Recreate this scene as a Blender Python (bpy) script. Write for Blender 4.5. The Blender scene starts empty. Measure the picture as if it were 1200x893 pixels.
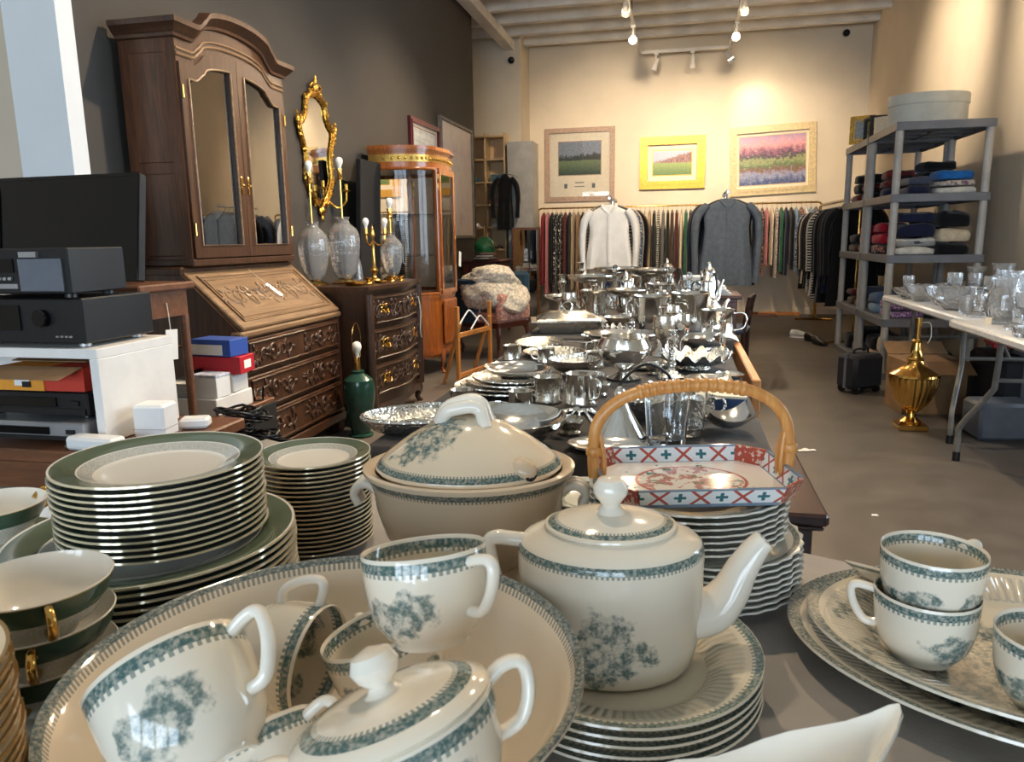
import bpy, math, random
from mathutils import Vector, Matrix, Euler, noise
R = math.radians
PI = math.pi
SC = bpy.context.scene
COL = SC.collection

# ------------------------------------------------------------------ camera
F_PX = 880.0
YAW, PITCH, ROLL = R(12.627), R(10.706), R(0.9)
cam_d = bpy.data.cameras.new('camera')
cam = bpy.data.objects.new('camera', cam_d)
COL.objects.link(cam)
fw = Vector((-math.sin(YAW) * math.cos(PITCH), math.cos(YAW) * math.cos(PITCH), -math.sin(PITCH)))
r0 = Vector((math.cos(YAW), math.sin(YAW), 0))
u0 = r0.cross(fw)
rt = r0 * math.cos(ROLL) - u0 * math.sin(ROLL)
up = r0 * math.sin(ROLL) + u0 * math.cos(ROLL)
mw = Matrix((rt, up, -fw)).transposed().to_4x4()
mw.translation = (0, 0, 1.2)
cam.matrix_world = mw
cam_d.sensor_width = 36.0
cam_d.lens = F_PX / 1200 * 36.0
cam_d.clip_start = 0.02
cam_d.dof.use_dof = True
cam_d.dof.focus_distance = 2.6
cam_d.dof.aperture_fstop = 20.0
SC.camera = cam

# ------------------------------------------------------------------ world / exposure
vs = SC.view_settings
vs.view_transform = 'Standard'
vs.look = 'None'
vs.gamma = 1.0
vs.use_curve_mapping = False
vs.exposure = 0.8
SC.cycles.max_bounces = 9
SC.cycles.transparent_max_bounces = 16
SC.cycles.sample_clamp_indirect = 6.0
SC.cycles.caustics_reflective = False
SC.cycles.caustics_refractive = False
w = bpy.data.worlds.new('daylight')
SC.world = w
w.use_nodes = True
bg = w.node_tree.nodes['Background']
bg.inputs['Color'].default_value = (0.68, 0.84, 1.0, 1)
bg.inputs['Strength'].default_value = 6.5

WINDOWS = [(-4.3, -2.7), (-2.5, -0.9), (-0.7, 0.8), (1.0, 2.5)]   # shop-front panes in the street wall, x ranges
WZ0, WZ1, WY = 0.3, 3.0, -5.5


def light(name, kind, loc, energy, color, rot=None, target=None, **kw):
    d = bpy.data.lights.new(name, kind)
    d.energy = energy
    d.color = color
    for k, v in kw.items():
        setattr(d, k, v)
    o = bpy.data.objects.new(name, d)
    COL.objects.link(o)
    o.location = loc
    if target is not None:
        o.rotation_euler = (Vector(target) - Vector(loc)).to_track_quat('-Z', 'Y').to_euler()
    elif rot:
        o.rotation_euler = rot
    return o


for i, (a, b) in enumerate(WINDOWS):          # portals: daylight enters through the shop window
    p = light('window_portal', 'AREA', ((a + b) / 2, WY - 0.08, (WZ0 + WZ1) / 2), 1.0, (1, 1, 1),
              target=((a + b) / 2, 5, (WZ0 + WZ1) / 2), shape='RECTANGLE', size=b - a, size_y=WZ1 - WZ0)
    p.data.cycles.is_portal = True
SIDE_W = [(2.4, 3.9), (4.1, 5.6)]              # side windows in the right wall, y ranges
for a, b in SIDE_W:
    p = light('window_portal', 'AREA', (2.66, (a + b) / 2, 1.8), 1.0, (1, 1, 1), target=(0, (a + b) / 2, 1.8), shape='RECTANGLE', size=b - a, size_y=2.4)
    p.data.cycles.is_portal = True
WARM = (1.0, 0.79, 0.55)

# ------------------------------------------------------------------ geometry helpers: every one returns (verts, faces)
def join(*gs):
    V, F = [], []
    for g in gs:
        n = len(V)
        V += g[0]
        F += [tuple(i + n for i in f) for f in g[1]]
    return V, F


def xf(g, loc=(0, 0, 0), rot=(0, 0, 0), s=1.0):
    if not isinstance(s, (tuple, list)):
        s = (s, s, s)
    m = Matrix.LocRotScale(Vector(loc), Euler(rot), Vector(s))
    F = g[1]
    if s[0] * s[1] * s[2] < 0:
        F = [tuple(reversed(f)) for f in F]
    return [tuple(m @ Vector(v)) for v in g[0]], F


def box(x0, x1, y0, y1, z0, z1, b=0.0):
    if b <= 0:
        V = [(x, y, z) for x in (x0, x1) for y in (y0, y1) for z in (z0, z1)]
        return V, [(0, 1, 3, 2), (4, 6, 7, 5), (0, 4, 5, 1), (2, 3, 7, 6), (0, 2, 6, 4), (1, 5, 7, 3)]
    b = min(b, (x1 - x0) * .49, (y1 - y0) * .49, (z1 - z0) * .49)
    V, idx = [], {}
    X, Y, Z = (x0, x1), (y0, y1), (z0, z1)
    s = (b, -b)
    for i in (0, 1):
        for j in (0, 1):
            for k in (0, 1):
                idx[i, j, k, 0] = len(V); V.append((X[i], Y[j] + s[j], Z[k] + s[k]))
                idx[i, j, k, 1] = len(V); V.append((X[i] + s[i], Y[j], Z[k] + s[k]))
                idx[i, j, k, 2] = len(V); V.append((X[i] + s[i], Y[j] + s[j], Z[k]))
    F = []
    for i in (0, 1):
        f = [idx[i, 0, 0, 0], idx[i, 0, 1, 0], idx[i, 1, 1, 0], idx[i, 1, 0, 0]]
        F.append(tuple(f if i == 0 else f[::-1]))
        f = [idx[0, i, 0, 1], idx[1, i, 0, 1], idx[1, i, 1, 1], idx[0, i, 1, 1]]
        F.append(tuple(f if i == 0 else f[::-1]))
        f = [idx[0, 0, i, 2], idx[0, 1, i, 2], idx[1, 1, i, 2], idx[1, 0, i, 2]]
        F.append(tuple(f if i == 0 else f[::-1]))
    for j in (0, 1):
        for k in (0, 1):
            f = [idx[0, j, k, 1], idx[1, j, k, 1], idx[1, j, k, 2], idx[0, j, k, 2]]
            F.append(tuple(f if (j != k) else f[::-1]))
            f = [idx[j, 0, k, 0], idx[j, 1, k, 0], idx[j, 1, k, 2], idx[j, 0, k, 2]]
            F.append(tuple(f if (j == k) else f[::-1]))
            f = [idx[j, k, 0, 0], idx[j, k, 1, 0], idx[j, k, 1, 1], idx[j, k, 0, 1]]
            F.append(tuple(f if (j != k) else f[::-1]))
    for i in (0, 1):
        for j in (0, 1):
            for k in (0, 1):
                f = [idx[i, j, k, 0], idx[i, j, k, 1], idx[i, j, k, 2]]
                F.append(tuple(f if (i + j + k) % 2 else f[::-1]))
    return V, F


def lathe(prof, n=32, sx=1.0, sy=1.0, mod=None):
    """profile [(r, z)] spun round z; runs of profile from outside-bottom to inside keep faces outward"""
    V, F, rings = [], [], []
    for (r, z) in prof:
        if r < 1e-6:
            rings.append([len(V)])
            V.append((0, 0, z) if mod is None else mod(0, z, 0))
        else:
            st = len(V)
            for k in range(n):
                a = 2 * PI * k / n
                if mod:
                    x, y, zz = mod(r, z, a)
                    V.append((x * sx, y * sy, zz))
                else:
                    V.append((r * math.cos(a) * sx, r * math.sin(a) * sy, z))
            rings.append(list(range(st, st + n)))
    for A, B in zip(rings, rings[1:]):
        if len(A) == 1 and len(B) == 1:
            continue
        for k in range(n):
            k2 = (k + 1) % n
            if len(A) == 1:
                F.append((A[0], B[k2], B[k]))
            elif len(B) == 1:
                F.append((A[k], A[k2], B[0]))
            else:
                F.append((A[k], A[k2], B[k2], B[k]))
    return V, F


def spline(pts, n=6, closed=False):
    out = []
    P = [Vector(p) for p in pts]
    m = len(P)
    for i in range(m if closed else m - 1):
        if closed:
            p0, p1, p2, p3 = P[i - 1], P[i], P[(i + 1) % m], P[(i + 2) % m]
        else:
            p0, p1, p2, p3 = P[max(i - 1, 0)], P[i], P[i + 1], P[min(i + 2, m - 1)]
        for k in range(n):
            t = k / n
            out.append(tuple(0.5 * ((2 * p1) + (p2 - p0) * t + (2 * p0 - 5 * p1 + 4 * p2 - p3) * t * t + (3 * p1 - p0 - 3 * p2 + p3) * t ** 3)))
    if not closed:
        out.append(tuple(P[-1]))
    return out


def tube(path, r, n=8, closed=False, flat=1.0):
    """round tube along a path; r one radius or a list; flat squashes the section in one direction"""
    P = [Vector(p) for p in path]
    m = len(P)
    V, F = [], []
    T = []
    for i in range(m):
        a = P[(i - 1) % m] if (closed or i > 0) else P[i]
        b = P[(i + 1) % m] if (closed or i < m - 1) else P[i]
        t = (b - a)
        T.append(t.normalized() if t.length > 1e-9 else Vector((0, 0, 1)))
    u = T[0].orthogonal().normalized()
    if abs(T[0].z) < .9:
        u = T[0].cross(Vector((0, 0, 1))).normalized()
    for i in range(m):
        if i:
            ax = T[i - 1].cross(T[i])
            if ax.length > 1e-8:
                u = Matrix.Rotation(T[i - 1].angle(T[i]), 3, ax.normalized()) @ u
        u = (u - T[i] * u.dot(T[i])).normalized()
        v = T[i].cross(u)
        rr = r[i] if isinstance(r, (list, tuple)) else r
        for k in range(n):
            a = 2 * PI * k / n
            V.append(tuple(P[i] + u * (rr * math.cos(a)) + v * (rr * flat * math.sin(a))))
    for i in range(m if closed else m - 1):
        j = (i + 1) % m
        for k in range(n):
            k2 = (k + 1) % n
            F.append((i * n + k, i * n + k2, j * n + k2, j * n + k))
    if not closed:
        F.append(tuple(range(n - 1, -1, -1)))
        F.append(tuple((m - 1) * n + k for k in range(n)))
    return V, F


def prism(poly, z0, z1):
    n = len(poly)
    ar = sum(poly[i][0] * poly[(i + 1) % n][1] - poly[(i + 1) % n][0] * poly[i][1] for i in range(n))
    if ar < 0:
        poly = poly[::-1]
    V = [(x, y, z0) for x, y in poly] + [(x, y, z1) for x, y in poly]
    F = [tuple(range(n - 1, -1, -1)), tuple(range(n, 2 * n))]
    for i in range(n):
        j = (i + 1) % n
        F.append((i, j, n + j, n + i))
    return V, F


def wallprism(poly, y0, y1):
    """polygon in xz extruded along y from y0 (front) to y1"""
    g = prism([(x, z) for x, z in poly], y0, y1)
    return [(v[0], v[2], v[1]) for v in g[0]], [tuple(reversed(f)) for f in g[1]]


def ringframe(outer, inner, y0, y1):
    """frame between two outlines with equal point counts (xz), extruded from y0 to y1"""
    n = len(outer)
    V = [(x, y0, z) for x, z in outer] + [(x, y0, z) for x, z in inner] + [(x, y1, z) for x, z in outer] + [(x, y1, z) for x, z in inner]
    F = []
    for i in range(n):
        j = (i + 1) % n
        F += [(i, j, n + j, n + i), (2 * n + j, 2 * n + i, 3 * n + i, 3 * n + j),
              (j, i, 2 * n + i, 2 * n + j), (n + i, n + j, 3 * n + j, 3 * n + i)]
    return V, F


def loft(rings, caps=True):
    n = len(rings[0])
    V = [tuple(p) for r in rings for p in r]
    F = []
    for i in range(len(rings) - 1):
        for k in range(n):
            k2 = (k + 1) % n
            F.append((i * n + k, i * n + k2, (i + 1) * n + k2, (i + 1) * n + k))
    if caps:
        F.append(tuple(range(n - 1, -1, -1)))
        F.append(tuple((len(rings) - 1) * n + k for k in range(n)))
    return V, F


def grid(fn, nu, nv):
    V = [fn(i / nu, j / nv) for j in range(nv + 1) for i in range(nu + 1)]
    F = [(j * (nu + 1) + i, j * (nu + 1) + i + 1, (j + 1) * (nu + 1) + i + 1, (j + 1) * (nu + 1) + i) for j in range(nv) for i in range(nu)]
    return V, F


def sheet(fn, nu, nv, t):
    """thick sheet: grid fn(u,v)->(x,y,z) offset down by t"""
    V, F = grid(fn, nu, nv)
    n = len(V)
    V2 = V + [(x, y, z - t) for x, y, z in V]
    F2 = F + [tuple(reversed([i + n for i in f])) for f in F]
    w_ = nu + 1
    rim = [i for i in range(w_)] + [j * w_ + nu for j in range(1, nv + 1)] + [nv * w_ + i for i in range(nu - 1, -1, -1)] + [j * w_ for j in range(nv - 1, 0, -1)]
    for a, b in zip(rim, rim[1:] + rim[:1]):
        F2.append((b, a, a + n, b + n))
    return V2, F2


def ball(r, n=16, sx=1, sy=1, sz=1, loc=(0, 0, 0)):
    m = max(6, n // 2)
    g = lathe([(r * math.sin(PI * k / m), -r * math.cos(PI * k / m)) for k in range(m + 1)], n)
    return xf(g, loc, (0, 0, 0), (sx, sy, sz))


def spiral(cx, cz, r0_, r1_, a0, a1, y, n=14):
    return [(cx + (r0_ + (r1_ - r0_) * k / n) * math.cos(a0 + (a1 - a0) * k / n), y, cz + (r0_ + (r1_ - r0_) * k / n) * math.sin(a0 + (a1 - a0) * k / n)) for k in range(n + 1)]


# ------------------------------------------------------------------ objects
def me(name, g, mat, smooth=38):
    m = bpy.data.meshes.new(name)
    m.from_pydata(g[0], [], g[1])
    if smooth:
        m.shade_smooth()
        if smooth < 180:
            m.set_sharp_from_angle(angle=R(smooth))
    if mat is not None:
        m.materials.append(mat)
    return m


def ob(name, g, mat, parent=None, smooth=38, loc=None, rot=None, label=None):
    m = g if isinstance(g, bpy.types.Mesh) else me(name, g, mat, smooth)
    o = bpy.data.objects.new(name, m)
    COL.objects.link(o)
    if parent is not None:
        o.parent = parent
    if loc is not None:
        o.location = loc
    if rot is not None:
        o.rotation_euler = rot
    if label:
        o['label'] = label
    return o


def tag(o, label, cat, group=None, kind=None):
    o['label'] = label
    o['category'] = cat
    if group:
        o['group'] = group
    if kind:
        o['kind'] = kind
    return o


def thing(name, label, cat, loc=(0, 0, 0), rot=0.0, group=None):
    o = bpy.data.objects.new(name, None)
    o.empty_display_size = 0.05
    COL.objects.link(o)
    o.location = loc
    o.rotation_euler = (0, 0, rot) if isinstance(rot, (int, float)) else rot
    return tag(o, label, cat, group)


def dup(root, loc, rot, label, s=None):
    """a copy of a thing with copies of its parts and sub-parts"""
    r = root.copy()
    COL.objects.link(r)
    r.location = loc
    r.rotation_euler = (0, 0, rot) if isinstance(rot, (int, float)) else rot
    if s:
        r.scale = (s, s, s) if not isinstance(s, (tuple, list)) else s
    r['label'] = label
    for ch in root.children:
        c = ch.copy()
        COL.objects.link(c)
        c.parent = r
        for g in ch.children:
            d = g.copy()
            COL.objects.link(d)
            d.parent = c
    return r


def struct(name, g, mat, parent=None, smooth=0, label=None, cat=None):
    o = ob(name, g, mat, parent, smooth)
    if parent is None:
        o['kind'] = 'structure'
        if label:
            o['label'] = label
            o['category'] = cat or name.split('_')[0]
    return o


def relax(items, x0, x1, y0, y1, fixed=(), it=400, gap=.004):
    """push round things (kind, x, y, scale, radius) apart until they no longer touch"""
    P = [list(q) for q in items]
    for _ in range(it):
        for i, a in enumerate(P):
            for b in P[i + 1:]:
                dx, dy = b[1] - a[1], b[2] - a[2]
                d = math.hypot(dx, dy) or 1e-6
                o_ = a[4] + b[4] + gap - d
                if o_ > 0:
                    a[1] -= dx / d * o_ * .5; a[2] -= dy / d * o_ * .5
                    b[1] += dx / d * o_ * .5; b[2] += dy / d * o_ * .5
            for (fx, fy, fr_) in fixed:
                dx, dy = a[1] - fx, a[2] - fy
                d = math.hypot(dx, dy) or 1e-6
                o_ = a[4] + fr_ + gap - d
                if o_ > 0:
                    a[1] += dx / d * o_; a[2] += dy / d * o_
            a[1] = min(max(a[1], x0 + a[4] * .6), x1 - a[4] * .6)
            a[2] = min(max(a[2], y0 + a[4] * .6), y1 - a[4] * .6)
    return [tuple(q) for q in P]


UNIT = ['zeroth', 'first', 'second', 'third', 'fourth', 'fifth', 'sixth', 'seventh', 'eighth', 'ninth', 'tenth', 'eleventh', 'twelfth',
        'thirteenth', 'fourteenth', 'fifteenth', 'sixteenth', 'seventeenth', 'eighteenth', 'nineteenth']
TENS = {2: 'twent', 3: 'thirt', 4: 'fort', 5: 'fift', 6: 'sixt'}


def nth(k):
    if k < 20:
        return UNIT[k]
    t, u = divmod(k, 10)
    return TENS[t] + 'ieth' if u == 0 else TENS[t] + 'y-' + UNIT[u]

# ------------------------------------------------------------------ materials
def lin(c):
    def f(x):
        x = x / 255
        return x / 12.92 if x <= .04045 else ((x + .055) / 1.055) ** 2.4
    return (f(c[0]), f(c[1]), f(c[2]), 1.0)


class S:
    """a node socket with arithmetic"""
    def __init__(s, nt, k):
        s.nt, s.k = nt, k

    def op(s, o, b=None, c=None, clamp=False):
        n = s.nt.nodes.new('ShaderNodeMath')
        n.operation = o
        n.use_clamp = clamp
        for i, q in enumerate((s, b, c)):
            if q is None:
                continue
            if isinstance(q, S):
                s.nt.links.new(q.k, n.inputs[i])
            else:
                n.inputs[i].default_value = q
        return S(s.nt, n.outputs[0])

    def __add__(s, b): return s.op('ADD', b)
    def __sub__(s, b): return s.op('SUBTRACT', b)
    def __mul__(s, b): return s.op('MULTIPLY', b)
    def __truediv__(s, b): return s.op('DIVIDE', b)
    def gt(s, b): return s.op('GREATER_THAN', b)
    def lt(s, b): return s.op('LESS_THAN', b)
    def step(s, a, b):
        n = s.nt.nodes.new('ShaderNodeMapRange')
        n.interpolation_type = 'SMOOTHSTEP'
        s.nt.links.new(s.k, n.inputs[0])
        n.inputs[1].default_value = a
        n.inputs[2].default_value = b
        return S(s.nt, n.outputs[0])


class MT:
    def __init__(s, name):
        s.m = bpy.data.materials.new(name)
        s.m.use_nodes = True
        s.nt = s.m.node_tree
        s.b = s.nt.nodes['Principled BSDF']
        s._c = None

    def set(s, **kw):
        for k, v in kw.items():
            i = s.b.inputs[k.replace('_', ' ')]
            if isinstance(v, S):
                s.nt.links.new(v.k, i)
            else:
                i.default_value = v
        return s

    def coords(s, kind='Object'):
        if s._c is None:
            s._c = s.nt.nodes.new('ShaderNodeTexCoord')
        return s._c.outputs[kind]

    def xyz(s, kind='Object'):
        n = s.nt.nodes.new('ShaderNodeSeparateXYZ')
        s.nt.links.new(s.coords(kind), n.inputs[0])
        return [S(s.nt, o) for o in n.outputs]

    def scaled(s, sc, kind='Object'):
        n = s.nt.nodes.new('ShaderNodeMapping')
        s.nt.links.new(s.coords(kind), n.inputs[0])
        n.inputs['Scale'].default_value = sc
        return n.outputs[0]

    def noise(s, scale=5, detail=4, rough=.6, vec=None, dist=0):
        n = s.nt.nodes.new('ShaderNodeTexNoise')
        n.inputs['Scale'].default_value = scale
        n.inputs['Detail'].default_value = detail
        n.inputs['Roughness'].default_value = rough
        n.inputs['Distortion'].default_value = dist
        s.nt.links.new(vec if vec is not None else s.coords(), n.inputs['Vector'])
        return S(s.nt, n.outputs[0])

    def voro(s, scale=10, feature='F1', out=0, vec=None):
        n = s.nt.nodes.new('ShaderNodeTexVoronoi')
        n.feature = feature
        n.inputs['Scale'].default_value = scale
        s.nt.links.new(vec if vec is not None else s.coords(), n.inputs['Vector'])
        return S(s.nt, n.outputs[out])

    def mix(s, f, a, b):
        n = s.nt.nodes.new('ShaderNodeMix')
        n.data_type = 'RGBA'
        n.clamp_factor = True
        for i, q in ((0, f), (6, a), (7, b)):
            if isinstance(q, S):
                s.nt.links.new(q.k, n.inputs[i])
            else:
                n.inputs[i].default_value = q if i == 0 else (q if len(q) == 4 else lin(q))
        return S(s.nt, n.outputs[2])

    def ramp(s, f, stops):
        n = s.nt.nodes.new('ShaderNodeValToRGB')
        s.nt.links.new(f.k, n.inputs[0])
        e = n.color_ramp.elements
        while len(e) < len(stops):
            e.new(.5)
        for q, (p, c) in zip(e, stops):
            q.position = p
            q.color = lin(c)
        return S(s.nt, n.outputs[0])

    def rnd(s):
        n = s.nt.nodes.new('ShaderNodeObjectInfo')
        return S(s.nt, n.outputs['Random'])

    def bump(s, h, strength=.3, dist=.01):
        n = s.nt.nodes.new('ShaderNodeBump')
        n.inputs['Strength'].default_value = strength
        n.inputs['Distance'].default_value = dist
        s.nt.links.new(h.k, n.inputs['Height'])
        s.nt.links.new(n.outputs[0], s.b.inputs['Normal'])
        return s


def plain(name, c, rough=.5, metal=0.0, var=.12, vs_=8.0, bump=0.0, bs=60.0, **kw):
    t = MT(name)
    n = t.noise(vs_, 4)
    d = tuple(x * (1 - var) for x in c)
    l = tuple(min(255, x * (1 + var * .6)) for x in c)
    t.set(Base_Color=t.mix(n.step(.3, .7), d, l), Roughness=rough, Metallic=metal, **kw)
    if bump:
        t.bump(t.noise(bs, 3), bump, .004)
    return t.m


def wood(name, dark, light_, rough=.35, scale=1.0, axis=2, coat=.2):
    t = MT(name)
    sc = [14.0 * scale] * 3
    sc[axis] = 1.1 * scale
    g = t.noise(2.2, 6, .65, t.scaled(sc), 1.2)
    f = t.noise(9, 3, .7, t.scaled([q * 3 for q in sc]))
    k = (g * .75 + f * .25)
    t.set(Base_Color=t.ramp(k, [(.3, dark), (.52, tuple((a + b) / 2 for a, b in zip(dark, light_))), (.72, light_)]), Roughness=rough, Coat_Weight=coat, Coat_Roughness=.25)
    t.bump(k, .12, .003)
    return t.m


def metal(name, c, rough=.12, tarn=None, ta=.35, ts=25.0, bump=0.0, bs=90.0):
    t = MT(name)
    n = t.noise(ts, 5, .65)
    q = n.step(.45, .75) * ta
    t.set(Base_Color=t.mix(q, c, tarn or tuple(x * .5 for x in c)), Metallic=1.0, Roughness=q * .3 + rough)
    if bump:
        t.bump(t.voro(bs), bump, .004)
    return t.m


def glass(name, c=(255, 255, 255), rough=0.0, ior=1.5, bump=0.0, bs=60.0, cut=None, trans=1.0):
    t = MT(name)
    t.set(Base_Color=lin(c), Roughness=rough, Transmission_Weight=trans, IOR=ior, Coat_Weight=.5)
    if cut:
        x, y, z = t.xyz()
        a = y.op('ARCTAN2', x) * (cut[0] / 2)
        h = ((a + z * cut[1]).op('SINE').op('ABSOLUTE') + (a - z * cut[1]).op('SINE').op('ABSOLUTE'))
        t.bump(h, .9, .004)
    elif bump:
        t.bump(t.voro(bs), bump, .004)
    return t.m


def pane(name, tint=(255, 255, 255), refl=.06):
    """thin window glass: clear with a weak mirror reflection"""
    t = MT(name)
    nt = t.nt
    tr = nt.nodes.new('ShaderNodeBsdfTransparent')
    tr.inputs[0].default_value = lin(tint)
    gl = nt.nodes.new('ShaderNodeBsdfGlossy')
    gl.inputs['Roughness'].default_value = 0.02
    fr = nt.nodes.new('ShaderNodeFresnel')
    fr.inputs[0].default_value = 1.5
    mx = nt.nodes.new('ShaderNodeMixShader')
    k = (S(nt, fr.outputs[0]) + refl).op('MINIMUM', 1.0)
    nt.links.new(k.k, mx.inputs[0])
    nt.links.new(tr.outputs[0], mx.inputs[1])
    nt.links.new(gl.outputs[0], mx.inputs[2])
    nt.links.new(mx.outputs[0], nt.nodes['Material Output'].inputs[0])
    return t.m


def emit(name, c, strength):
    t = MT(name)
    t.set(Base_Color=lin(c), Emission_Color=lin(c), Emission_Strength=strength)
    return t.m


CREAM = (232, 222, 203)
INK = (70, 100, 98)


def china(name, base=CREAM, ink=INK, rad=(), zb=(), scenes=(), tops=(), sx=1.0, sy=1.0, teeth=60, rough=.1, gold=None, flute=None, solid=0.55):
    """glazed printed earthenware. rad / zb: printed bands by radius / height (lo, hi, tooth side -1/0/1);
    scenes: landscape prints on the wall (angle, z, half angle, half height); tops: prints on the flat (x, y, rx, ry)"""
    t = MT(name)
    x, y, z = t.xyz()
    xs, ys = x / sx, y / sy
    r = (xs * xs + ys * ys).op('SQRT')
    ang = ys.op('ARCTAN2', xs)
    fine = t.noise(330, 3, .6)
    mid = t.noise(110, 5, .7)
    big = t.noise(34, 4, .6)
    mask = None
    for src, bands in ((r, rad), (z, zb)):
        for lo, hi, ts in bands:
            m = src.gt(lo) * src.lt(hi) * (fine.step(.3, .62) * (1 - solid) + solid)
            wd = (hi - lo) * .42
            if ts:
                tooth = (ang * teeth).op('SINE').gt(-.1)
                q = (src.gt(hi) * src.lt(hi + wd)) if ts > 0 else (src.lt(lo) * src.gt(lo - wd))
                m = m + q * tooth * .7
            mask = m if mask is None else mask + m
    for a0, z0, da, dz in scenes:
        d = (ang - R(a0))
        d = (d + 3 * PI).op('MODULO', 2 * PI) - PI
        e = d / R(da)
        f = (z - z0) / dz
        dist = (e * e + f * f).op('SQRT') + (big - .5) * 2.6
        m = dist.step(1.05, .8) * (mid.step(.38, .58) * .75 + .18) * (fine.step(.25, .6) * .4 + .6)
        mask = m if mask is None else mask + m
    for cx, cy, rx, ry in tops:
        e = (x - cx) / rx
        f = (y - cy) / ry
        dist = (e * e + f * f).op('SQRT') + (big - .5) * 2.2
        m = dist.step(1.05, .75) * (mid.step(.36, .6) * .8 + .15)
        mask = m if mask is None else mask + m
    col = base
    if mask is not None:
        col = t.mix(mask.op('MINIMUM', 1.0), base, ink)
    if gold:
        m = None
        for ax, lo, hi in gold:
            src = r if ax == 'r' else z
            q = src.gt(lo) * src.lt(hi)
            m = q if m is None else m + q
        col = t.mix(m, col if isinstance(col, S) else lin(col), (176, 140, 88))
        t.set(Metallic=m * .5)
    t.set(Base_Color=col if isinstance(col, S) else lin(col), Roughness=rough, Coat_Weight=.3, Coat_Roughness=.05)
    if flute:
        n_, lo, hi = flute
        h = (ang * n_).op('SINE').op('ABSOLUTE') * r.step(lo, lo + .004) * r.step(hi, hi - .004)
        t.bump(h, .8, .003)
    return t.m


def cloth(name, c, c2=None, kind=None, rough=.9, sc=1.0):
    """fabric: plain, or dots / stripes / check / flower"""
    t = MT(name)
    wv = t.noise(25 * sc, 4, .7)
    d = tuple(q * .86 for q in c)
    base = t.mix(wv.step(.3, .75), d, c)
    if kind == 'dots':
        v = t.voro(26 * sc, 'F1')
        base = t.mix(v.lt(.34), base, c2)
    elif kind == 'stripes':
        x, y, z = t.xyz()
        base = t.mix((z * (190 * sc)).op('SINE').gt(.1), base, c2)
    elif kind == 'check':
        x, y, z = t.xyz()
        k = (z * (120 * sc)).op('SINE').gt(.2) + (y * (120 * sc)).op('SINE').gt(.2)
        base = t.mix(k * .5, base, c2)
    elif kind == 'flower':
        v = t.noise(38 * sc, 3, .6)
        base = t.mix(v.gt(.55), base, c2)
    t.set(Base_Color=base, Roughness=rough, Sheen_Weight=.15, Specular_IOR_Level=.2)
    t.bump(t.noise(9 * sc, 3), .2, .02)
    return t.m


M = {}
M['wall'] = plain('warm_white_paint', (226, 214, 194), .85, var=.03, vs_=1.2, bump=.05, bs=90)
M['wall_beige'] = plain('beige_paint', (205, 190, 170), .85, var=.03, vs_=1.0, bump=.05)
M['wall_white'] = plain('white_paint', (225, 228, 230), .8, var=.02, vs_=1.0, bump=.05)
M['wall_dark'] = plain('charcoal_paint', (64, 59, 54), .75, var=.05, vs_=.8, bump=.06, bs=80)
M['ceil'] = plain('white_painted_timber', (238, 233, 224), .8, var=.06, vs_=2.5, bump=.15, bs=20)
M['frame_dark'] = plain('dark_window_metal', (40, 42, 45), .4)


def floor_mat():
    t = MT('stained_concrete')
    a = t.noise(.55, 6, .65)
    b = t.noise(5, 5, .7)
    k = a * .65 + b * .35
    col = t.ramp(k, [(.3, (72, 67, 63)), (.5, (94, 88, 82)), (.7, (116, 109, 102))])
    t.set(Base_Color=col, Roughness=b * .3 + .28)
    t.bump(t.noise(40, 4), .06, .004)
    return t.m


M['floor'] = floor_mat()
M['walnut'] = wood('carved_walnut', (38, 22, 13), (98, 62, 38), .38)
M['walnut_side'] = wood('walnut_veneer', (44, 25, 14), (112, 66, 36), .3)
M['walnut_worn'] = wood('worn_walnut_lid', (92, 68, 46), (162, 130, 94), .42, axis=0)
M['oak_dark'] = wood('dark_carved_oak', (34, 21, 14), (82, 54, 36), .35)
M['satin'] = wood('satinwood', (134, 66, 22), (206, 122, 54), .22, coat=.6)
M['mahog'] = wood('red_mahogany', (52, 22, 16), (108, 52, 36), .3)
M['dkbench'] = wood('dark_stained_bench_wood', (40, 22, 18), (76, 44, 36), .3, axis=1)
M['midwood'] = wood('mid_brown_wood', (84, 50, 30), (134, 86, 54), .4, axis=0)
M['beech'] = wood('orange_beech', (176, 106, 46), (216, 150, 82), .35)
M['birch'] = wood('pale_birch', (200, 168, 122), (226, 200, 160), .5)
M['rattan'] = wood('rattan_cane', (178, 112, 48), (222, 166, 96), .4, scale=3)
M['silver'] = metal('polished_silver', (246, 244, 238), .11, (172, 160, 140), .3, 18)
M['silver_chased'] = metal('chased_silver', (238, 236, 230), .14, (120, 112, 100), .45, 60, bump=.7, bs=120)
M['silver_dull'] = metal('tarnished_silver', (222, 216, 204), .2, (120, 110, 94), .5, 22, bump=.12, bs=200)
M['pewter'] = metal('pewter', (170, 168, 164), .28, None, .3)
M['brass'] = metal('polished_brass', (226, 178, 96), .14, (120, 86, 40), .35, 20)
M['gilt'] = metal('antique_gilt', (222, 172, 78), .26, (112, 76, 34), .5, 60, bump=.3, bs=70)
M['ormolu'] = metal('ormolu', (214, 172, 92), .3, (104, 72, 36), .5, 80, bump=.4, bs=110)
M['chrome'] = metal('chrome', (224, 224, 226), .08)
M['mirror'] = metal('mirror_glass', (206, 206, 204), .015, (170, 168, 164), .2, 3)
M['black'] = plain('black_plastic', (20, 20, 22), .38)
M['black_gloss'] = plain('black_gloss', (10, 10, 12), .08, var=.02)
M['blackmat'] = plain('black_fabric_grille', (16, 16, 18), .85, bump=.4, bs=300)
M['greyshelf'] = plain('shaded_shelf_plastic', (112, 114, 120), .5, var=.05)  # same grey plastic as the posts, darkened for shade on the shelf edges
M['greyplastic'] = plain('grey_plastic', (176, 174, 170), .5, var=.06)
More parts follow.
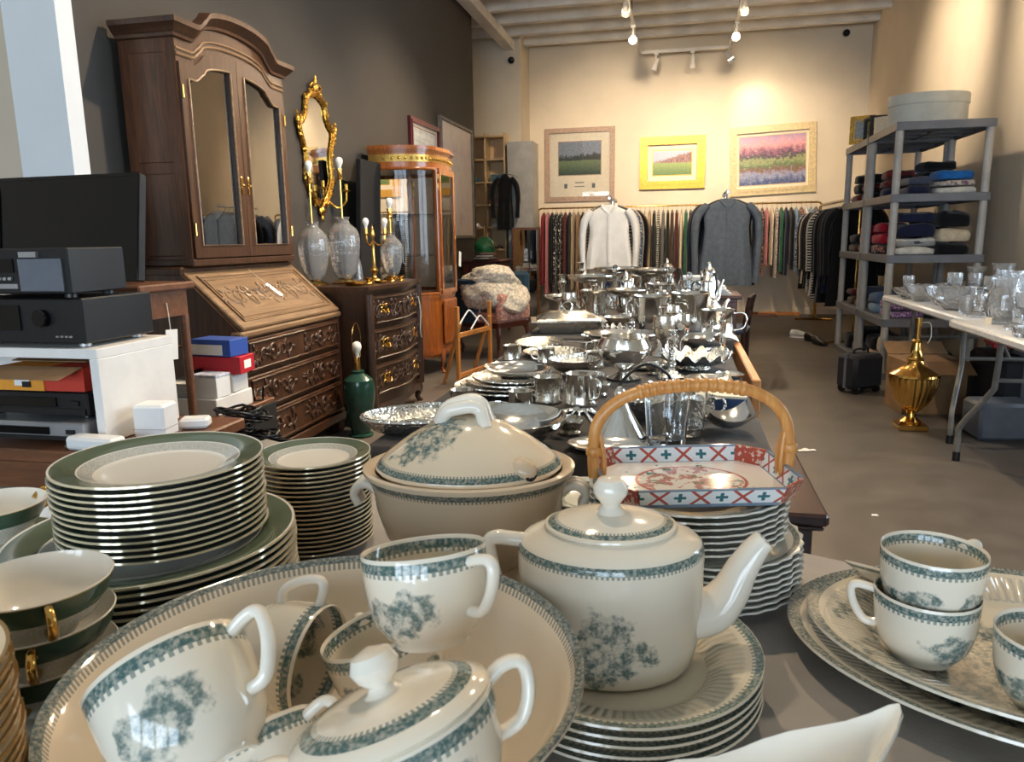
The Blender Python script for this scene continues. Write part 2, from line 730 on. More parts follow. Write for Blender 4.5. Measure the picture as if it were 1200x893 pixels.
M['greydark'] = plain('dark_grey_plastic', (96, 100, 108), .5, var=.06)
M['steel_paint'] = plain('grey_painted_steel', (120, 118, 114), .4)
M['white_lam'] = plain('white_laminate', (232, 228, 222), .4, var=.03)
M['white_pl'] = plain('white_plastic', (236, 236, 234), .3, var=.02)
M['table_white'] = plain('speckled_white_tabletop', (216, 220, 226), .35, var=.06, vs_=60)
M['paper'] = plain('white_paper', (240, 238, 232), .8, var=.02)
M['card'] = plain('cardboard', (136, 104, 70), .85, var=.08)
M['cord'] = plain('string', (220, 214, 200), .9)
M['crystal'] = glass('cut_crystal', (252, 254, 255), 0.0, 1.45, bump=.45, bs=60, trans=.84)
M['glassclear'] = glass('clear_glass', (250, 253, 255), 0.0, 1.48)
M['pane'] = pane('cabinet_glass', refl=.0)
M['paneblue'] = pane('shop_window_glass', refl=.02)
M['porc'] = china('white_porcelain', (234, 226, 211))

# ------------------------------------------------------------------ the room
XL, XR, YB, YF, ZC = -4.6, 2.58, 12.2, WY, 4.28
struct('floor', box(XL - .2, XR + .2, YF - .2, YB + .2, -.1, 0), M['floor'], label='stained grey brown concrete floor of the shop', cat='floor')
ceil = struct('ceiling', box(XL - .2, XR + .2, YF - .2, YB + .2, ZC, ZC + .1), M['ceil'], label='white painted timber ceiling with open joists', cat='ceiling')
jm = me('joist', box(XL, XR, -.055, .055, 4.06, ZC, .006), M['ceil'], 0)
y = 11.85
while y > 0.5:
    ob('joist', jm, None, ceil, loc=(0, y, 0))
    y -= .6
ob('beam', box(-2.62, -2.46, 2.0, YB, 3.93, 4.06, .008), M['ceil'], ceil, 0)
struct('wall_back', box(-2.38, XR + .2, YB, YB + .15, 0, ZC), M['wall'], label='warm white back wall behind the framed pictures', cat='wall')
struct('wall_back_left', box(XL, -2.38, 11.5, YB + .15, 0, ZC), M['wall'], label='warm white wall section projecting at back left', cat='wall')
wr = struct('wall_right', box(XR, XR + .2, SIDE_W[1][1], YB, 0, ZC), M['wall'], label='warm white right wall behind the plastic shelving', cat='wall')
ob('pier', box(XR, XR + .2, YF - .2, SIDE_W[0][0], 0, ZC), M['wall'], wr, 0)
ob('pier', box(XR, XR + .2, SIDE_W[0][1], SIDE_W[1][0], .6, 3.0), M['wall'], wr, 0)
ob('sill_wall', box(XR, XR + .2, SIDE_W[0][0], SIDE_W[1][1], 0, .6), M['wall'], wr, 0)
ob('lintel', box(XR, XR + .2, SIDE_W[0][0], SIDE_W[1][1], 3.0, ZC), M['wall'], wr, 0)
for k, (a, b) in enumerate(SIDE_W):
    g = ringframe([(a, .6), (b, .6), (b, 3.0), (a, 3.0)], [(a + .05, .65), (b - .05, .65), (b - .05, 2.95), (a + .05, 2.95)], .06, .11)
    wn = struct('window_%d' % (k + 5), ([(XR + v[1], v[0], v[2]) for v in g[0]], [tuple(reversed(f)) for f in g[1]]), M['frame_dark'], label='side window in the right wall, %s one' % ('nearer the street' if k == 0 else 'nearer the glassware'), cat='window')
    ob('pane', box(XR + .08, XR + .087, a + .05, b - .05, .65, 2.95), M['paneblue'], wn, 0)
struct('wall_left', box(XL - .2, XL, YF - .2, 11.5, 0, ZC), M['wall_beige'], label='beige wall closing the left side', cat='wall')
struct('wall_partition', box(-2.86, -2.7, 3.12, 10.0, 0, ZC - .22), M['wall_dark'], label='dark charcoal partition wall behind the antique furniture', cat='wall')
struct('wall_left_near', box(XL, -2.98, 3.2, 3.36, 0, ZC), M['wall_beige'], label='beige wall at far left behind the television', cat='wall')
struct('trim_1', box(-2.98, -2.7, 3.02, 3.12, 0, ZC - .22), M['wall_white'], label='white painted column beside the dark partition', cat='column')
# shop-front wall behind the viewer, with window openings
xs_ = [XL - .2] + [q for a, b in WINDOWS for q in (a, b)] + [XR + .2]
fr = struct('wall_front', join(box(XL - .2, XR + .2, YF - .15, YF, 0, WZ0), box(XL - .2, XR + .2, YF - .15, YF, WZ1, ZC)), M['wall'], label='shop front wall with tall street windows', cat='wall')
for k in range(0, len(xs_), 2):
    ob('pier', box(xs_[k], xs_[k + 1], YF - .15, YF, WZ0, WZ1), M['wall'], fr, 0)
for k, (a, b) in enumerate(WINDOWS):
    wn = struct('window_%d' % (k + 1), ringframe([(a, WZ0), (b, WZ0), (b, WZ1), (a, WZ1)], [(a + .05, WZ0 + .05), (b - .05, WZ0 + .05), (b - .05, WZ1 - .05), (a + .05, WZ1 - .05)], YF - .1, YF - .04), M['frame_dark'], label='tall street window pane number %s from the left' % nth(k + 1), cat='window')
    ob('pane', box(a + .05, b - .05, YF - .075, YF - .068, WZ0 + .05, WZ1 - .05), M['paneblue'], wn, 0)
# baseboard along the back wall
struct('baseboard_back', box(-2.36, XR, YB - .015, YB, 0, .09), M['wall'], label='painted baseboard along the back wall', cat='baseboard')

# ------------------------------------------------------------------ track lighting
M['lens'] = emit('lamp_lens', (255, 226, 180), 60.0)
TZ = 3.86
trk = thing('light_track', 'white U-shaped lighting track hung under the joists', 'light track', (0, 0, 0))
ob('rail', join(box(-.68, -.64, 1.0, 11.9, TZ - .02, TZ + .02), box(.6, .64, 1.0, 11.9, TZ - .02, TZ + .02), box(-.68, .64, 11.86, 11.9, TZ - .02, TZ + .02)), M['white_lam'], trk, 0)
for sx_ in (-.66, .62):
    for yy in (2.85, 6.45, 10.05):
        ob('hanger', tube([(sx_, yy, TZ), (sx_, yy, 4.06)], .008, 6), M['steel_paint'], trk)
HEAD = None


def track_head(x, y, target, energy, label, spot=70, lit=True):
    d = (Vector(target) - Vector((x, y, TZ - .16))).normalized()
    t = thing('track_spotlight', label, 'spotlight', (x, y, TZ - .02), 0, 'track spotlights on the ceiling track')
    ob('stem', join(tube([(0, 0, 0), (0, 0, -.14)], .012, 8), box(-.03, .03, -.02, .02, -.03, 0)), M['white_lam'], t)
    q = d.to_track_quat('-Z', 'Y').to_euler()
    h = ob('shade', xf(lathe([(.0, .07), (.022, .07), (.03, .04), (.034, -.02), (.052, -.1), (.05, -.1), (.03, -.02), (0, -.02)], 16), (0, 0, -.14), q), M['white_lam'], t)
    if lit:
        ob('lens', xf(lathe([(0, -.052), (.04, -.054), (.04, -.045), (0, -.045)], 16), (0, 0, -.14), q), M['lens'], h)
        l = light('track_lamp', 'SPOT', Vector((x, y, TZ - .16)) + d * .11, energy, WARM, target=target, spot_size=R(spot), spot_blend=1.0, shadow_soft_size=.045)
    return t


HEADS = [
    (-.42, 11.88, (-1.0, 12.1, 2.3), 0, 'dull unlit spotlight nearest the left end of the cross track', 80, False),
    (.1, 11.88, (.1, 12.15, 2.0), 0, 'dull unlit spotlight in the middle of the cross track', 80, False),
    (.60, 11.70, (1.6, 12.2, 2.3), 30, 'lit spotlight at the right corner of the track', 90),
    (-.66, 10.3, (-.5, 6.5, .9), 90, 'bright lit spotlight on the left track rail near the back', 95),
    (.62, 10.5, (.2, 6.5, .9), 90, 'bright lit spotlight on the right track rail near the back', 95),
    (.62, 7.9, (2.58, 8.6, 2.9), 170, 'spotlight over the plastic shelving on the right rail', 70),
    (.62, 6.3, (2.58, 6.2, 2.9), 170, 'spotlight over the glassware table on the right rail', 70),
    (-.66, 9.0, (-.8, 12.2, 2.2), 190, 'wall-washing spotlight on the left rail above the blouse stand', 75),
    (.62, 9.3, (1.0, 12.2, 2.2), 190, 'wall-washing spotlight on the right rail above the shirt stand', 75),
    (.62, 5.3, (-.1, 7.8, 1.2), 200, 'added spotlight brightening the blouse and shirt stands', 60),  # unseen lamp added to brighten the blouse and the clothes behind
    (-.66, 8.3, (-1.5, 11.6, 1.6), 120, 'added spotlight aimed at the left of the back rail', 85),  # unseen lamp, added for the left garments
    (.62, 8.7, (.4, 11.8, 1.6), 120, 'added spotlight aimed at the right of the back rail', 85),  # likewise added, lights the garments farther right
    (-.66, 7.6, (-2.5, 7.0, 1.2), 200, 'spotlight aimed at the glass display cabinet', 85),
    (-.66, 5.4, (-2.3, 4.8, 1.0), 200, 'spotlight aimed at the carved chest', 85),
    (-.66, 3.9, (-2.3, 3.6, 1.0), 190, 'spotlight aimed at the secretary desk', 85),
    (.62, 4.2, (-.2, 3.0, .75), 200, 'spotlight over the near silver table', 90),
    (-.66, 6.6, (-.2, 5.4, .8), 200, 'spotlight over the far silver table', 90),
    (-.66, 2.0, (-.2, 1.0, .8), 70, 'spotlight over the printed china', 100),
    (.62, 2.4, (1.2, 4.0, .4), 120, 'spotlight over the aisle floor', 95),
]
for h in HEADS:
    track_head(*h)

# ------------------------------------------------------------------ foreground table with china
T = .76
M['tablecloth'] = plain('grey_tablecloth', (158, 152, 146), .8, var=.06, vs_=6, bump=.15, bs=400)
M['cloth_dark'] = plain('dark_grey_tablecloth', (66, 63, 62), .8, var=.08, vs_=4, bump=.2, bs=300)


def table(name, label, x0, x1, y0, y1, z, mat, legmat, loc=(0, 0, 0), rot=0):
    t = thing(name, label, 'table', loc, rot)
    ob('tabletop', box(x0, x1, y0, y1, z - .04, z, .004), mat, t, 0)
    for a in (x0 + .08, x1 - .08):
        for b in (y0 + .08, y1 - .08):
            ob('leg', box(a - .02, a + .02, b - .02, b + .02, 0, z - .04, .003), legmat, t, 0)
    return t


def drape(name, label, x0, x1, y0, y1, z, drop, mat, loc=(0, 0, 0), rot=0, seed=1):
    """a cloth lying on a table and hanging down its sides with soft folds"""
    rg = random.Random(seed)
    per = [(x0, y0), (x1, y0), (x1, y1), (x0, y1)]
    pts = []
    for (ax, ay), (bx, by) in zip(per, per[1:] + per[:1]):
        n = max(6, int(math.hypot(bx - ax, by - ay) / .05))
        for k in range(n):
            pts.append((ax + (bx - ax) * k / n, ay + (by - ay) * k / n, math.atan2(-(bx - ax), (by - ay)) if False else None, (by - ay, -(bx - ax))))
    ph = [rg.uniform(0, 6) for _ in range(3)]
    rings = []
    for lev, (dz, fl) in enumerate([(0, 0), (-.004, .006), (-.02, .009), (-drop * .5, .014), (-drop, .02)]):
        ring = []
        for i, (px, py, _, (nx, ny)) in enumerate(pts):
            l = math.hypot(nx, ny)
            s = i / len(pts) * 2 * PI
            wv = (math.sin(s * 17 + ph[0]) + math.sin(s * 29 + ph[1])) * .007 * (-dz / drop)
            f = fl + wv + (.008 * (-dz / drop))
            ring.append((px + nx / l * f, py + ny / l * f, z + dz))
        rings.append(ring)
    n = len(pts)
    V = [p for r_ in rings for p in r_]
    F = [tuple(range(n))]
    for i in range(len(rings) - 1):
        for k in range(n):
            k2 = (k + 1) % n
            F.append((i * n + k2, i * n + k, (i + 1) * n + k, (i + 1) * n + k2))
    o = ob(name, (V, F), mat, None, 50, loc, (0, 0, rot))
    m = o.modifiers.new('thickness', 'SOLIDIFY')
    m.thickness = .002
    m.offset = 1
    return tag(o, label, 'tablecloth')


FR = R(-22)
# table frame: origin on its far edge, u along the edge, n towards the viewer is -y
table('display_table', 'folding display table under the printed china', -1.2, .8, -1.15, 0, T - .004, M['white_lam'], M['steel_paint'], (.2, 1.05, 0), FR)
drape('tablecloth', 'pale grey cloth on the table of printed china', -1.2, .8, -1.15, 0, T - .003, .3, M['tablecloth'], (.2, 1.05, 0), FR)


def plate_geo(d, h=.018, n=56, th=.0032, scal=0, amp=.0, well=.62):
    Rr = d / 2
    prof = [(0, 0), (Rr * (well - .06), 0), (Rr * well, .0015), (Rr * (well + .1), h * .5), (Rr * .97, h - .001), (Rr, h + .0005), (Rr * .995, h + th * .8), (Rr * .96, h + th * .55),
            (Rr * (well + .09), h * .5 + th), (Rr * (well - .01), th + .0018), (Rr * (well - .08), th + .001), (0, th + .001)]
    mod = None
    if scal:
        def mod(r, z, a):
            k = max(0, (r / Rr - .75) / .25)
            wv = amp * k * math.cos(scal * a)
            return ((r + wv) * math.cos(a), (r + wv) * math.sin(a), z + wv * .25)
    return lathe(prof, n, 1, 1, mod)


def stack(name, mesh, n, x, y, z0, pitch, label, cat, group, seed=0, tilt=(0, 0), jit=.0008, spin=True):
    rg = random.Random(seed)
    for k in range(n):
        o = bpy.data.objects.new(name, mesh)
        COL.objects.link(o)
        o.location = (x + rg.uniform(-jit, jit) + tilt[1] * k * pitch, y + rg.uniform(-jit, jit) - tilt[0] * k * pitch, z0 + k * pitch)
        o.rotation_euler = (tilt[0], tilt[1], rg.uniform(0, 6.28) if spin else 0)
        pos = n - k
        w_ = 'topmost' if pos == 1 else ('bottom' if k == 0 else nth(pos) + ' from the top')
        tag(o, label % w_, cat, group)


def green_mat(name, d, inner=.62):
    t = MT(name)
    x, y, z = t.xyz()
    r = (x * x + y * y).op('SQRT') / (d / 2)
    lace = t.voro(900, 'F1').step(.2, .6)
    rim = r.gt(.76) * r.lt(.975)
    band = r.gt(inner) * r.lt(.745)
    col = t.mix(band * (lace * .5 + .15), (238, 235, 226), (120, 128, 124))
    col = t.mix(rim * z.gt(.0085), col, (96, 108, 88))
    g = r.gt(.9925)
    col = t.mix(g, col, (222, 206, 170))
    t.set(Base_Color=col, Metallic=g * .25, Roughness=.12, Coat_Weight=.3)
    return t.m


BIG, SAL, BREAD = .30, .218, .165
mBig = me('dinner_plate', plate_geo(BIG, .018, 64), green_mat('green_rim_dinner', BIG))
mSal = me('salad_plate', plate_geo(SAL, .015, 64), green_mat('green_rim_salad', SAL))
mBread = me('bread_plate', plate_geo(BREAD, .013, 48), green_mat('green_rim_bread', BREAD))
GX, GY = -.562, .685
stack('dinner_plate', mBig, 15, GX, GY, T, .0077, 'large green-rimmed dinner plate, %s of the left stack', 'plate', 'large green-rimmed dinner plates', 1)
stack('salad_plate', mSal, 12, GX + .005, GY + .012, T + 15 * .0077 - .001, .0071, 'green-rimmed salad plate, %s of the pile on the dinner plates', 'plate', 'green-rimmed salad plates', 2)
stack('bread_plate', mBread, 20, -.515, .965, T, .0066, 'small green-rimmed bread plate, %s of the stack beside the tureen', 'plate', 'green-rimmed bread plates', 3)

# scalloped plates carrying the porcelain tray
SCD = .245
m_sc = china('scalloped_plate_glaze', (226, 224, 214), (96, 104, 100), rad=[(SCD * .455, SCD * .485, 0)], teeth=40)
mSc = me('scalloped_plate', plate_geo(SCD, .017, 120, .0032, 30, .0018), m_sc)
stack('scalloped_plate', mSc, 8, .034, .935, T, .0078, 'scalloped cream plate, %s of the lower pile under the porcelain tray', 'plate', 'scalloped plates', 4, spin=False)
stack('scalloped_plate', mSc, 7, .015, .94, T + 8 * .0078 + .0045, .0078, 'scalloped cream plate, %s of the upper pile under the porcelain tray', 'plate', 'scalloped plates', 5, spin=False)

# plates under the teapot
TPD = .262
m_tp = china('teapot_plate_glaze', (226, 216, 194), INK, rad=[(TPD * .468, TPD * .495, -1)], teeth=130, flute=(40, TPD * .30, TPD * .44))
mTp = me('soup_plate', plate_geo(TPD, .022, 72), m_tp)
stack('soup_plate', mTp, 5, -.046, .668, T, .0085, 'cream plate with blue-grey rim, %s of the pile under the teapot', 'plate', 'printed plates under the teapot', 6)

# printed saucers between tureen and scalloped plates
m_sa = china('green_print_saucer_glaze', (214, 212, 196), (84, 108, 88), rad=[(.035, .062, 0)], solid=.3)
mSa = me('printed_saucer', plate_geo(.15, .014, 40), m_sa)
stack('printed_saucer', mSa, 5, -.135, 1.13, T, .0075, 'green-printed saucer, %s of the pile behind the teapot lid', 'saucer', 'green-printed saucers', 7)


def teapot(loc, rot):
    t = thing('teapot', 'cream oval teapot printed with blue-green trees, on a pile of plates', 'teapot', loc, rot)
    sy = .80
    mb = china('teapot_glaze', CREAM, INK, zb=[(.113, .1195, -1)], scenes=[(-96, .040, 30, .034), (90, .043, 36, .032), (-140, .05, 14, .016)], teeth=120, sy=sy)
    ob('body', lathe([(0, .004), (.07, .004), (.072, 0), (.076, 0), (.080, .006), (.0855, .03), (.087, .07), (.0875, .110), (.0865, .118), (.081, .123), (.068, .129), (.058, .133), (.055, .134), (.052, .131), (0, .125)], 64, 1, sy), mb, t, 50)
    ml = china('teapot_lid_glaze', CREAM, INK, rad=[(.052, .0585, -1)], sy=sy, teeth=95)
    lid = ob('lid', lathe([(0, .131), (.059, .1315), (.062, .1335), (.0615, .1355), (.048, .141), (.026, .146), (.0, .148)], 56, 1, sy), ml, t, 50)
    ob('knob', xf(lathe([(.016, 0), (.012, .004), (.008, .008), (.011, .013), (.016, .020), (.0165, .026), (.012, .033), (0, .036)], 28), (0, 0, .145)), M['porc'], lid)
    path = spline([(.062, 0, .042), (.096, 0, .048), (.113, 0, .066), (.124, 0, .090), (.136, 0, .110), (.144, 0, .119)], 5)
    n = len(path)
    rr = [.020 * (1 - k / (n - 1)) ** 1.3 + .0125 for k in range(n)]
    ob('spout', tube(path, rr, 24, flat=.75), M['porc'], t, 60)
    hp = [(-.074, 0, .117), (-.095, 0, .120), (-.108, 0, .121), (-.115, 0, .116), (-.1135, 0, .100), (-.109, 0, .08), (-.102, 0, .062), (-.082, 0, .055)]
    ob('handle', tube(spline(hp, 4), .0085, 12, flat=.8), M['porc'], t, 60)
    return t


TZ0 = T + 5 * .0085 - .0012
teapot((-.058, .672, TZ0), R(10))


def tureen(loc, rot):
    t = thing('soup_tureen', 'large oval cream soup tureen with domed lid and leafy finial', 'tureen', loc, rot)
    sy = .82
    mb = china('tureen_glaze', (212, 192, 164), (74, 86, 82), zb=[(.139, .147, -1)], scenes=[(-98, .062, 24, .03), (60, .05, 30, .03)], sy=sy, teeth=170)  # base made tan: the dim light on the body is in the colour
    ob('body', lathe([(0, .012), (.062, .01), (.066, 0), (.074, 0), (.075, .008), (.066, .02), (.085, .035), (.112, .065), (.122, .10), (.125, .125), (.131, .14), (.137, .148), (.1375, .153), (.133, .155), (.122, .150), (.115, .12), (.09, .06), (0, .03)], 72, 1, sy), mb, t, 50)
    ml = china('tureen_lid_glaze', (222, 204, 176), (56, 92, 92), rad=[(.1135, .119, -1)], tops=[(-.045, -.030, .042, .036), (.045, .05, .04, .02)], sy=sy, teeth=170)
    lid = ob('lid', lathe([(0, .148), (.119, .1505), (.121, .154), (.117, .160), (.104, .172), (.078, .191), (.05, .207), (.025, .216), (0, .219)], 72, 1, sy), ml, t, 60)
    for dx, hh, rr in ((0, .014, .0115), (.011, .009, .009), (-.011, .010, .009)):
        pts = [(-.034, dx * .4, .208), (-.024, dx, .222 + hh * .3), (-.006, dx, .222 + hh * .85), (.008, dx, .222 + hh), (.018, dx, .22 + hh * .7), (.021, dx * 1.3, .22), (.026, dx * 2.0, .206)]
        ob('finial', tube(spline(pts, 4), rr, 10), M['porc'], lid, 70)
    hood = xf(ball(.016, 18, 1.25, 1.0, .75), (.074, -.059, .166), (0, R(20), R(-40)))
    ob('ladle_hood', hood, china('ladle_hood_glaze', (206, 184, 156)), lid, 70)
    ob('ladle_opening', xf(ball(.0105, 14, .9, .4, .75), (.0845, -.0685, .1605), (0, 0, R(42))), M['blackmat'], lid, 70)
    for s in (-1, 1):
        for k in (-1, 0, 1):
            pts = [(s * .118, k * .012, .118), (s * .132, k * .012, .128), (s * .145, k * .011, .126), (s * .152, k * .010, .114), (s * .146, k * .010, .10)]
            ob('handle', tube(spline(pts, 4), [.006] * 17, 10), M['porc'], t, 70)
    return t


tureen((-.262, .905, T), R(8))


# ---- cups
def cup_geo(Rr=.045, h=.062):
    k = Rr / .045
    q = h / .062
    return lathe([(0, .003 * q), (.023 * k, .002), (.024 * k, 0), (.027 * k, 0), (.0275 * k, .004 * q), (.034 * k, .009 * q), (.040 * k, .019 * q), (.0435 * k, .034 * q), (.0447 * k, .05 * q), (.0455 * k, .0665 * q), (.045 * k, .0675 * q), (.0437 * k, .066 * q),
                  (.0427 * k, .05 * q), (.0412 * k, .034 * q), (.037 * k, .02 * q), (.026 * k, .010 * q), (0, .007 * q)], 48)


def cup_handle(k=1.0):
    return tube(spline([(.043 * k, 0, .059), (.052 * k, 0, .061), (.061 * k, 0, .061), (.065 * k, 0, .056), (.063 * k, 0, .044), (.057 * k, 0, .032), (.050 * k, 0, .025), (.041 * k, 0, .025)], 4), .0050, 10, flat=.8)


mCup = china('teacup_glaze', CREAM, INK, zb=[(.0575, .0645, -1)], scenes=[(-75, .026, 38, .019), (120, .026, 40, .018), (-160, .026, 30, .014)], teeth=56)
gCup = me('body', cup_geo(), mCup, 60)
gHan = me('handle', cup_handle(), M['porc'], 60)


def orient(z, x):
    z = Vector(z).normalized()
    x = Vector(x)
    x = (x - z * x.dot(z)).normalized()
    return Matrix((x, z.cross(x), z)).transposed().to_euler()


def teacup(label, loc, rot, s=1.0, group='printed teacups'):
    t = thing('teacup', label, 'cup', loc, rot, group)
    ob('body', gCup, None, t)
    ob('handle', gHan, None, t)
    t.scale = (s, s, s)
    return t
# ---- wash bowl full of cups
BX, BY, BR = -.248, .468, .19
m_bowl = china('wash_bowl_glaze', (228, 214, 192), (84, 102, 104), rad=[(.1825, .1895, -1)], teeth=240)
bowl = ob('wash_bowl', lathe([(0, .006), (.07, .006), (.072, 0), (.085, 0), (.088, .012), (.12, .03), (.155, .065), (.175, .105), (.186, .126), (.190, .131), (.189, .1345), (.184, .133), (.171, .108), (.150, .068), (.115, .034), (.08, .018), (0, .015)], 96), m_bowl, None, 60, (BX, BY, T))
tag(bowl, 'large cream wash bowl with blue-grey rim, heaped with cups', 'bowl')
RT, UP, FW = Vector((.976, .216, -.015)), Vector((-.025, .185, .982)), Vector((-.215, .959, -.186))


def lean(zr, zu, zf, xr, xu, xf_):
    return orient(RT * zr + UP * zu + FW * zf, RT * xr + UP * xu + FW * xf_)


teacup('printed teacup standing highest in the wash bowl', (-.168, .474, .916), lean(-.10, .98, .02, .78, -.1, -.62), 1.0)
teacup('printed teacup tipped at the left front of the wash bowl', (-.260, .341, .894), lean(-.56, .72, .42, .88, .5, -.1), 1.08)
teacup('printed teacup lowest at the front of the wash bowl', (-.228, .362, .838), lean(-.50, .76, .38, .9, .42, -.1), .95)
teacup('printed teacup lying on its side at the back of the wash bowl', (-.345, .515, .868), lean(.93, -.1, -.25, -.1, .95, .1), 1.0)
teacup('printed teacup half hidden beneath the highest cup', (-.205, .505, .838), lean(-.30, .92, -.1, -.3, -.3, .8), 1.0)


def sugar_bowl(loc, rot):
    t = thing('sugar_bowl', 'lidded cream sugar bowl lying at the front of the wash bowl', 'sugar bowl', loc, rot)
    mb = china('sugar_glaze', CREAM, INK, zb=[(.059, .066, -1)], scenes=[(-90, .03, 40, .018)], teeth=70)
    ob('body', lathe([(0, .004), (.034, .003), (.036, 0), (.04, 0), (.044, .01), (.054, .035), (.0585, .06), (.0585, .068), (.055, .07), (.05, .06), (.045, .03), (0, .012)], 48), mb, t, 50)
    ml = china('sugar_lid_glaze', CREAM, INK, rad=[(.043, .0505, -1)], teeth=75)
    lid = ob('lid', lathe([(0, .067), (.056, .068), (.0585, .0705), (.057, .073), (.045, .079), (.025, .083), (0, .084)], 56), ml, t, 60)
    ob('knob', xf(lathe([(.014, 0), (.009, .003), (.007, .006), (.012, .011), (.0145, .017), (.0115, .024), (0, .028)], 24), (0, 0, .082)), M['porc'], lid)
    for s in (-1, 1):
        ob('handle', tube(spline([(s * .052, 0, .062), (s * .066, 0, .070), (s * .078, 0, .068), (s * .078, 0, .054), (s * .068, 0, .038), (s * .050, 0, .034)], 4), .006, 10, flat=.7), M['porc'], t, 60)
    return t


sugar_bowl((-.121, .330, .890), lean(-.33, .92, .02, .90, .33, .2)).scale = (.95, .95, .95)

# ---- platters and cups at the right
PA, PB = .235, .172


def platter(name, a, b, loc, rot, label):
    m = china(name + '_glaze', (226, 216, 196), (92, 108, 108), rad=[(.222, .234, 0)], tops=[(-.03, -.02, .15, .10), (.10, .06, .06, .03)], sx=a / .235, sy=b / .235, teeth=100, flute=(60, .165, .215), solid=.35)
    g = lathe([(0, 0), (.15, 0), (.158, .002), (.178, .012), (.228, .026), (.235, .028), (.234, .031), (.226, .029), (.178, .016), (.157, .006), (.15, .004), (0, .004)], 96, a / .235, b / .235)
    o = ob('serving_platter', g, m, None, 60, loc, (0, 0, rot))
    return tag(o, label, 'platter', 'oval serving platters')


platter('lower_platter', .245, .185, (.369, .787, T), R(-9), 'larger oval cream platter underneath at the right of the table')
platter('upper_platter', .225, .165, (.368, .785, T + .012), R(-9), 'fluted oval cream platter carrying the stacked teacups')
PZ = T + .012 + .0085
teacup('printed teacup at the bottom of the stacked pair on the platter', (.247, .764, PZ + .001), R(165), 1.05, 'teacups on the platter')
teacup('printed teacup nested on top of another on the platter', (.251, .768, PZ + .043), R(38), 1.05, 'teacups on the platter')
teacup('single printed teacup at the right end of the platter', (.330, .690, PZ + .003), R(20), 1.05, 'teacups on the platter')
sm = me('small_dish', plate_geo(.11, .012, 40), china('small_dish_glaze', CREAM, INK, rad=[(.047, .054, 0)]))
o = ob('small_dish', sm, None, None, loc=(.245, .864, PZ + .028), rot=(R(-20), R(12), 0))
tag(o, 'small printed dish leaning behind the stacked teacups', 'dish')

# ---- gravy boat, front right
def gravy_boat(loc, rot):
    t = thing('gravy_boat', 'white gravy boat with wavy rim at the very front', 'gravy boat', loc, rot)
    rings = []
    N = 48
    def ring(sc, z, spout, wav):
        out = []
        for k in range(N):
            a = 2 * PI * k / N
            x = .085 * sc * math.cos(a)
            yy = .042 * sc * math.sin(a)
            c = max(0, math.cos(a))
            x += spout * c ** 6 * .05
            yy *= 1 - .35 * c ** 4 * min(1, spout + .3)
            zz = z + spout * c ** 4 * .018 + wav * .0022 * math.cos(9 * a)
            out.append((x, yy, zz))
        return out
    for sc, z, sp, wv in ((.45, 0, 0, 0), (.47, .004, 0, 0), (.42, .012, 0, 0), (.70, .026, .2, 0), (.92, .05, .6, 0), (1.02, .074, 1, 1), (1.0, .0765, 1, 1), (.97, .074, 1, 1), (.86, .05, .6, 0), (.62, .03, .2, 0), (.3, .02, 0, 0)):
        rings.append(ring(sc, z, sp, wv))
    ob('body', loft(rings), M['porc'], t, 70)
    ob('handle', tube(spline([(-.082, 0, .07), (-.10, 0, .085), (-.118, 0, .07), (-.112, 0, .045), (-.078, 0, .03)], 5), .006, 10), M['porc'], t, 70)
    t.scale = (1.15, 1.15, 1.15)
    return t


gravy_boat((.016, .346, .812), R(40))
mSv = me('gravy_saucer', plate_geo(.16, .014, 48), china('gravy_saucer_glaze', CREAM, INK, rad=[(.068, .078, 0)]))
stack('gravy_saucer', mSv, 5, .016, .346, T, .0084, 'cream saucer, %s of the pile under the gravy boat', 'saucer', 'saucers under the gravy boat', 11)

# ---- far left: green cups, saucers, gold plates
def green_cup_mat():
    t = MT('green_cup_glaze')
    x, y, z = t.xyz()
    r = (x * x + y * y).op('SQRT')
    lace = t.voro(700).step(.2, .6)
    out = z.gt(.026)
    col = t.mix(lace * .35 + .1, (232, 228, 214), (130, 134, 120))
    col = t.mix(out, col, (66, 90, 70))
    col = t.mix(z.gt(.0445), col, (214, 186, 120))
    return t, col, r, z


t_, col_, r_, z_ = green_cup_mat()
t_.set(Base_Color=col_, Roughness=.12, Coat_Weight=.3)
m_gc = t_.m
gG = me('body', lathe([(0, .003), (.022, .002), (.023, 0), (.026, 0), (.027, .005), (.042, .016), (.052, .032), (.0565, .0455)], 48), m_gc, 60)
gGi = me('interior', lathe([(.0565, .0455), (.0555, .0462), (.0505, .032), (.04, .018), (.02, .009), (0, .008)], 48), M['porc'], 60)
gGh = me('handle', tube(spline([(.05, 0, .035), (.062, 0, .043), (.072, 0, .038), (.068, 0, .024), (.045, 0, .018)], 4), .0035, 8), M['brass'], 60)


def green_cup(label, loc, rot, group='green banded teacups'):
    t = thing('green_teacup', label, 'cup', loc, rot, group)
    ob('body', gG, None, t); ob('interior', gGi, None, t); ob('handle', gGh, None, t)
    return t


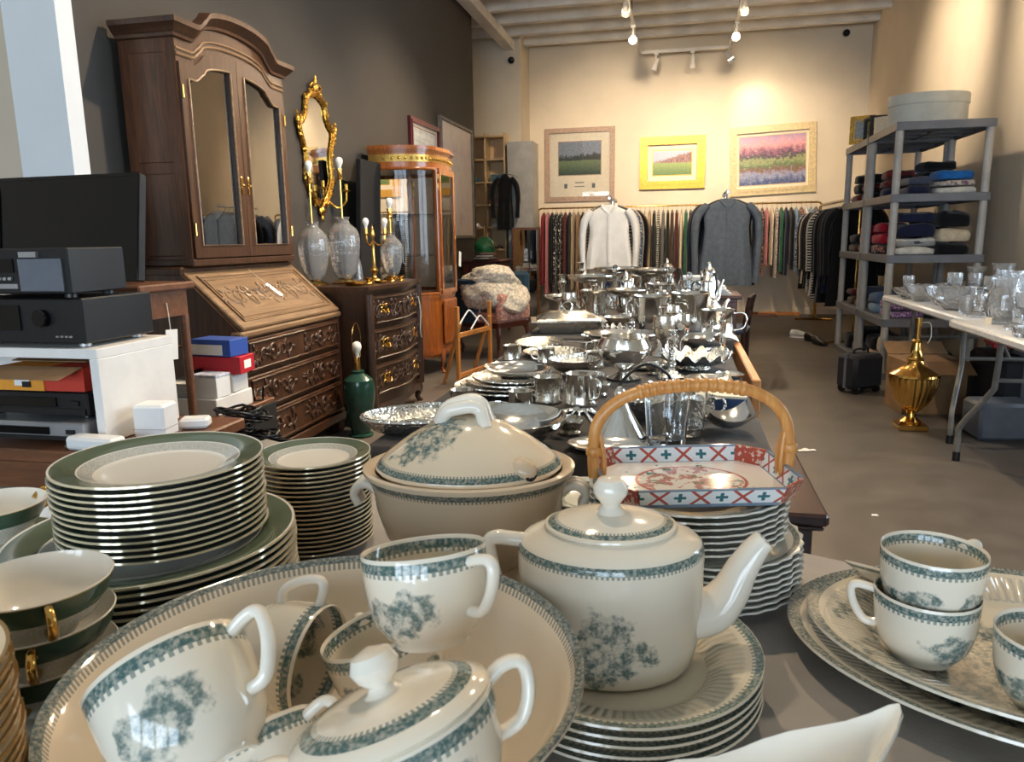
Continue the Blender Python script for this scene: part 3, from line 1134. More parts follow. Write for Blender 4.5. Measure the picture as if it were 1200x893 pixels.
m_gs = green_mat('green_rim_saucer', .13)
mGs = me('green_saucer', plate_geo(.13, .012, 48), m_gs)
stack('green_saucer', mGs, 10, -.502, .465, T, .0068, 'green-rimmed saucer, %s of the pile under the three green cups', 'saucer', 'green-rimmed saucers', 8)
for k, nm in enumerate(('bottom', 'middle', 'top')):
    green_cup('green and gold teacup, %s of the three nested at far left' % nm, (-.502 + .002 * k, .465, T + 10 * .0068 + .003 + k * .031), R(-62 + 12 * k))
stack('green_saucer', mGs, 14, -.785, .69, T, .0068, 'green-rimmed saucer, %s of the pile at the left frame edge', 'saucer', 'green-rimmed saucers', 9)
green_cup('single green and gold teacup on saucers at the left frame edge', (-.785, .69, T + 14 * .0068 + .003), R(80))
m_go = china('gold_edge_plate_glaze', (222, 208, 180), (128, 126, 122), rad=[(.074, .080, 0)], tops=[(.0, .0, .05, .05)], gold=[('r', .0872, .2)])
mGo = me('gilt_plate', plate_geo(.18, .014, 56), m_go)
stack('gilt_plate', mGo, 27, -.459, .284, T, .0072, 'gilt-edged cream plate, %s of the stack at bottom left', 'plate', 'gilt-edged plates', 10, jit=.0012)
# loose paper sleeve and dark folder behind the green plates
o = ob('paper_sleeve', sheet(lambda u, v: (-.05 + .10 * u, -.07 + .14 * v, .02 * math.sin(u * 2.4) * v), 10, 8, .002), M['paper'], None, 60, (-.80, .83, T + .060), (R(35), R(-14), R(35)))
tag(o, 'loose white paper sleeve beside the green plates', 'paper')
o = ob('folder', box(-.16, .16, -.11, .11, 0, .02, .004), M['black'], None, 0, (-.86, 1.12, T), (0, 0, R(10)))
tag(o, 'dark grey folder lying behind the green plates', 'folder')

# ---- porcelain tray with cane handle
def tray_mats():
    t = MT('red_lattice_wall')
    x, y, z = t.xyz()
    u = (x / .024).op('FRACT')
    odd = (x / .048).op('FRACT').gt(.5)
    v = (z - .003) / .020
    du = (u - .5).op('ABSOLUTE')
    dv = (v - .5).op('ABSOLUTE')
    cross = (du - dv).op('ABSOLUTE').lt(.11)
    flo = (du * du + dv * dv).op('SQRT')
    leaf = (du.lt(.09) + dv.lt(.09)).op('MINIMUM', 1.0) * flo.lt(.3)
    col = t.mix(cross * odd, (226, 230, 232), (178, 84, 72))
    col = t.mix(leaf * (odd * -1 + 1), col, (58, 110, 118))
    col = t.mix((dv - .44).gt(0), col, (120, 140, 160))
    t.set(Base_Color=col, Roughness=.08, Coat_Weight=.4)
    c = MT('red_corner_panel')
    n = c.noise(130, 3)
    c.set(Base_Color=c.mix(n.gt(.54), (168, 76, 62), (206, 176, 164)), Roughness=.1, Coat_Weight=.4)
    f = MT('painted_tray_floor')
    x, y, z = f.xyz()
    r = (x * x + y * y * 1.4).op('SQRT')
    nn = f.noise(70, 4)
    sp = r.lt(.07) * nn.gt(.52)
    ring = r.gt(.066) * r.lt(.07)
    col = f.mix(sp * .8, (228, 224, 218), (170, 80, 72))
    col = f.mix(r.lt(.09) * f.noise(55, 3).gt(.62), col, (86, 122, 96))
    col = f.mix(ring, col, (176, 90, 80))
    f.set(Base_Color=col, Roughness=.08, Coat_Weight=.4)
    return t.m, c.m, f.m


def porcelain_tray(loc, rot):
    t = thing('porcelain_tray', 'octagonal red and white patterned porcelain tray with arched cane handle', 'tray', loc, rot)
    mw_, mc, mf = tray_mats()
    hw, hd, ch, fl, H = .106, .080, .026, .010, .024
    inn = [(-hw + ch, -hd), (hw - ch, -hd), (hw, -hd + ch), (hw, hd - ch), (hw - ch, hd), (-hw + ch, hd), (-hw, hd - ch), (-hw, -hd + ch)]
    ob('floor_plate', prism(inn, 0, .004), mf, t, 0)
    for k in range(8):
        (ax, ay), (bx, by) = inn[k], inn[(k + 1) % 8]
        L = math.hypot(bx - ax, by - ay)
        a = math.atan2(by - ay, bx - ax)
        e = fl * math.tan(R(22.5))
        V = []
        for yo in (0, -.0035):
            V += [(-L / 2, yo, 0), (L / 2, yo, 0), (L / 2 + e, yo - fl, H), (-L / 2 - e, yo - fl, H)]
        F = [(3, 2, 1, 0), (4, 5, 6, 7), (0, 1, 5, 4), (1, 2, 6, 5), (2, 3, 7, 6), (3, 0, 4, 7)]
        ob('side_panel', (V, F), mw_ if k % 2 == 0 else mc, t, 0, ((ax + bx) / 2, (ay + by) / 2, 0), (0, 0, a))
    arch = spline([(-.122, 0, .012), (-.123, 0, .05), (-.116, 0, .085), (-.085, 0, .112), (-.035, 0, .124), (.03, 0, .125), (.08, 0, .114), (.112, 0, .088), (.122, 0, .05), (.121, 0, .012)], 6)
    h = ob('handle', tube(arch, .0075, 12), M['rattan'], t, 60)
    for k in range(14):
        i = 20 + k
        p, q = Vector(arch[i]), Vector(arch[i + 1])
        d = (q - p).normalized()
        e = d.to_track_quat('Z', 'Y').to_euler()
        ob('cane_binding', xf(lathe([(.0072, -.0035), (.0092, -.002), (.0092, .002), (.0072, .0035)], 12), tuple((p + q) / 2), e), M['rattan'], h, 60)
    for s in (-1, 1):
        for yy in (-.006, .006):
            ob('cane_loop', tube(spline([(s * .112, yy, .006), (s * .110, yy, .03), (s * .114, yy * .5, .06), (s * .119, 0, .075)], 4), .003, 8), M['rattan'], h, 60)
        ob('cane_collar', xf(lathe([(.008, -.006), (.0105, -.004), (.0105, .004), (.008, .006)], 12), (s * .122, 0, .045)), M['rattan'], h, 60)
    return t


porcelain_tray((.02, .93, T + 15 * .0078 + .0175), R(14))

# ------------------------------------------------------------------ secretary desk with glazed hutch (local: front faces -y)
def scrollwork(cx, cz, w_, h_, y, r=.0045, n=2, seed=0):
    """carved foliage scrolls in relief inside a w x h field"""
    g = []
    rg = random.Random(seed)
    g.append(tube([(cx + w_ * .07 * math.cos(a * PI / 8), y, cz + h_ * .32 * math.sin(a * PI / 8)) for a in range(16)], r * 1.2, 6, True))
    g.append(ball(r * 2.6, 8, 1, .6, 1, (cx, y, cz)))
    for s in (-1, 1):
        for k in range(n):
            x = cx + s * w_ * (.17 + .62 * k / n / 2)
            d = 1 if k % 2 == 0 else -1
            sp = spiral(x + s * w_ * .05, cz - d * h_ * .06, h_ * .34, h_ * .05, (PI if s > 0 else 0), (PI if s > 0 else 0) + s * d * 4.4 * PI / 2 * -1, y, 16)
            g.append(tube(sp, [r * (1.2 - .6 * q / 16) for q in range(17)], 6))
            for j in range(4):
                a = rg.uniform(0, 6.28)
                lx, lz = x + s * w_ * .05 + math.cos(a) * h_ * .40, cz + math.sin(a) * h_ * .34
                g.append(xf(ball(r * 2.0, 8, 1.9, .7, .8), (lx, y, lz), (0, -a, 0)))
    return join(*g)


def frame_mould(x0, x1, z0, z1, y, r=.008):
    return tube([(x0, y, z0), (x1, y, z0), (x1, y, z1), (x0, y, z1)], r, 6, True)


def handle_drop(y, x, z, w_=.07):
    return join(xf(ball(.02, 10, 1.5, .25, 1), (x, y, z)), tube(spline([(x - w_ / 2, y - .012, z + .004), (x - w_ * .3, y - .022, z - .016), (x, y - .024, z - .022), (x + w_ * .3, y - .022, z - .016), (x + w_ / 2, y - .012, z + .004)], 3), .004, 6))


def arch(t):
    """bonnet curve: flat shoulders, ogee, dome"""
    t = abs(t)
    if t > .74:
        return 0.0
    if t > .58:
        q = (.74 - t) / .16
        return .045 * q * q * (3 - 2 * q)
    return .045 + .055 * math.sqrt(max(0, 1 - (t / .60) ** 2))


def secretary(loc, rot):
    t = thing('secretary_desk', 'carved dark walnut secretary desk with mirrored bonnet-top hutch', 'desk', loc, rot)
    W, Dp = 1.10, .56           # lower part
    x0, x1 = -W / 2, W / 2
    zl, zt = .77, 1.04          # lid bottom / top
    yf, ym = -Dp, -Dp + .30     # front, lid top line
    # carcass with slanted front (polygon in yz extruded along x)
    side = [(0, .10), (yf + .02, .10), (yf + .02, zl - .02), (ym + .02, zt), (0, zt)]
    def yz(poly, xa, xb):
        g = prism([(a, b) for a, b in poly], xa, xb)
        return [(v[2], v[0], v[1]) for v in g[0]], g[1]
    ob('carcass', yz(side, x0 + .02, x1 - .02), M['walnut_side'], t, 0)
    for s in (-1, 1):
        xx = x0 if s < 0 else x1 - .025
        ob('side_panel', yz([(0, .06), (yf, .06), (yf, zl - .01), (ym, zt + .01), (0, zt + .01)], xx, xx + .025), M['walnut'], t, 0)
        xe = xx if s < 0 else xx - .06
        for ya, yb in ((yf, yf + .08), (-.08, 0)):
            ob('foot', box(xe, xe + .085, ya, yb, 0, .08, .008), M['walnut'], t, 0)
    ob('plinth', box(x0 - .01, x1 + .01, yf - .01, 0, .07, .13, .008), M['walnut'], t, 0)
    ob('writing_rail', box(x0 - .012, x1 + .012, yf - .015, yf + .05, zl - .035, zl, .01), M['walnut_worn'], t, 0)
    for k, (a, b) in enumerate(((.14, .33), (.345, .535), (.55, .725))):
        d = ob('drawer', box(x0 + .03, x1 - .03, yf - .006, yf + .03, a, b, .006), M['walnut'], t, 0)
        ob('moulding', frame_mould(x0 + .05, x1 - .05, a + .02, b - .02, yf - .009, .007), M['walnut'], d)
        for c in (-.27, .27):
            ob('carving', scrollwork(c, (a + b) / 2, .44, (b - a) * .72, yf - .008, .006, 2, k), M['walnut'], d)
    # slanted lid, built flat then tilted
    L = math.hypot(ym - yf, zt - zl) + .02
    an = math.atan2(zt - zl, ym - yf)
    def tilt(g):
        return xf(g, (0, yf - .004, zl + .002), (an, 0, 0))
    lid = ob('fall_front', tilt(box(x0 + .012, x1 - .012, 0, L, -.01, .018, .006)), M['walnut_worn'], t, 0)
    def flat(g):   # relief modelled on the xz plane laid onto the lid
        return tilt([(v[0], v[2], .018 - v[1]) for v in g[0]] and ([(v[0], v[2], .018 - v[1]) for v in g[0]], [tuple(reversed(f)) for f in g[1]]))
    ob('moulding', flat(join(frame_mould(x0 + .07, x1 - .07, .05, L - .05, .0, .009), frame_mould(x0 + .10, x1 - .10, .075, L - .075, .0, .005))), M['walnut_worn'], lid)
    for c in (-.21, .21):
        ob('carving', flat(scrollwork(c, L / 2, .40, L * .5, 0, .006, 2, 7)), M['walnut_worn'], lid)
    tg = ob('price_tag', flat(xf(box(-.02, .02, -.004, -.001, -.06, .06), (.06, 0, L * .52), (0, R(-18), 0))), M['paper'], t, 0)
    ob('string', flat(tube([(.045, -.004, L * .52 + .055), (.03, -.004, L * .52 + .10), (.02, -.004, L - .02)], .0012, 5)), M['cord'], tg)
    ob('desk_top', box(x0, x1, ym - .01, .01, zt, zt + .05, .012), M['walnut'], t, 0)
    # hutch
    HW, HD = 1.0, .30
    hx0, hx1, hz0, hz1 = -HW / 2, HW / 2, zt + .05, 2.16
    yfh = -HD
    ob('hutch_back', box(hx0 + .004, hx1 - .004, -.02, -.002, hz0, hz1 + .03), M['walnut_side'], t, 0)
    for s in (-1, 1):
        xx = hx0 if s < 0 else hx1 - .03
        sp = ob('hutch_side', box(xx, xx + .03, yfh, 0, hz0, hz1), M['walnut_side'], t, 0)
        xo = hx0 - .004 if s < 0 else hx1 - .006
        for a, b in ((hz0 + .05, hz0 + .45), (hz0 + .50, hz1 - .06)):
            ob('raised_panel', box(xo, xo + .01, yfh + .05, -.05, a, b, .008), M['walnut_side'], sp, 0)
    ob('hutch_base', box(hx0 - .01, hx1 + .01, yfh - .012, 0, hz0, hz0 + .035, .006), M['walnut'], t, 0)
    N = 40
    top = lambda x: hz1 - .10 + arch(x / (HW / 2))            # frieze / door-top line
    fz = [(hx0 * .994 + HW * .994 * k / N, top(hx0 * .994 + HW * .994 * k / N)) for k in range(N + 1)]
    # frieze board between the door tops and the cornice
    cz = lambda x: hz1 + arch(x / (HW / 2)) * 1.15
    ob('frieze', wallprism([(x, z - .005) for x, z in fz] + [(x, cz(x)) for x, _ in reversed(fz)], yfh - .004, yfh + .03), M['walnut'], t, 30)
    ob('frieze_bead', join(tube([(x, yfh - .006, z + .03) for x, z in fz], .008, 6), tube([(x, yfh - .006, z + .055) for x, z in fz], .006, 6)), M['walnut_worn'], t)
    # cornice: moulding swept along the bonnet line, returning along the sides
    prof = [(0, 0), (.018, .004), (.022, .018), (.034, .026), (.052, .05), (.060, .054), (.062, .078), (0, .085)]
    rings = []
    path = [(hx0, 0.0, cz(hx0), (-1, 0))] + [(hx0, yfh, cz(hx0), (-1, -1))] + [(x, yfh, cz(x), (0, -1)) for x, _ in fz[1:-1]] + [(hx1, yfh, cz(hx1), (1, -1))] + [(hx1, 0.0, cz(hx1), (1, 0))]
    for (x, yy, z, (nx, ny)) in path:
        rings.append([(x + nx * p, yy + ny * p, z + q) for p, q in prof])
    ob('cornice', loft(rings), M['walnut'], t, 30)
    tp = [(hx0, 0)] + [(hx0, yfh), (hx1, yfh), (hx1, 0)]
    ob('hutch_top', prism(tp, hz1, hz1 + .05), M['walnut_side'], t, 0)
    # doors
    for s in (-1, 1):
        xa, xb = (hx0 + .012, -.002) if s < 0 else (.002, hx1 - .012)
        n = 22
        bot = hz0 + .04
        fw_ = .062
        outer = [(xa, bot), (xb, bot)] + [(xb + (xa - xb) * k / n, top(xb + (xa - xb) * k / n) - .004) for k in range(n + 1)]
        ia, ib = xa + fw_, xb - fw_
        inner = [(ia, bot + fw_), (ib, bot + fw_)] + [(ib + (ia - ib) * k / n, top((ib + (ia - ib) * k / n)) - .075) for k in range(n + 1)]
        d = ob('door', ringframe(outer, inner, yfh - .014, yfh + .012), M['walnut'], t, 30)
        ob('bead', tube([(p, yfh - .016, q) for p, q in inner], .006, 6, True), M['walnut_worn'], d)
        ob('mirror_pane', wallprism(inner, yfh + .002, yfh + .008), M['mirror'], d, 0)
        hx = xb - .03 if s < 0 else xa + .03
        ob('key_plate', join(box(hx - .008, hx + .008, yfh - .02, yfh - .013, 1.46, 1.56, .003), ball(.009, 10, 1, 1, 1, (hx, yfh - .024, 1.51))), M['brass'], d)
        hx = xa + .008 if s < 0 else xb - .008
        for zz in (hz0 + .18, hz1 - .24):
            ob('hinge', tube([(hx, yfh - .018, zz - .03), (hx, yfh - .018, zz + .03)], .006, 8), M['brass'], d)
    return t


secretary((-2.66, 3.84, 0), R(90))


# ------------------------------------------------------------------ carved commode
def commode(loc, rot):
    t = thing('carved_chest', 'dark carved chest of three drawers with brass handles holding glass lamps', 'chest', loc, rot)
    W, Dp, H = .92, .50, .92
    n = 20
    bow = lambda x: -Dp - .045 * math.cos(x / (W / 2) * PI / 2) - .012 * math.cos(x / (W / 2) * PI * 1.5)
    def plan(e=0.0, zlift=0):
        return [(-W / 2 - e, 0), ] + [(-W / 2 - e + (W + 2 * e) * k / n, bow((-W / 2 + W * k / n)) - e) for k in range(n + 1)] + [(W / 2 + e, 0)]
    ob('carcass', prism(plan(), .14, H - .04), M['oak_dark'], t, 30)
    ob('top', join(prism(plan(.015), H - .045, H - .025), prism(plan(.03), H - .025, H)), M['oak_dark'], t, 30)
    for k, (a, b) in enumerate(((.20, .41), (.43, .64), (.66, .86))):
        fr_ = [(x, bow(x)) for x in [-W / 2 + .05 + (W - .10) * q / n for q in range(n + 1)]]
        V, F = [], []
        for x, yy in fr_:
            V += [(x, yy + .01, a), (x, yy - .016, a + .006), (x, yy - .016, b - .006), (x, yy + .01, b)]
        for q in range(n):
            for j in range(4):
                j2 = (j + 1) % 4
                F.append((q * 4 + j, q * 4 + j2, (q + 1) * 4 + j2, (q + 1) * 4 + j))
        F += [(3, 2, 1, 0), tuple(n * 4 + j for j in range(4))]
        d = ob('drawer', (V, [tuple(reversed(f)) for f in F]), M['oak_dark'], t, 30)
        def onbow(g):
            return [(v[0], v[1] + bow(v[0]) - .017, v[2]) for v in g[0]], g[1]
        ob('moulding', onbow(tube([(-W / 2 + .07 + (W - .14) * q / 12, 0, a + .02) for q in range(13)] + [(W / 2 - .07 - (W - .14) * q / 12, 0, b - .02) for q in range(13)], .007, 6, True)), M['oak_dark'], d)
        for c in (-.27, 0, .27):
            ob('carving', onbow(scrollwork(c, (a + b) / 2, .27, .15, 0, .0055, 2, k + int(c * 10))), M['oak_dark'], d)
        for c in (-.27, .27):
            g = join(xf(ball(.03, 12, 1.2, .25, 1), (c, -.004, (a + b) / 2 + .01)), *[xf(ball(.014, 8, 1.5, .4, .7), (c + .035 * math.cos(q), -.004, (a + b) / 2 + .01 + .03 * math.sin(q)), (0, -q, 0)) for q in (0.6, 2.5, 3.8, 5.6)])
            ob('handle', onbow(join(g, handle_drop(-.004, c, (a + b) / 2, .06))), M['brass'], d)
    ob('apron', [v for v in [wallprism([(-W / 2, .14), (-W / 2, .06), (-W / 2 + .10, .10), (-.12, .075), (0, .05), (.12, .075), (W / 2 - .10, .10), (W / 2, .06), (W / 2, .14)], -Dp - .02, -Dp + .01)]][0], M['oak_dark'], t, 0)
    for sx_ in (-1, 1):
        for yy in (-Dp, -.06):
            ob('foot', tube(spline([(sx_ * (W / 2 - .04), yy + .02, .16), (sx_ * (W / 2 - .01), yy + .0, .10), (sx_ * (W / 2 - .035), yy + .01, .04), (sx_ * (W / 2 - .015), yy - .01, 0.0)], 4), [.035, .034, .032, .03, .028, .026, .024, .022, .02, .019, .019, .022, .024], 8), M['oak_dark'], t)
        ob('corner_post', tube([(sx_ * (W / 2 - .005), -Dp - .01, .14), (sx_ * (W / 2 - .005), -Dp - .01, H - .05)], .03, 10), M['oak_dark'], t)
    st = ob('hanging_string', tube(spline([(.30, -Dp - .07, .80), (.33, -Dp - .075, .70), (.31, -Dp - .075, .56), (.335, -Dp - .075, .50)], 4), .004, 6), M['cord'], t)
    return t


commode((-2.42, 4.885, 0), R(90))
CT = .922


# ------------------------------------------------------------------ lamps on the chest
M['bulb'] = glass('frosted_bulb', (250, 248, 240), .35, 1.2)
M['bulb'] = plain('opal_bulb', (244, 240, 228), .25, var=.01)


def bulb(z, s=1.0):
    return xf(lathe([(.012, 0), (.013, .02), (.02, .04), (.03, .062), (.031, .078), (.025, .095), (.012, .105), (0, .108)], 20), (0, 0, z), (0, 0, 0), s)


def urn_lamp(label, loc, h=.62, big=1.0, stem_=.30, mat='crystal', glassname='crystal_body'):
    """cut glass urn lamp: brass foot, glass urn, neck, tall brass stem, socket, bulb"""
    t = thing('crystal_lamp', label, 'lamp', loc, 0, 'crystal table lamps on the carved chest')
    b = big
    ob('base', lathe([(0, 0), (.062 * b, 0), (.065 * b, .008), (.05 * b, .018), (.03 * b, .03), (.028 * b, .04), (0, .04)], 28), M['brass'], t)
    ob(glassname, xf(lathe([(0, .0), (.035, .0), (.05, .02), (.060, .05), (.067, .08), (.0725, .115), (.076, .15), (.077, .175), (.074, .20), (.068, .22), (.058, .235), (.035, .255), (.028, .27), (.034, .285), (0, .285)], 18), (0, 0, .035), (0, 0, 0), b), M[mat], t, 0)
    z = .035 + .285 * b
    ob('stem', tube([(0, 0, z - .01), (0, 0, z + stem_)], .007, 10), M['brass'], t)
    s = ob('socket', xf(lathe([(0, 0), (.02, 0), (.022, .01), (.016, .02), (.017, .06), (.021, .062), (.021, .07), (0, .07)], 20), (0, 0, z + stem_)), M['brass'], t)
    ob('bulb', bulb(z + stem_ + .06, .8), M['bulb'], t)
    return t


urn_lamp('faceted crystal urn lamp nearest the desk hutch', (-2.34, 4.58, CT), big=1.3, stem_=.24)
urn_lamp('largest crystal urn lamp, second from the desk hutch', (-2.21, 4.76, CT), big=1.42, stem_=.24)
urn_lamp('small clear crystal lamp beside the display cabinet', (-2.03, 5.16, CT), big=1.05, stem_=.10)


def candelabra(loc):
    t = thing('candelabra', 'brass three-armed candelabra lamp with glass drops', 'candelabra', loc)
    ob('base', lathe([(0, 0), (.055, 0), (.05, .012), (.02, .03), (.016, .05), (.03, .08), (.012, .11), (.010, .30), (.018, .32), (.008, .36), (0, .40)], 24), M['brass'], t)
    for k in range(3):
        a = k * 2.094 + .4
        c, s = math.cos(a), math.sin(a)
        ob('arm', tube(spline([(0, 0, .28), (.04 * c, .04 * s, .25), (.075 * c, .075 * s, .27), (.085 * c, .085 * s, .32)], 5), .006, 8), M['brass'], t)
        cp = ob('cup', xf(lathe([(0, 0), (.024, .008), (.026, .012), (.012, .014), (.013, .05), (0, .05)], 16), (.085 * c, .085 * s, .315)), M['brass'], t)
        ob('bulb', xf(bulb(0, .7), (.085 * c, .085 * s, .36)), M['bulb'], t)
    return t


candelabra((-2.08, 4.95, CT))
o = ob('glass_decanter', lathe([(0, 0), (.05, 0), (.052, .01), (.045, .10), (.03, .17), (.014, .20), (.013, .25), (.02, .255), (.017, .26), (.010, .25), (.010, .2), (.026, .16), (.04, .09), (.045, .012), (0, .01)], 16), M['crystal'], None, 0, (-2.25, 5.02, CT))
tag(o, 'tapered glass decanter behind the brass candelabra', 'decanter')
# brass and copper trinkets in front of the lamps
for k, (x, yy, s, kind) in enumerate(((-2.05, 4.55, 1.0, 0), (-2.02, 4.70, .8, 1), (-1.99, 4.83, .6, 0), (-1.95, 4.94, .8, 1), (-1.93, 5.06, .7, 1))):
    if kind == 0:
        g = lathe([(0, .002), (.05, .002), (.055, 0), (.06, .004), (.075, .02), (.078, .026), (.07, .022), (.05, .008), (0, .008)], 28)
        nm = ('brass_dish', 'brass dish among the trinkets on the carved chest, %s' % ('nearest the desk' if k == 0 else 'beside the candelabra'), 'dish')
    else:
        g = lathe([(0, 0), (.035, 0), (.03, .012), (.012, .02), (.018, .03), (.04, .045), (.042, .05), (.036, .048), (.0, .035)], 24)
        nm = ('brass_compote', 'small footed brass compote on the carved chest, %s' % {1: 'near the largest lamp', 3: 'near the candelabra foot', 4: 'nearest the display cabinet'}[k], 'dish')
    tag(ob(nm[0], xf(g, s=s), M['brass'], None, 50, (x, yy, CT)), nm[1], nm[2])


# ------------------------------------------------------------------ gilt mirror on the dark wall
def gilt_mirror(loc, rot):
    t = thing('gilt_mirror', 'ornate gilt cartouche wall mirror on the dark partition', 'mirror', loc, rot)
    half = [(0, -.42), (.10, -.38), (.18, -.30), (.235, -.20), (.225, -.10), (.23, .0), (.275, .10), (.30, .18), (.24, .22), (.18, .30), (.165, .38), (.08, .43), (0, .445)]
    hh = spline([(x, 0, z) for x, z in half], 3)
    outl = [(x, z) for x, _, z in hh] + [(-x, z) for x, _, z in reversed(hh[1:-1])]
    inn = [(x * .80, z * .88 + .01) for x, z in outl]
    ob('mirror_plate', wallprism(inn, -.012, -.006), M['mirror'], t, 0)
    ob('backing', wallprism(outl, -.006, 0), M['walnut_side'], t, 0)
    ob('frame', join(tube([(x * .9, -.016, z * .94 + .005) for x, z in outl], .022, 8, True), tube([(x * .8, -.02, z * .88 + .01) for x, z in outl], .007, 6, True)), M['gilt'], t)
    n = len(outl)
    for k in range(0, n, 3):
        x, z = outl[k]
        a = math.atan2(z, x)
        ob('leaf_ornament', join(xf(ball(.022, 10, 1.3, .7, .8), (x * .97, -.024, z * .97), (0, -a, 0)), xf(ball(.012, 8, 1.4, .7, .7), (x * 1.02, -.022, z * 1.02), (0, -a + .6, 0))), M['gilt'], t)
    crest = [ball(.03, 12, 1, .6, 1.2, (0, -.03, .46)), ball(.02, 10, 1, .6, 1.3, (0, -.03, .505)), ball(.012, 8, 1, .7, 1.6, (0, -.03, .535))]
    for s in (-1, 1):
        crest.append(tube(spiral(s * .045, .455, .04, .01, 0 if s > 0 else PI, (0 if s > 0 else PI) + s * 6, -.03), .009, 6))
        ob('shoulder_finial', join(ball(.026, 10, .8, .7, 1.3, (s * .30, -.025, .20)), ball(.014, 8, .9, .7, 1.3, (s * .305, -.025, .245)), tube(spiral(s * .285, .15, .04, .01, PI / 2, PI / 2 + s * 5, -.025), .009, 6)), M['gilt'], t)
        arm = ob('candle_arm', tube(spline([(s * .10, -.02, -.34), (s * .15, -.08, -.40), (s * .19, -.13, -.36), (s * .20, -.14, -.28)], 5), .008, 8), M['gilt'], t)
        ob('drip_pan', xf(lathe([(0, 0), (.03, .006), (.034, .014), (.014, .016), (.013, .06), (0, .06)], 16), (s * .20, -.14, -.28)), M['gilt'], arm)
    ob('crest', join(*crest), M['gilt'], t)
    ob('pendant', join(ball(.04, 12, 1.2, .5, .9, (0, -.025, -.43)), ball(.02, 10, 1, .6, 1.5, (0, -.025, -.48))), M['gilt'], t)
    return t


gilt_mirror((-2.70, 5.42, 1.86), R(90))

# ------------------------------------------------------------------ green ceramic lamp on the floor
def green_lamp(loc):
    t = thing('ceramic_lamp', 'tall dark green ceramic lamp with bare bulb on the floor', 'lamp', loc)
    mg = plain('green_glaze', (34, 68, 58), .12, var=.1, vs_=14)
    ob('base', lathe([(0, 0), (.075, 0), (.078, .012), (.062, .022), (0, .022)], 28), mg, t)
    ob('body', lathe([(0, .02), (.058, .022), (.064, .05), (.082, .14), (.098, .25), (.1, .31), (.088, .36), (.05, .39), (.036, .40), (.04, .415), (.03, .42), (0, .42)], 36), mg, t)
    ob('socket', lathe([(0, .42), (.018, .42), (.018, .47), (.014, .50), (0, .50)], 16), M['brass'], t)
    ob('bulb', bulb(.495, .95), M['bulb'], t)
    ob('harp', tube(spline([(.0, .02, .46), (.0, .06, .55), (0, .055, .66), (0, 0, .71), (0, -.055, .66), (0, -.06, .55), (0, -.02, .46)], 5), .0025, 6), M['brass'], t)
    return t


green_lamp((-1.93, 4.26, 0))

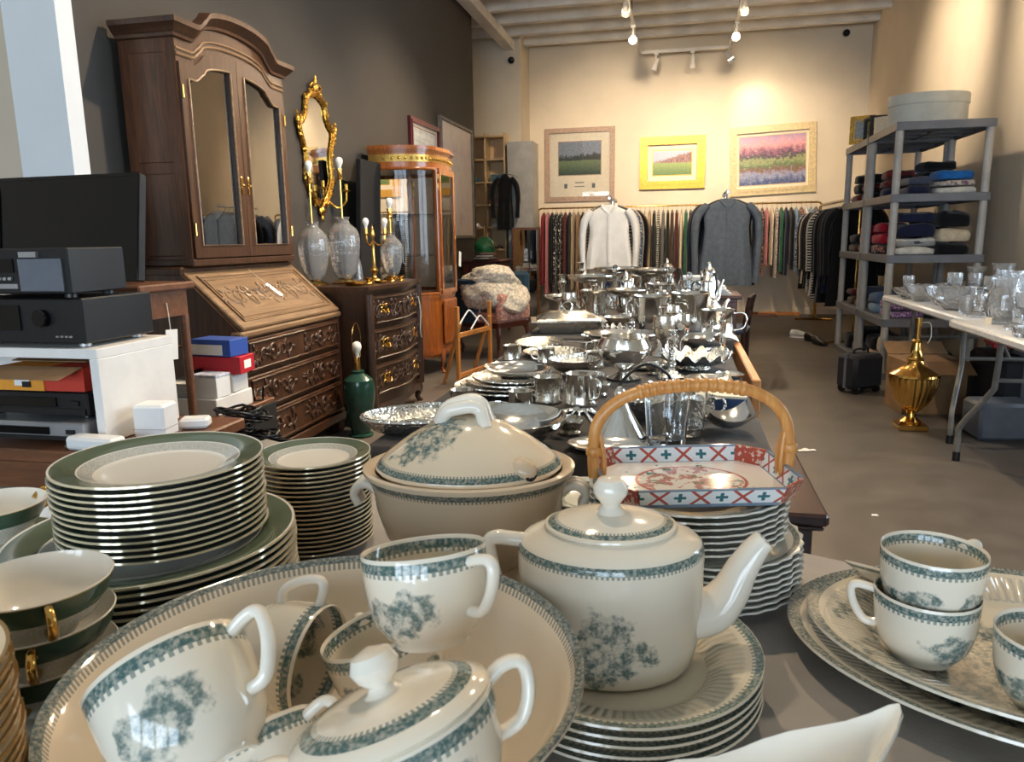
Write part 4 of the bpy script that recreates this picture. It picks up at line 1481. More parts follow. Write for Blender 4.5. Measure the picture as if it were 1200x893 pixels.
# ------------------------------------------------------------------ curved glass display cabinet
def vitrine(loc, rot):
    t = thing('display_cabinet', 'satinwood curved glass display cabinet with gilt mounts', 'cabinet', loc, rot)
    W, Dp = .98, .54
    n = 12
    def plan(e=0.0):
        P = [(-W / 2 - e * .3, 0)]
        for k in range(n + 1):            # bowed side, then the straight front
            a = k / n * PI / 2
            P.append((-W / 2 + .26 * (1 - math.cos(a)) - e * math.cos(a), -(Dp - .03) * math.sin(a) ** .8 - e * math.sin(a)))
        P.append((0, -Dp - e))
        return P + [(-x, yy) for x, yy in reversed(P[:-1])]
    pl = plan()
    nP = len(pl)
    ob('base_cabinet', prism(plan(), .20, .70), M['satin'], t, 40)
    ob('base_moulding', join(prism(plan(.012), .18, .22), prism(plan(.008), .69, .72)), M['satin'], t, 40)
    # panels on the base
    ob('base_panel', box(-.19, .19, -Dp - .012, -Dp + .01, .26, .66, .006), M['satin'], t, 0)
    ob('apron', prism(plan(-.01), .15, .18), M['satin'], t, 40)
    for x, yy in ((-.36, -.06), (.36, -.06), (-.22, -Dp + .02), (.22, -Dp + .02)):
        sg = 1 if x > 0 else -1
        ob('leg', tube(spline([(x, yy, .20), (x + sg * .015, yy - .01, .12), (x, yy + .005, .05), (x + sg * .02, yy - .015, 0)], 4), [.028, .027, .026, .024, .022, .02, .018, .016, .015, .014, .014, .016, .018], 8), M['satin'], t)
    # posts
    for i in (0, n + 1, nP - n - 2, nP - 1):
        x, yy = pl[i]
        yy = min(yy, -.02)
        ob('post', box(x - .022, x + .022, yy - .018, yy + .022, .70, 1.82, .005), M['satin'], t, 0)
        ob('gilt_mount', join(ball(.022, 10, .8, .6, 1.4, (x, yy - .022, 1.74)), ball(.016, 10, .8, .6, 2.4, (x, yy - .02, 1.66)), ball(.012, 8, 1, .6, 1.2, (x, yy - .022, .76))), M['ormolu'], t)
    # curved side glass and front door glass
    for s in (-1, 1):
        rings = []
        for x, yy in pl[0:n + 2]:
            x = s * abs(x)
            rings.append((x, yy))
        V, F = [], []
        for x, yy in rings:
            V += [(x, yy - .0, .72), (x, yy - .0, 1.82)]
        for k in range(len(rings) - 1):
            F.append((2 * k, 2 * k + 2, 2 * k + 3, 2 * k + 1) if s < 0 else (2 * k, 2 * k + 1, 2 * k + 3, 2 * k + 2))
        ob('curved_glass', (V, F), M['pane'], t, 180)
        for zz in (.72, 1.80):
            ob('glazing_rail', tube([(x, yy, zz + .01) for x, yy in rings], .014, 8), M['satin'], t)
    d = ob('door', ringframe([(-.225, .72), (.225, .72), (.225, 1.82), (-.225, 1.82)], [(-.18, .76), (.18, .76), (.18, 1.77), (-.18, 1.77)], -Dp - .006, -Dp + .018), M['satin'], t, 0)
    ob('door_glass', box(-.18, .18, -Dp + .004, -Dp + .008, .76, 1.77), M['pane'], d, 0)
    ob('key_plate', xf(ball(.012, 10, .8, .5, 1.6), (.20, -Dp - .008, 1.22)), M['ormolu'], d)
    ob('back_mirror', box(-W / 2 + .01, W / 2 - .01, -.015, 0, .70, 1.84), M['mirror'], t, 0)
    for zz in (1.06, 1.42):
        ob('glass_shelf', prism(plan(-.03), zz, zz + .008), M['pane'], t, 0)
    ob('frieze', prism(plan(.004), 1.82, 1.95), M['satin'], t, 40)
    fr_ = plan(.006)
    ob('frieze_mount', prism(plan(.0065), 1.865, 1.925), M['ormolu'], t)
    for k in range(2, len(fr_) - 2):
        (ax, ay), (bx, by) = fr_[k], fr_[k + 1]
        m_ = max(1, int(math.hypot(bx - ax, by - ay) / .045))
        for j in range(m_):
            q = (j + .5) / m_
            ob('rosette', xf(ball(.013, 8, 1, 1, 1), (ax + (bx - ax) * q, ay + (by - ay) * q, 1.895)), M['ormolu'], t)
    ob('cornice', join(prism(plan(.014), 1.95, 1.965), prism(plan(.03), 1.965, 1.985), prism(plan(.02), 1.985, 2.0)), M['satin'], t, 40)
    ob('price_tag', xf(box(-.035, .035, -.002, .002, -.07, .07), (.26, -Dp - .03, 1.02), (0, R(12), 0)), M['paper'], t, 0)
    return t


vitrine((-2.63, 6.74, 0), R(90))

# black panel leaning on the wall between mirror and cabinet
o = ob('black_panel', xf(box(-.21, .21, -.02, .02, 0, 1.85, .004), (0, 0, 0), (R(3), 0, 0)), M['blackmat'], None, 0, (-2.62, 6.0, 0), (0, 0, R(90)))
tag(o, 'tall black panel leaning on the dark wall beside the display cabinet', 'panel')

# ------------------------------------------------------------------ electronics corner at far left
lt = thing('low_table', 'low brown wooden table carrying the white shelf cube', 'table', (0, 0, 0))
ob('tabletop', box(-2.75, -1.45, 1.78, 2.26, .57, .61, .006), M['midwood'], lt, 0)
ob('apron', box(-2.72, -1.48, 1.81, 1.835, .48, .57), M['midwood'], lt, 0)
for x in (-2.70, -1.50):
    for yy in (1.83, 2.21):
        ob('leg', box(x - .025, x + .025, yy - .025, yy + .025, 0, .57, .004), M['midwood'], lt, 0)
cu = thing('shelf_cube', 'open white laminate shelf unit holding stereo components', 'shelf', (0, 0, 0))
X0, X1, Y0, Y1, Z0, Z1 = -2.62, -1.67, 1.87, 2.21, .612, .90
ob('top_board', box(X0, X1, Y0, Y1, Z1 - .03, Z1, .002), M['white_lam'], cu, 0)
ob('side_board', box(X1 - .03, X1, Y0, Y1, Z0, Z1 - .03, .002), M['white_lam'], cu, 0)
ob('side_board', box(X0, X0 + .03, Y0, Y1, Z0, Z1 - .03, .002), M['white_lam'], cu, 0)
ob('back_board', box(X0 + .03, X1 - .03, Y1 - .01, Y1, Z0, Z1 - .03), M['white_lam'], cu, 0)
M['screen'] = plain('dark_glass_screen', (8, 8, 10), .05, var=.02)
M['silverpl'] = plain('silver_plastic', (176, 176, 178), .3, .6, var=.04)


def component(name, label, cat, x0, x1, y0, y1, z0, z1, mat, kind):
    t = thing(name, label, cat, (0, 0, 0))
    ob('case', box(x0, x1, y0, y1, z0 + .012, z1, .004), mat, t, 0)
    for a in (x0 + .04, x1 - .04):
        for b in (y0 + .04, y1 - .04):
            ob('foot', xf(lathe([(0, 0), (.018, 0), (.018, .012), (0, .012)], 12), (a, b, z0)), M['silverpl'] if kind == 'receiver' else M['black'], t)
    w_ = x1 - x0
    h = z1 - z0
    if kind == 'stereo':
        ob('tape_door', box(x1 - .17, x1 - .02, y0 - .008, y0 + .002, z0 + .02, z1 - .03, .002), M['greydark'], t, 0)
        ob('trim_strip', box(x0 + .02, x1 - .18, y0 - .006, y0 + .002, z0 + .028, z0 + .042), M['silverpl'], t, 0)
        ob('display', box(x0 + .02, x1 - .19, y0 - .005, y0 + .002, z0 + .075, z1 - .03), M['screen'], t, 0)
        for k in range(6):
            ob('button', box(x1 - .30 + k * .018, x1 - .288 + k * .018, y0 - .010, y0, z0 + .052, z0 + .062, .002), M['silverpl'], t, 0)
        ob('badge', box(x1 - .16, x1 - .10, y0 - .010, y0, z1 - .026, z1 - .010), M['silverpl'], t, 0)
    elif kind == 'receiver':
        ob('display', box(x0 + .10, x1 - .22, y0 - .005, y0 + .002, z0 + .05, z1 - .02), M['screen'], t, 0)
        for k, xk in enumerate((x1 - .14, x0 + .06)):
            ob('knob', xf(lathe([(0, 0), (.026, 0), (.026, .016), (.022, .02), (0, .02)], 20), (xk, y0, z0 + h * .6), (R(90), 0, 0)), M['black_gloss'], t)
        for k in range(4):
            ob('button', box(x1 - .10 + k * .016, x1 - .09 + k * .016, y0 - .006, y0, z0 + .03, z0 + .036, .001), M['silverpl'], t, 0)
    elif kind == 'recorder':
        ob('tray_door', box(x0 + .06, x0 + .30, y0 - .005, y0 + .002, z0 + h * .45, z0 + h * .8, .001), M['screen'], t, 0)
        ob('lower_strip', box(x0 + .01, x1 - .01, y0 - .004, y0 + .002, z0 + .014, z0 + h * .4), M['black'], t, 0)
        ob('button', box(x1 - .06, x1 - .03, y0 - .006, y0, z0 + h * .5, z0 + h * .7, .001), M['black'], t, 0)
    return t


component('av_receiver', 'black hi-fi receiver on top of the white shelf unit', 'receiver', -2.14, -1.71, 1.88, 2.18, .902, 1.048, M['black'], 'receiver')
component('tape_stereo', 'black compact stereo with cassette door on the receiver', 'stereo', -2.30, -1.73, 1.87, 2.10, 1.05, 1.195, M['black'], 'stereo')
component('video_recorder', 'silver video recorder at the bottom inside the white shelf unit', 'recorder', -2.14, -1.72, 1.84, 2.16, .613, .68, M['silverpl'], 'recorder')
component('disc_player', 'black disc player on the silver recorder inside the shelf unit', 'disc player', -2.14, -1.73, 1.88, 2.16, .682, .765, M['black'], 'recorder')
bx = thing('orange_box', 'open orange and red product box inside the white shelf unit', 'box', (0, 0, 0))
M['orange'] = plain('orange_card', (226, 150, 44), .6, var=.05)
M['redcard'] = plain('red_card', (196, 56, 36), .6, var=.05)
ob('body', box(-2.06, -1.88, 1.88, 2.08, .767, .838), M['orange'], bx, 0)
ob('end_panel', box(-1.88, -1.74, 1.885, 2.08, .767, .838), M['redcard'], bx, 0)
ob('printed_picture', box(-1.985, -1.93, 1.877, 1.880, .782, .81, .001), M['white_pl'], bx, 0)
ob('printed_picture', box(-1.955, -1.925, 1.8755, 1.8765, .778, .796), M['black'], bx, 0)
ob('flap', xf(box(-.16, .16, -.10, 0, 0, .003), (-1.90, 1.885, .840), (R(12), 0, 0)), M['card'], bx, 0)
ob('flap', xf(box(-.16, .12, 0, .10, 0, .003), (-1.92, 1.97, .842), (R(6), 0, 0)), M['card'], bx, 0)


# television leaning back on a wooden side table
sd = thing('side_table', 'small brown wooden side table with drawer and hanging price tag', 'table', (0, 0, 0))
ob('tabletop', box(-2.72, -1.85, 2.30, 2.62, 1.03, 1.058, .006), M['midwood'], sd, 0)
dr = ob('drawer', box(-2.66, -1.88, 2.318, 2.34, .93, 1.025, .004), M['midwood'], sd, 0)
ob('knob', ball(.014, 12, 1, 1, 1, (-2.0, 2.306, .98)), M['brass'], dr)
ob('apron', join(box(-1.90, -1.88, 2.34, 2.60, .93, 1.03)), M['midwood'], sd, 0)
for x in (-2.64, -1.89):
    for yy in (2.335, 2.585):
        ob('leg', tube([(x, yy, .93), (x, yy, .5), (x, yy, 0)], [.018, .016, .012], 10), M['midwood'], sd)
ob('stretcher', tube([(-2.64, 2.585, .80), (-1.89, 2.585, .80)], .008, 8), M['midwood'], sd)
tg = ob('price_tag', xf(box(-.028, .028, -.001, .001, -.06, .055, .0005), (-1.868, 2.47, .83), (R(2), R(3), R(80))), M['paper'], sd, 0)
ob('string', tube([(-1.868, 2.47, .885), (-1.872, 2.472, .94), (-1.874, 2.47, .985)], .002, 6), M['cord'], tg)
tv = thing('television', 'large black flat television leaning behind the stereo', 'television', (-2.36, 2.47, 1.0655), (R(-9), 0, R(-3)))
ob('housing', box(-.46, .40, -.012, .03, 0, .40, .006), M['black'], tv, 0)
ob('screen', box(-.448, .388, -.016, -.010, .02, .388), M['screen'], tv, 0)
ob('bezel', ringframe([(-.46, 0), (.40, 0), (.40, .40), (-.46, .40)], [(-.448, .02), (.388, .02), (.388, .388), (-.448, .388)], -.018, -.010), M['black_gloss'], tv, 0)
ob('cable', tube(spline([(-.28, -.02, .405), (-.26, -.024, .36), (-.25, -.022, .25), (-.24, -.02, .02)], 4), .004, 6), M['black'], tv)

# router boxes beside the shelf unit
for nm, lb, c, s, rz in (('router', 'upright white router beside the white shelf unit', (-1.585, 1.985, .612), (.05, .045, .105), 8), ('router', 'flat white network box lying in front of the router', (-1.66, 1.815, .612), (.085, .03, .04), -4), ('power_adapter', 'small white power adapter behind the upright router', (-1.53, 2.10, .612), (.045, .03, .035), 20)):
    t = thing(nm, lb, 'router' if nm == 'router' else 'adapter', c, R(rz))
    ob('case', box(-s[0], s[0], -s[1], s[1], 0, s[2], .008), M['white_pl'], t, 0)
    ob('seam', box(-s[0] - .0006, s[0] + .0006, -s[1] - .0006, s[1] + .0006, s[2] * .28, s[2] * .30), M['greyplastic'], t, 0)

# loudspeaker standing on the floor with card boxes on top
sp = thing('loudspeaker', 'floor-standing loudspeaker with wooden case and black grille', 'loudspeaker', (0, 0, 0))
ob('case', box(-2.24, -1.815, 2.66, 3.08, 0, .50, .004), M['midwood'], sp, 0)
ob('grille', box(-1.815, -1.80, 2.675, 3.065, .02, .485, .004), M['blackmat'], sp, 0)
o = tag(ob('shallow_carton', box(-2.12, -1.84, 2.67, 2.94, .50, .572, .004), M['white_lam'], None, 0), 'shallow white carton on top of the loudspeaker', 'box')
M['bluebox'] = plain('blue_card', (44, 78, 160), .5, var=.05)
M['redbox'] = plain('red_gloss_card', (190, 36, 50), .4, var=.05)
b = thing('envelope_box', 'blue and white stationery box on top of the red box', 'box', (-1.935, 2.87, .728), R(-6))
ob('body', box(-.10, .10, -.06, .06, 0, .072, .002), M['bluebox'], b, 0)
ob('front_label', box(-.098, .06, -.0615, -.060, .006, .05), M['paper'], b, 0)
b = thing('red_box', 'red and white box under the blue stationery box', 'box', (-1.925, 2.87, .652), R(5))
ob('body', box(-.11, .11, -.065, .065, 0, .074, .002), M['redbox'], b, 0)
ob('label', box(.1101, .1112, -.03, .03, .02, .055), M['paper'], b, 0)
tag(ob('white_box', box(-.08, .08, -.06, .06, 0, .078, .003), M['white_lam'], None, 0, (-1.93, 2.87, .573), (0, 0, R(2))), 'plain white box under the red box', 'box')
b = thing('card_box', 'white box of printed cards in front of the red box', 'box', (-1.90, 2.735, .573), R(-4))
ob('body', box(-.06, .06, -.045, .045, 0, .085, .002), M['paper'], b, 0)
ob('printed_lid', box(-.062, .062, -.047, .047, .085, .097, .002), plain('printed_card', (196, 200, 214), .5, var=.25, vs_=40), b, 0)
b = thing('acrylic_tray', 'clear acrylic tray of white envelopes on the loudspeaker', 'tray', (-2.04, 2.735, .573), R(3))
ob('tray_wall', join(box(-.075, .075, -.055, -.052, 0, .11), box(-.075, .075, .052, .055, 0, .11), box(-.075, -.072, -.052, .052, 0, .11), box(.072, .075, -.052, .052, 0, .11)), M['pane'], b, 0)
for k in range(5):
    ob('envelope', box(-.068, .068, -.048, .048, .004 + k * .011, .013 + k * .011, .001), M['paper'], b, 0)
b = tag(ob('clear_cup', lathe([(0, .002), (.022, 0), (.028, .055), (.027, .055), (.021, .003), (0, .004)], 20), M['pane'], None, 50, (-1.845, 2.995, .502)), 'small clear plastic cup at the corner of the loudspeaker', 'cup')
# heap of black cables
rg = random.Random(5)
for k in range(5):
    pts = []
    cx, cy = -1.58 + rg.uniform(-.05, .05), 2.44 + rg.uniform(-.04, .04)
    ph = rg.uniform(0, 6)
    for q in range(22):
        a = q * .95 + ph
        rr = .07 + .025 * math.sin(q * 1.7 + k)
        pts.append((cx + rr * math.cos(a), cy + rr * .8 * math.sin(a),   .442 + .034 * k + .013 * (1 + math.sin(q * 2.1 + k))))
    o = ob('cable_coil', tube(spline(pts, 3), .0055, 6), M['black'], None, 60)
    tag(o, 'coiled black cable, %s from the top of the heap by the loudspeaker' % nth(5 - k), 'cable', 'coiled black cables')
stl = thing('cable_crate', 'low black crate holding the heap of cables', 'crate', (-1.58, 2.44, 0))
ob('wall_panel', join(box(-.17, .17, -.16, -.15, 0, .44), box(-.17, .17, .15, .16, 0, .44), box(-.17, -.16, -.15, .15, 0, .44), box(.16, .17, -.15, .15, 0, .44)), M['blackmat'], stl, 0)
ob('base_panel', box(-.16, .16, -.15, .15, .40, .43), M['blackmat'], stl, 0)

# ------------------------------------------------------------------ behind the display cabinet
def art_mat(name, kind, seed=0):
    t = MT(name)
    x, y, z = t.xyz('Generated')
    n = t.noise(2.5 + seed, 6, .7, t.scaled((2.2, 1, 1.4), 'Generated'))
    n2 = t.noise(9, 5, .7, t.scaled((2, 1, 4), 'Generated'))
    n3 = t.noise(7, 4, .7, t.scaled((3.5, 1, .6), 'Generated'))
    if kind in ('dusk', 'green'):
        sky = t.mix(n2.step(.35, .7), (104, 116, 138), (150, 156, 166)) if kind == 'dusk' else t.mix(n2.step(.35, .7), (150, 170, 200), (206, 206, 210))
        fld = t.mix((n2 * .6 + z * .8).step(.25, .75), (44, 62, 40), (112, 128, 84)) if kind == 'dusk' else t.mix((n2 * .6 + z * .5).step(.25, .7), (92, 122, 62), (166, 180, 104))
        tree = t.mix(n3.step(.35, .65), (26, 32, 30), (62, 64, 56)) if kind == 'dusk' else t.mix(n3.step(.35, .65), (104, 70, 84), (176, 134, 120))
        hor = .44 if kind == 'dusk' else .50
        top_ = (n3 - .5) * .55 + (hor + .14) + (x - .3) * (.10 if kind == 'dusk' else .42)
        col = t.mix(z.lt(top_), sky, tree)
        col = t.mix(z.lt((n - .5) * .14 + hor), col, fld)
    elif kind == 'pink':
        h = z + (n - .5) * .5 + (n3 - .5) * .25
        col = t.ramp(h, [(.05, (70, 84, 130)), (.2, (150, 156, 186)), (.3, (132, 92, 74)), (.4, (96, 124, 84)), (.5, (156, 160, 110)), (.58, (60, 66, 76)), (.68, (150, 96, 120)), (.82, (226, 160, 164)), (1, (176, 150, 186))])
        col = t.mix(n2.step(.5, .72) * .55, col, (222, 206, 200))
    elif kind == 'pale':
        col = t.ramp(n, [(.3, (206, 186, 176)), (.5, (226, 212, 200)), (.7, (208, 172, 174))])
    else:
        col = t.ramp(n, [(.3, (120, 128, 136)), (.5, (170, 176, 178)), (.7, (206, 208, 204))])
    t.set(Base_Color=col, Roughness=.3)
    return t.m


def picture(name, label, w_, h, fw_, matw, fmat, mmat, art, loc, rot, deep=.035, art_box=None, sub=None, glazed=True):
    """framed picture hanging flat: local xz, front towards -y"""
    t = thing(name, label, 'picture', loc, rot)
    o = [(-w_ / 2, -h / 2), (w_ / 2, -h / 2), (w_ / 2, h / 2), (-w_ / 2, h / 2)]
    i = [(-w_ / 2 + fw_, -h / 2 + fw_), (w_ / 2 - fw_, -h / 2 + fw_), (w_ / 2 - fw_, h / 2 - fw_), (-w_ / 2 + fw_, h / 2 - fw_)]
    j = [(a * (1 - fw_ * 1.1 / w_), b * (1 - fw_ * 1.1 / h)) for a, b in o]
    f = ob('frame', ringframe(o, i, -deep, 0), fmat, t, 0)
    ob('frame_step', ringframe(j, i, -deep - .008, -deep), fmat, f, 0)
    ob('mount', box(i[0][0], i[1][0], -.012, -.004, i[0][1], i[2][1]), mmat, t, 0)
    aw, ah, dz = art_box or (w_ - 2 * fw_ - 2 * matw, h - 2 * fw_ - 2 * matw, 0)
    ob('inner_border', box(-aw / 2 - .012, aw / 2 + .012, -.0145, -.012, -ah / 2 - .012 + dz, ah / 2 + .012 + dz), fmat, t, 0)
    ob('artwork', box(-aw / 2, aw / 2, -.0165, -.0145, -ah / 2 + dz, ah / 2 + dz), art, t, 0)
    if sub:
        for k, (cx, cz, cw, ch) in enumerate(sub):
            ob('caption', box(cx - cw / 2, cx + cw / 2, -.0135, -.012, cz - ch / 2, cz + ch / 2), M['greydark'], t, 0)
    if glazed:
        ob('glazing', box(i[0][0], i[1][0], -.020, -.018, i[0][1], i[2][1]), M['pane'], t, 0)
    return t


M['linen'] = plain('linen_mount', (232, 222, 202), .8, var=.03, vs_=40)
M['redframe'] = plain('dark_red_frame', (96, 30, 40), .4)
M['greyframe'] = plain('weathered_grey_frame', (140, 130, 118), .6)
M['pinkframe'] = plain('washed_rose_frame', (176, 150, 132), .55, var=.1, vs_=30)
M['creamframe'] = plain('cream_gilt_frame', (214, 194, 150), .45, var=.08, vs_=30)
picture('framed_print', 'pale print in a dark red frame above the display cabinet', .95, .42, .05, .04, M['redframe'], M['linen'], art_mat('grey_print', 'grey'), (-2.70, 7.93, 2.22), R(90), glazed=False)
picture('wall_hanging', 'tall pale rose framed panel on the dark wall beyond the cabinet', 1.35, 1.36, .035, .0, M['greyframe'], M['linen'], art_mat('pale_panel', 'pale'), (-2.70, 9.12, 1.90), R(90), glazed=False)

# red wood table with green globe lamp, books
tb = thing('hall_table', 'dark red wooden table with a green globe lamp and magazines', 'table', (-2.42, 9.45, 0))
ob('tabletop', box(-.26, .26, -.40, .40, .92, .95, .008), M['mahog'], tb, 0)
ob('apron', box(-.22, .22, -.36, .36, .80, .92), M['mahog'], tb, 0)
for sx_ in (-1, 1):
    for sy_ in (-1, 1):
        ob('leg', tube([(sx_ * .20, sy_ * .34, .80), (sx_ * .20, sy_ * .34, .4), (sx_ * .20, sy_ * .34, 0)], [.025, .02, .014], 10), M['mahog'], tb)
gl = thing('globe_lamp', 'round green glass globe lamp on the red wooden table', 'lamp', (-2.44, 9.42, .952))
gg = plain('green_art_glass', (46, 124, 78), .1, var=.3, vs_=9)
ob('foot', lathe([(0, 0), (.06, 0), (.06, .012), (.03, .02), (0, .02)], 20), M['brass'], gl)
ob('globe', ball(.135, 28, 1, 1, 1, (0, 0, .15)), gg, gl)
ob('stem', tube([(0, 0, .28), (0, 0, .42)], .006, 8), M['brass'], gl)
for k in range(6):
    cc = [(60, 50, 46), (190, 184, 176), (90, 60, 50), (210, 205, 196), (48, 48, 52), (150, 110, 96)][k]
    tag(ob('magazine', box(-.10, .10, -.14, .14, 0, .014, .001), plain('magazine_cover', cc, .5), None, 0, (-2.37, 9.15, .951 + k * .0145), (0, 0, R(-12 + 9 * k))), 'magazine, %s of the pile beside the green globe lamp' % ('topmost' if k == 5 else nth(6 - k) + ' from the top'), 'magazine', 'magazines on the red table')

# pale bookcase at the back
bc = thing('bookcase', 'tall pale birch bookcase against the back left wall', 'bookcase', (-2.80, 11.20, 0))
for x in (-.32, -.03, .26):
    ob('upright', box(x - .012, x + .012, -.15, .15, 0, 2.72, .002), M['birch'], bc, 0)
ob('back_board', box(-.32, .26, .14, .15, 0, 2.72), M['birch'], bc, 0)
for k in range(9):
    ob('shelf', box(-.31, .25, -.15, .14, .06 + k * .325, .085 + k * .325, .002), M['birch'], bc, 0)
rg = random.Random(3)
pal = [(70, 110, 130), (196, 130, 110), (230, 226, 218), (60, 46, 40), (190, 120, 60), (240, 238, 232)]
for k, (x, sh, w_, h) in enumerate(((.12, 6, .16, .10), (.11, 5, .18, .09), (.10, 4, .2, .07), (.13, 3, .18, .05), (-.18, 3, .12, .12), (-.18, 4, .14, .05), (-.17, 6, .1, .06))):
    c = pal[k % 6]
    kind = ('storage_box', 'box') if k in (0, 1, 4) else ('shoe_pair', 'shoes')
    z = .085 + sh * .325
    if kind[1] == 'box':
        tag(ob('storage_box', box(-w_ / 2, w_ / 2, -.09, .09, 0, h, .006), plain('box_card', c, .7), None, 0, (-2.80 + x, 11.17, z + .001)), '%s box on the pale bookcase' % ('teal', 'salmon', '', '', 'brown')[k if k != 0 else 0] if k in (0, 1, 4) else '', 'box')
    else:
        g = sheet(lambda u, v: (-.04 + .08 * u, -.12 + .24 * v, .03 + h * .6 * math.sin(PI * v) * math.sin(PI * u)), 8, 10, .028)
        tag(ob('folded_scarf', g, cloth('scarf_cloth', c), None, 60, (-2.80 + x, 11.15, z + .001)), {2: 'white folded scarf on the middle shelf of the pale bookcase', 3: 'dark folded scarf on a low shelf of the pale bookcase', 5: 'white folded scarf on the left middle shelf of the bookcase', 6: 'orange folded scarf on an upper shelf of the bookcase'}[k], 'scarf')

# grey cabinet and a dark coat hanging on its side
gc = thing('grey_locker', 'tall plain grey locker beside the pale bookcase', 'locker', (-2.29, 11.22, 0))
ob('body', box(-.20, .18, -.20, .22, .04, 2.58, .004), M['greyplastic'], gc, 0)
d = ob('door', box(-.195, .175, -.215, -.20, .06, 2.56, .003), M['greyplastic'], gc, 0)
ob('handle', box(.12, .14, -.235, -.215, 1.2, 1.32, .004), M['steel_paint'], d, 0)
ob('plinth', box(-.19, .17, -.19, .21, 0, .04), M['greydark'], gc, 0)

# cheval mirror against the back
ch = thing('floor_mirror', 'narrow standing floor mirror in a brown frame at the back', 'mirror', (-2.20, 10.86, 0), R(24))
o_ = [(-.20, .02), (.20, .02), (.20, 1.36), (-.20, 1.36)]
i_ = [(-.165, .06), (.165, .06), (.165, 1.325), (-.165, 1.325)]
ob('frame', ringframe(o_, i_, -.02, .02), M['midwood'], ch, 0)
ob('glass', box(-.165, .165, -.006, .0, .06, 1.325), M['mirror'], ch, 0)
ob('stand_leg', tube([(-.18, .02, 1.2), (-.18, .075, 0)], .012, 8), M['midwood'], ch)
ob('stand_leg', tube([(.18, .02, 1.2), (.18, .075, 0)], .012, 8), M['midwood'], ch)

# upholstered chair under a heap of lace and linen
ac = thing('upholstered_chair', 'blue and rose upholstered chair with carved wooden legs', 'chair', (-1.92, 7.72, 0), R(-25))
blue = cloth('teal_blue_upholstery', (44, 70, 88))
rose = cloth('rose_damask', (196, 136, 118), (216, 170, 150), 'flower')
ob('seat_frame', box(-.28, .28, -.26, .26, .30, .36, .01), M['mahog'], ac, 0)
ob('seat_cushion', sheet(lambda u, v: (-.27 + .54 * u, -.26 + .52 * v, .46 + .03 * math.sin(PI * u) * math.sin(PI * v)), 12, 12, .10), rose, ac, 60)
ob('side_panel', box(-.30, -.25, -.27, .27, .34, .78, .02), blue, ac, 0)
ob('front_panel', box(-.28, .0, -.29, -.26, .34, .80, .02), blue, ac, 0)
ob('arm', box(.22, .30, -.27, .27, .36, .66, .03), rose, ac, 0)
ob('backrest', box(-.28, .28, .22, .30, .36, .86, .03), blue, ac, 0)
for sx_ in (-1, 1):
    for sy_ in (-1, 1):
        ob('leg', tube(spline([(sx_ * .25, sy_ * .23, .32), (sx_ * .27, sy_ * .25, .2), (sx_ * .24, sy_ * .22, .08), (sx_ * .28, sy_ * .26, 0)], 3), [.03, .028, .026, .024, .022, .02, .018, .018, .02, .022], 8), M['mahog'], ac)
lace = plain('cream_lace', (214, 203, 184), .9, var=.22, vs_=34, bump=.8, bs=45)
rg = random.Random(9)
lh = thing('linen_heap', 'heap of crumpled cream lace linens on the upholstered chair', 'linen', (-1.93, 7.70, 0))
for k in range(3):
    g = ball(1.0, 40)
    sx_, sy_, sz_, dx, dy, zc = ((.37, .34, .20, .02, 0, .62), (.33, .30, .17, -.03, .04, .72), (.26, .24, .11, .04, .0, .83))[k]
    V = []
    for (x, y, z) in g[0]:
        q = 1 + .16 * noise.noise(Vector((x * 2.2 + k * 7, y * 2.2, z * 2.2))) + .10 * noise.noise(Vector((x * 6, y * 6 + k * 5, z * 6)))
        V.append((x * sx_ * q, y * sy_ * q, max(z, -.6) * sz_ * q - .12 * max(0, x) ** 3))
    ob('crumpled_cloth', (V, g[1]), lace, lh, 80, (dx, dy, zc), (0, 0, R(-25 + 30 * k)))

# folding wooden luggage rack with hangers
lr = thing('folding_stand', 'orange beech folding stand beside the display cabinet', 'stand', (-1.72, 6.22, 0), R(78))
for x in (-.30, .30):
    ob('upright', box(x - .018, x + .018, -.015, .015, 0, .66, .003), M['beech'], lr, 0)
    ob('upright', xf(box(-.016, .016, -.012, .012, 0, .56, .003), (x + (.03 if x < 0 else -.03), .16, 0), (R(18), 0, 0)), M['beech'], lr, 0)
for z in (.06, .40):
    ob('crossbar', box(-.30, .30, -.010, .010, z, z + .04, .003), M['beech'], lr, 0)
for k in range(2):
    t = thing('coat_hanger', 'white plastic coat hanger hooked on the beech stand, %s one' % ('upper' if k == 0 else 'lower'), 'hanger', (-1.715 + .05 * k, 6.05 + .16 * k, .60 - .06 * k), R(78), 'white hangers on the stand')
    ob('bar', tube(spline([(-.17, 0, -.08), (-.08, 0, -.02), (0, 0, .02), (.08, 0, -.02), (.17, 0, -.08)], 4) , .007, 8), M['white_pl'], t)
    ob('hook', tube(spline([(0, 0, .02), (0, 0, .06), (.02, 0, .085), (.035, 0, .065)], 4), .003, 6), M['chrome'], t)

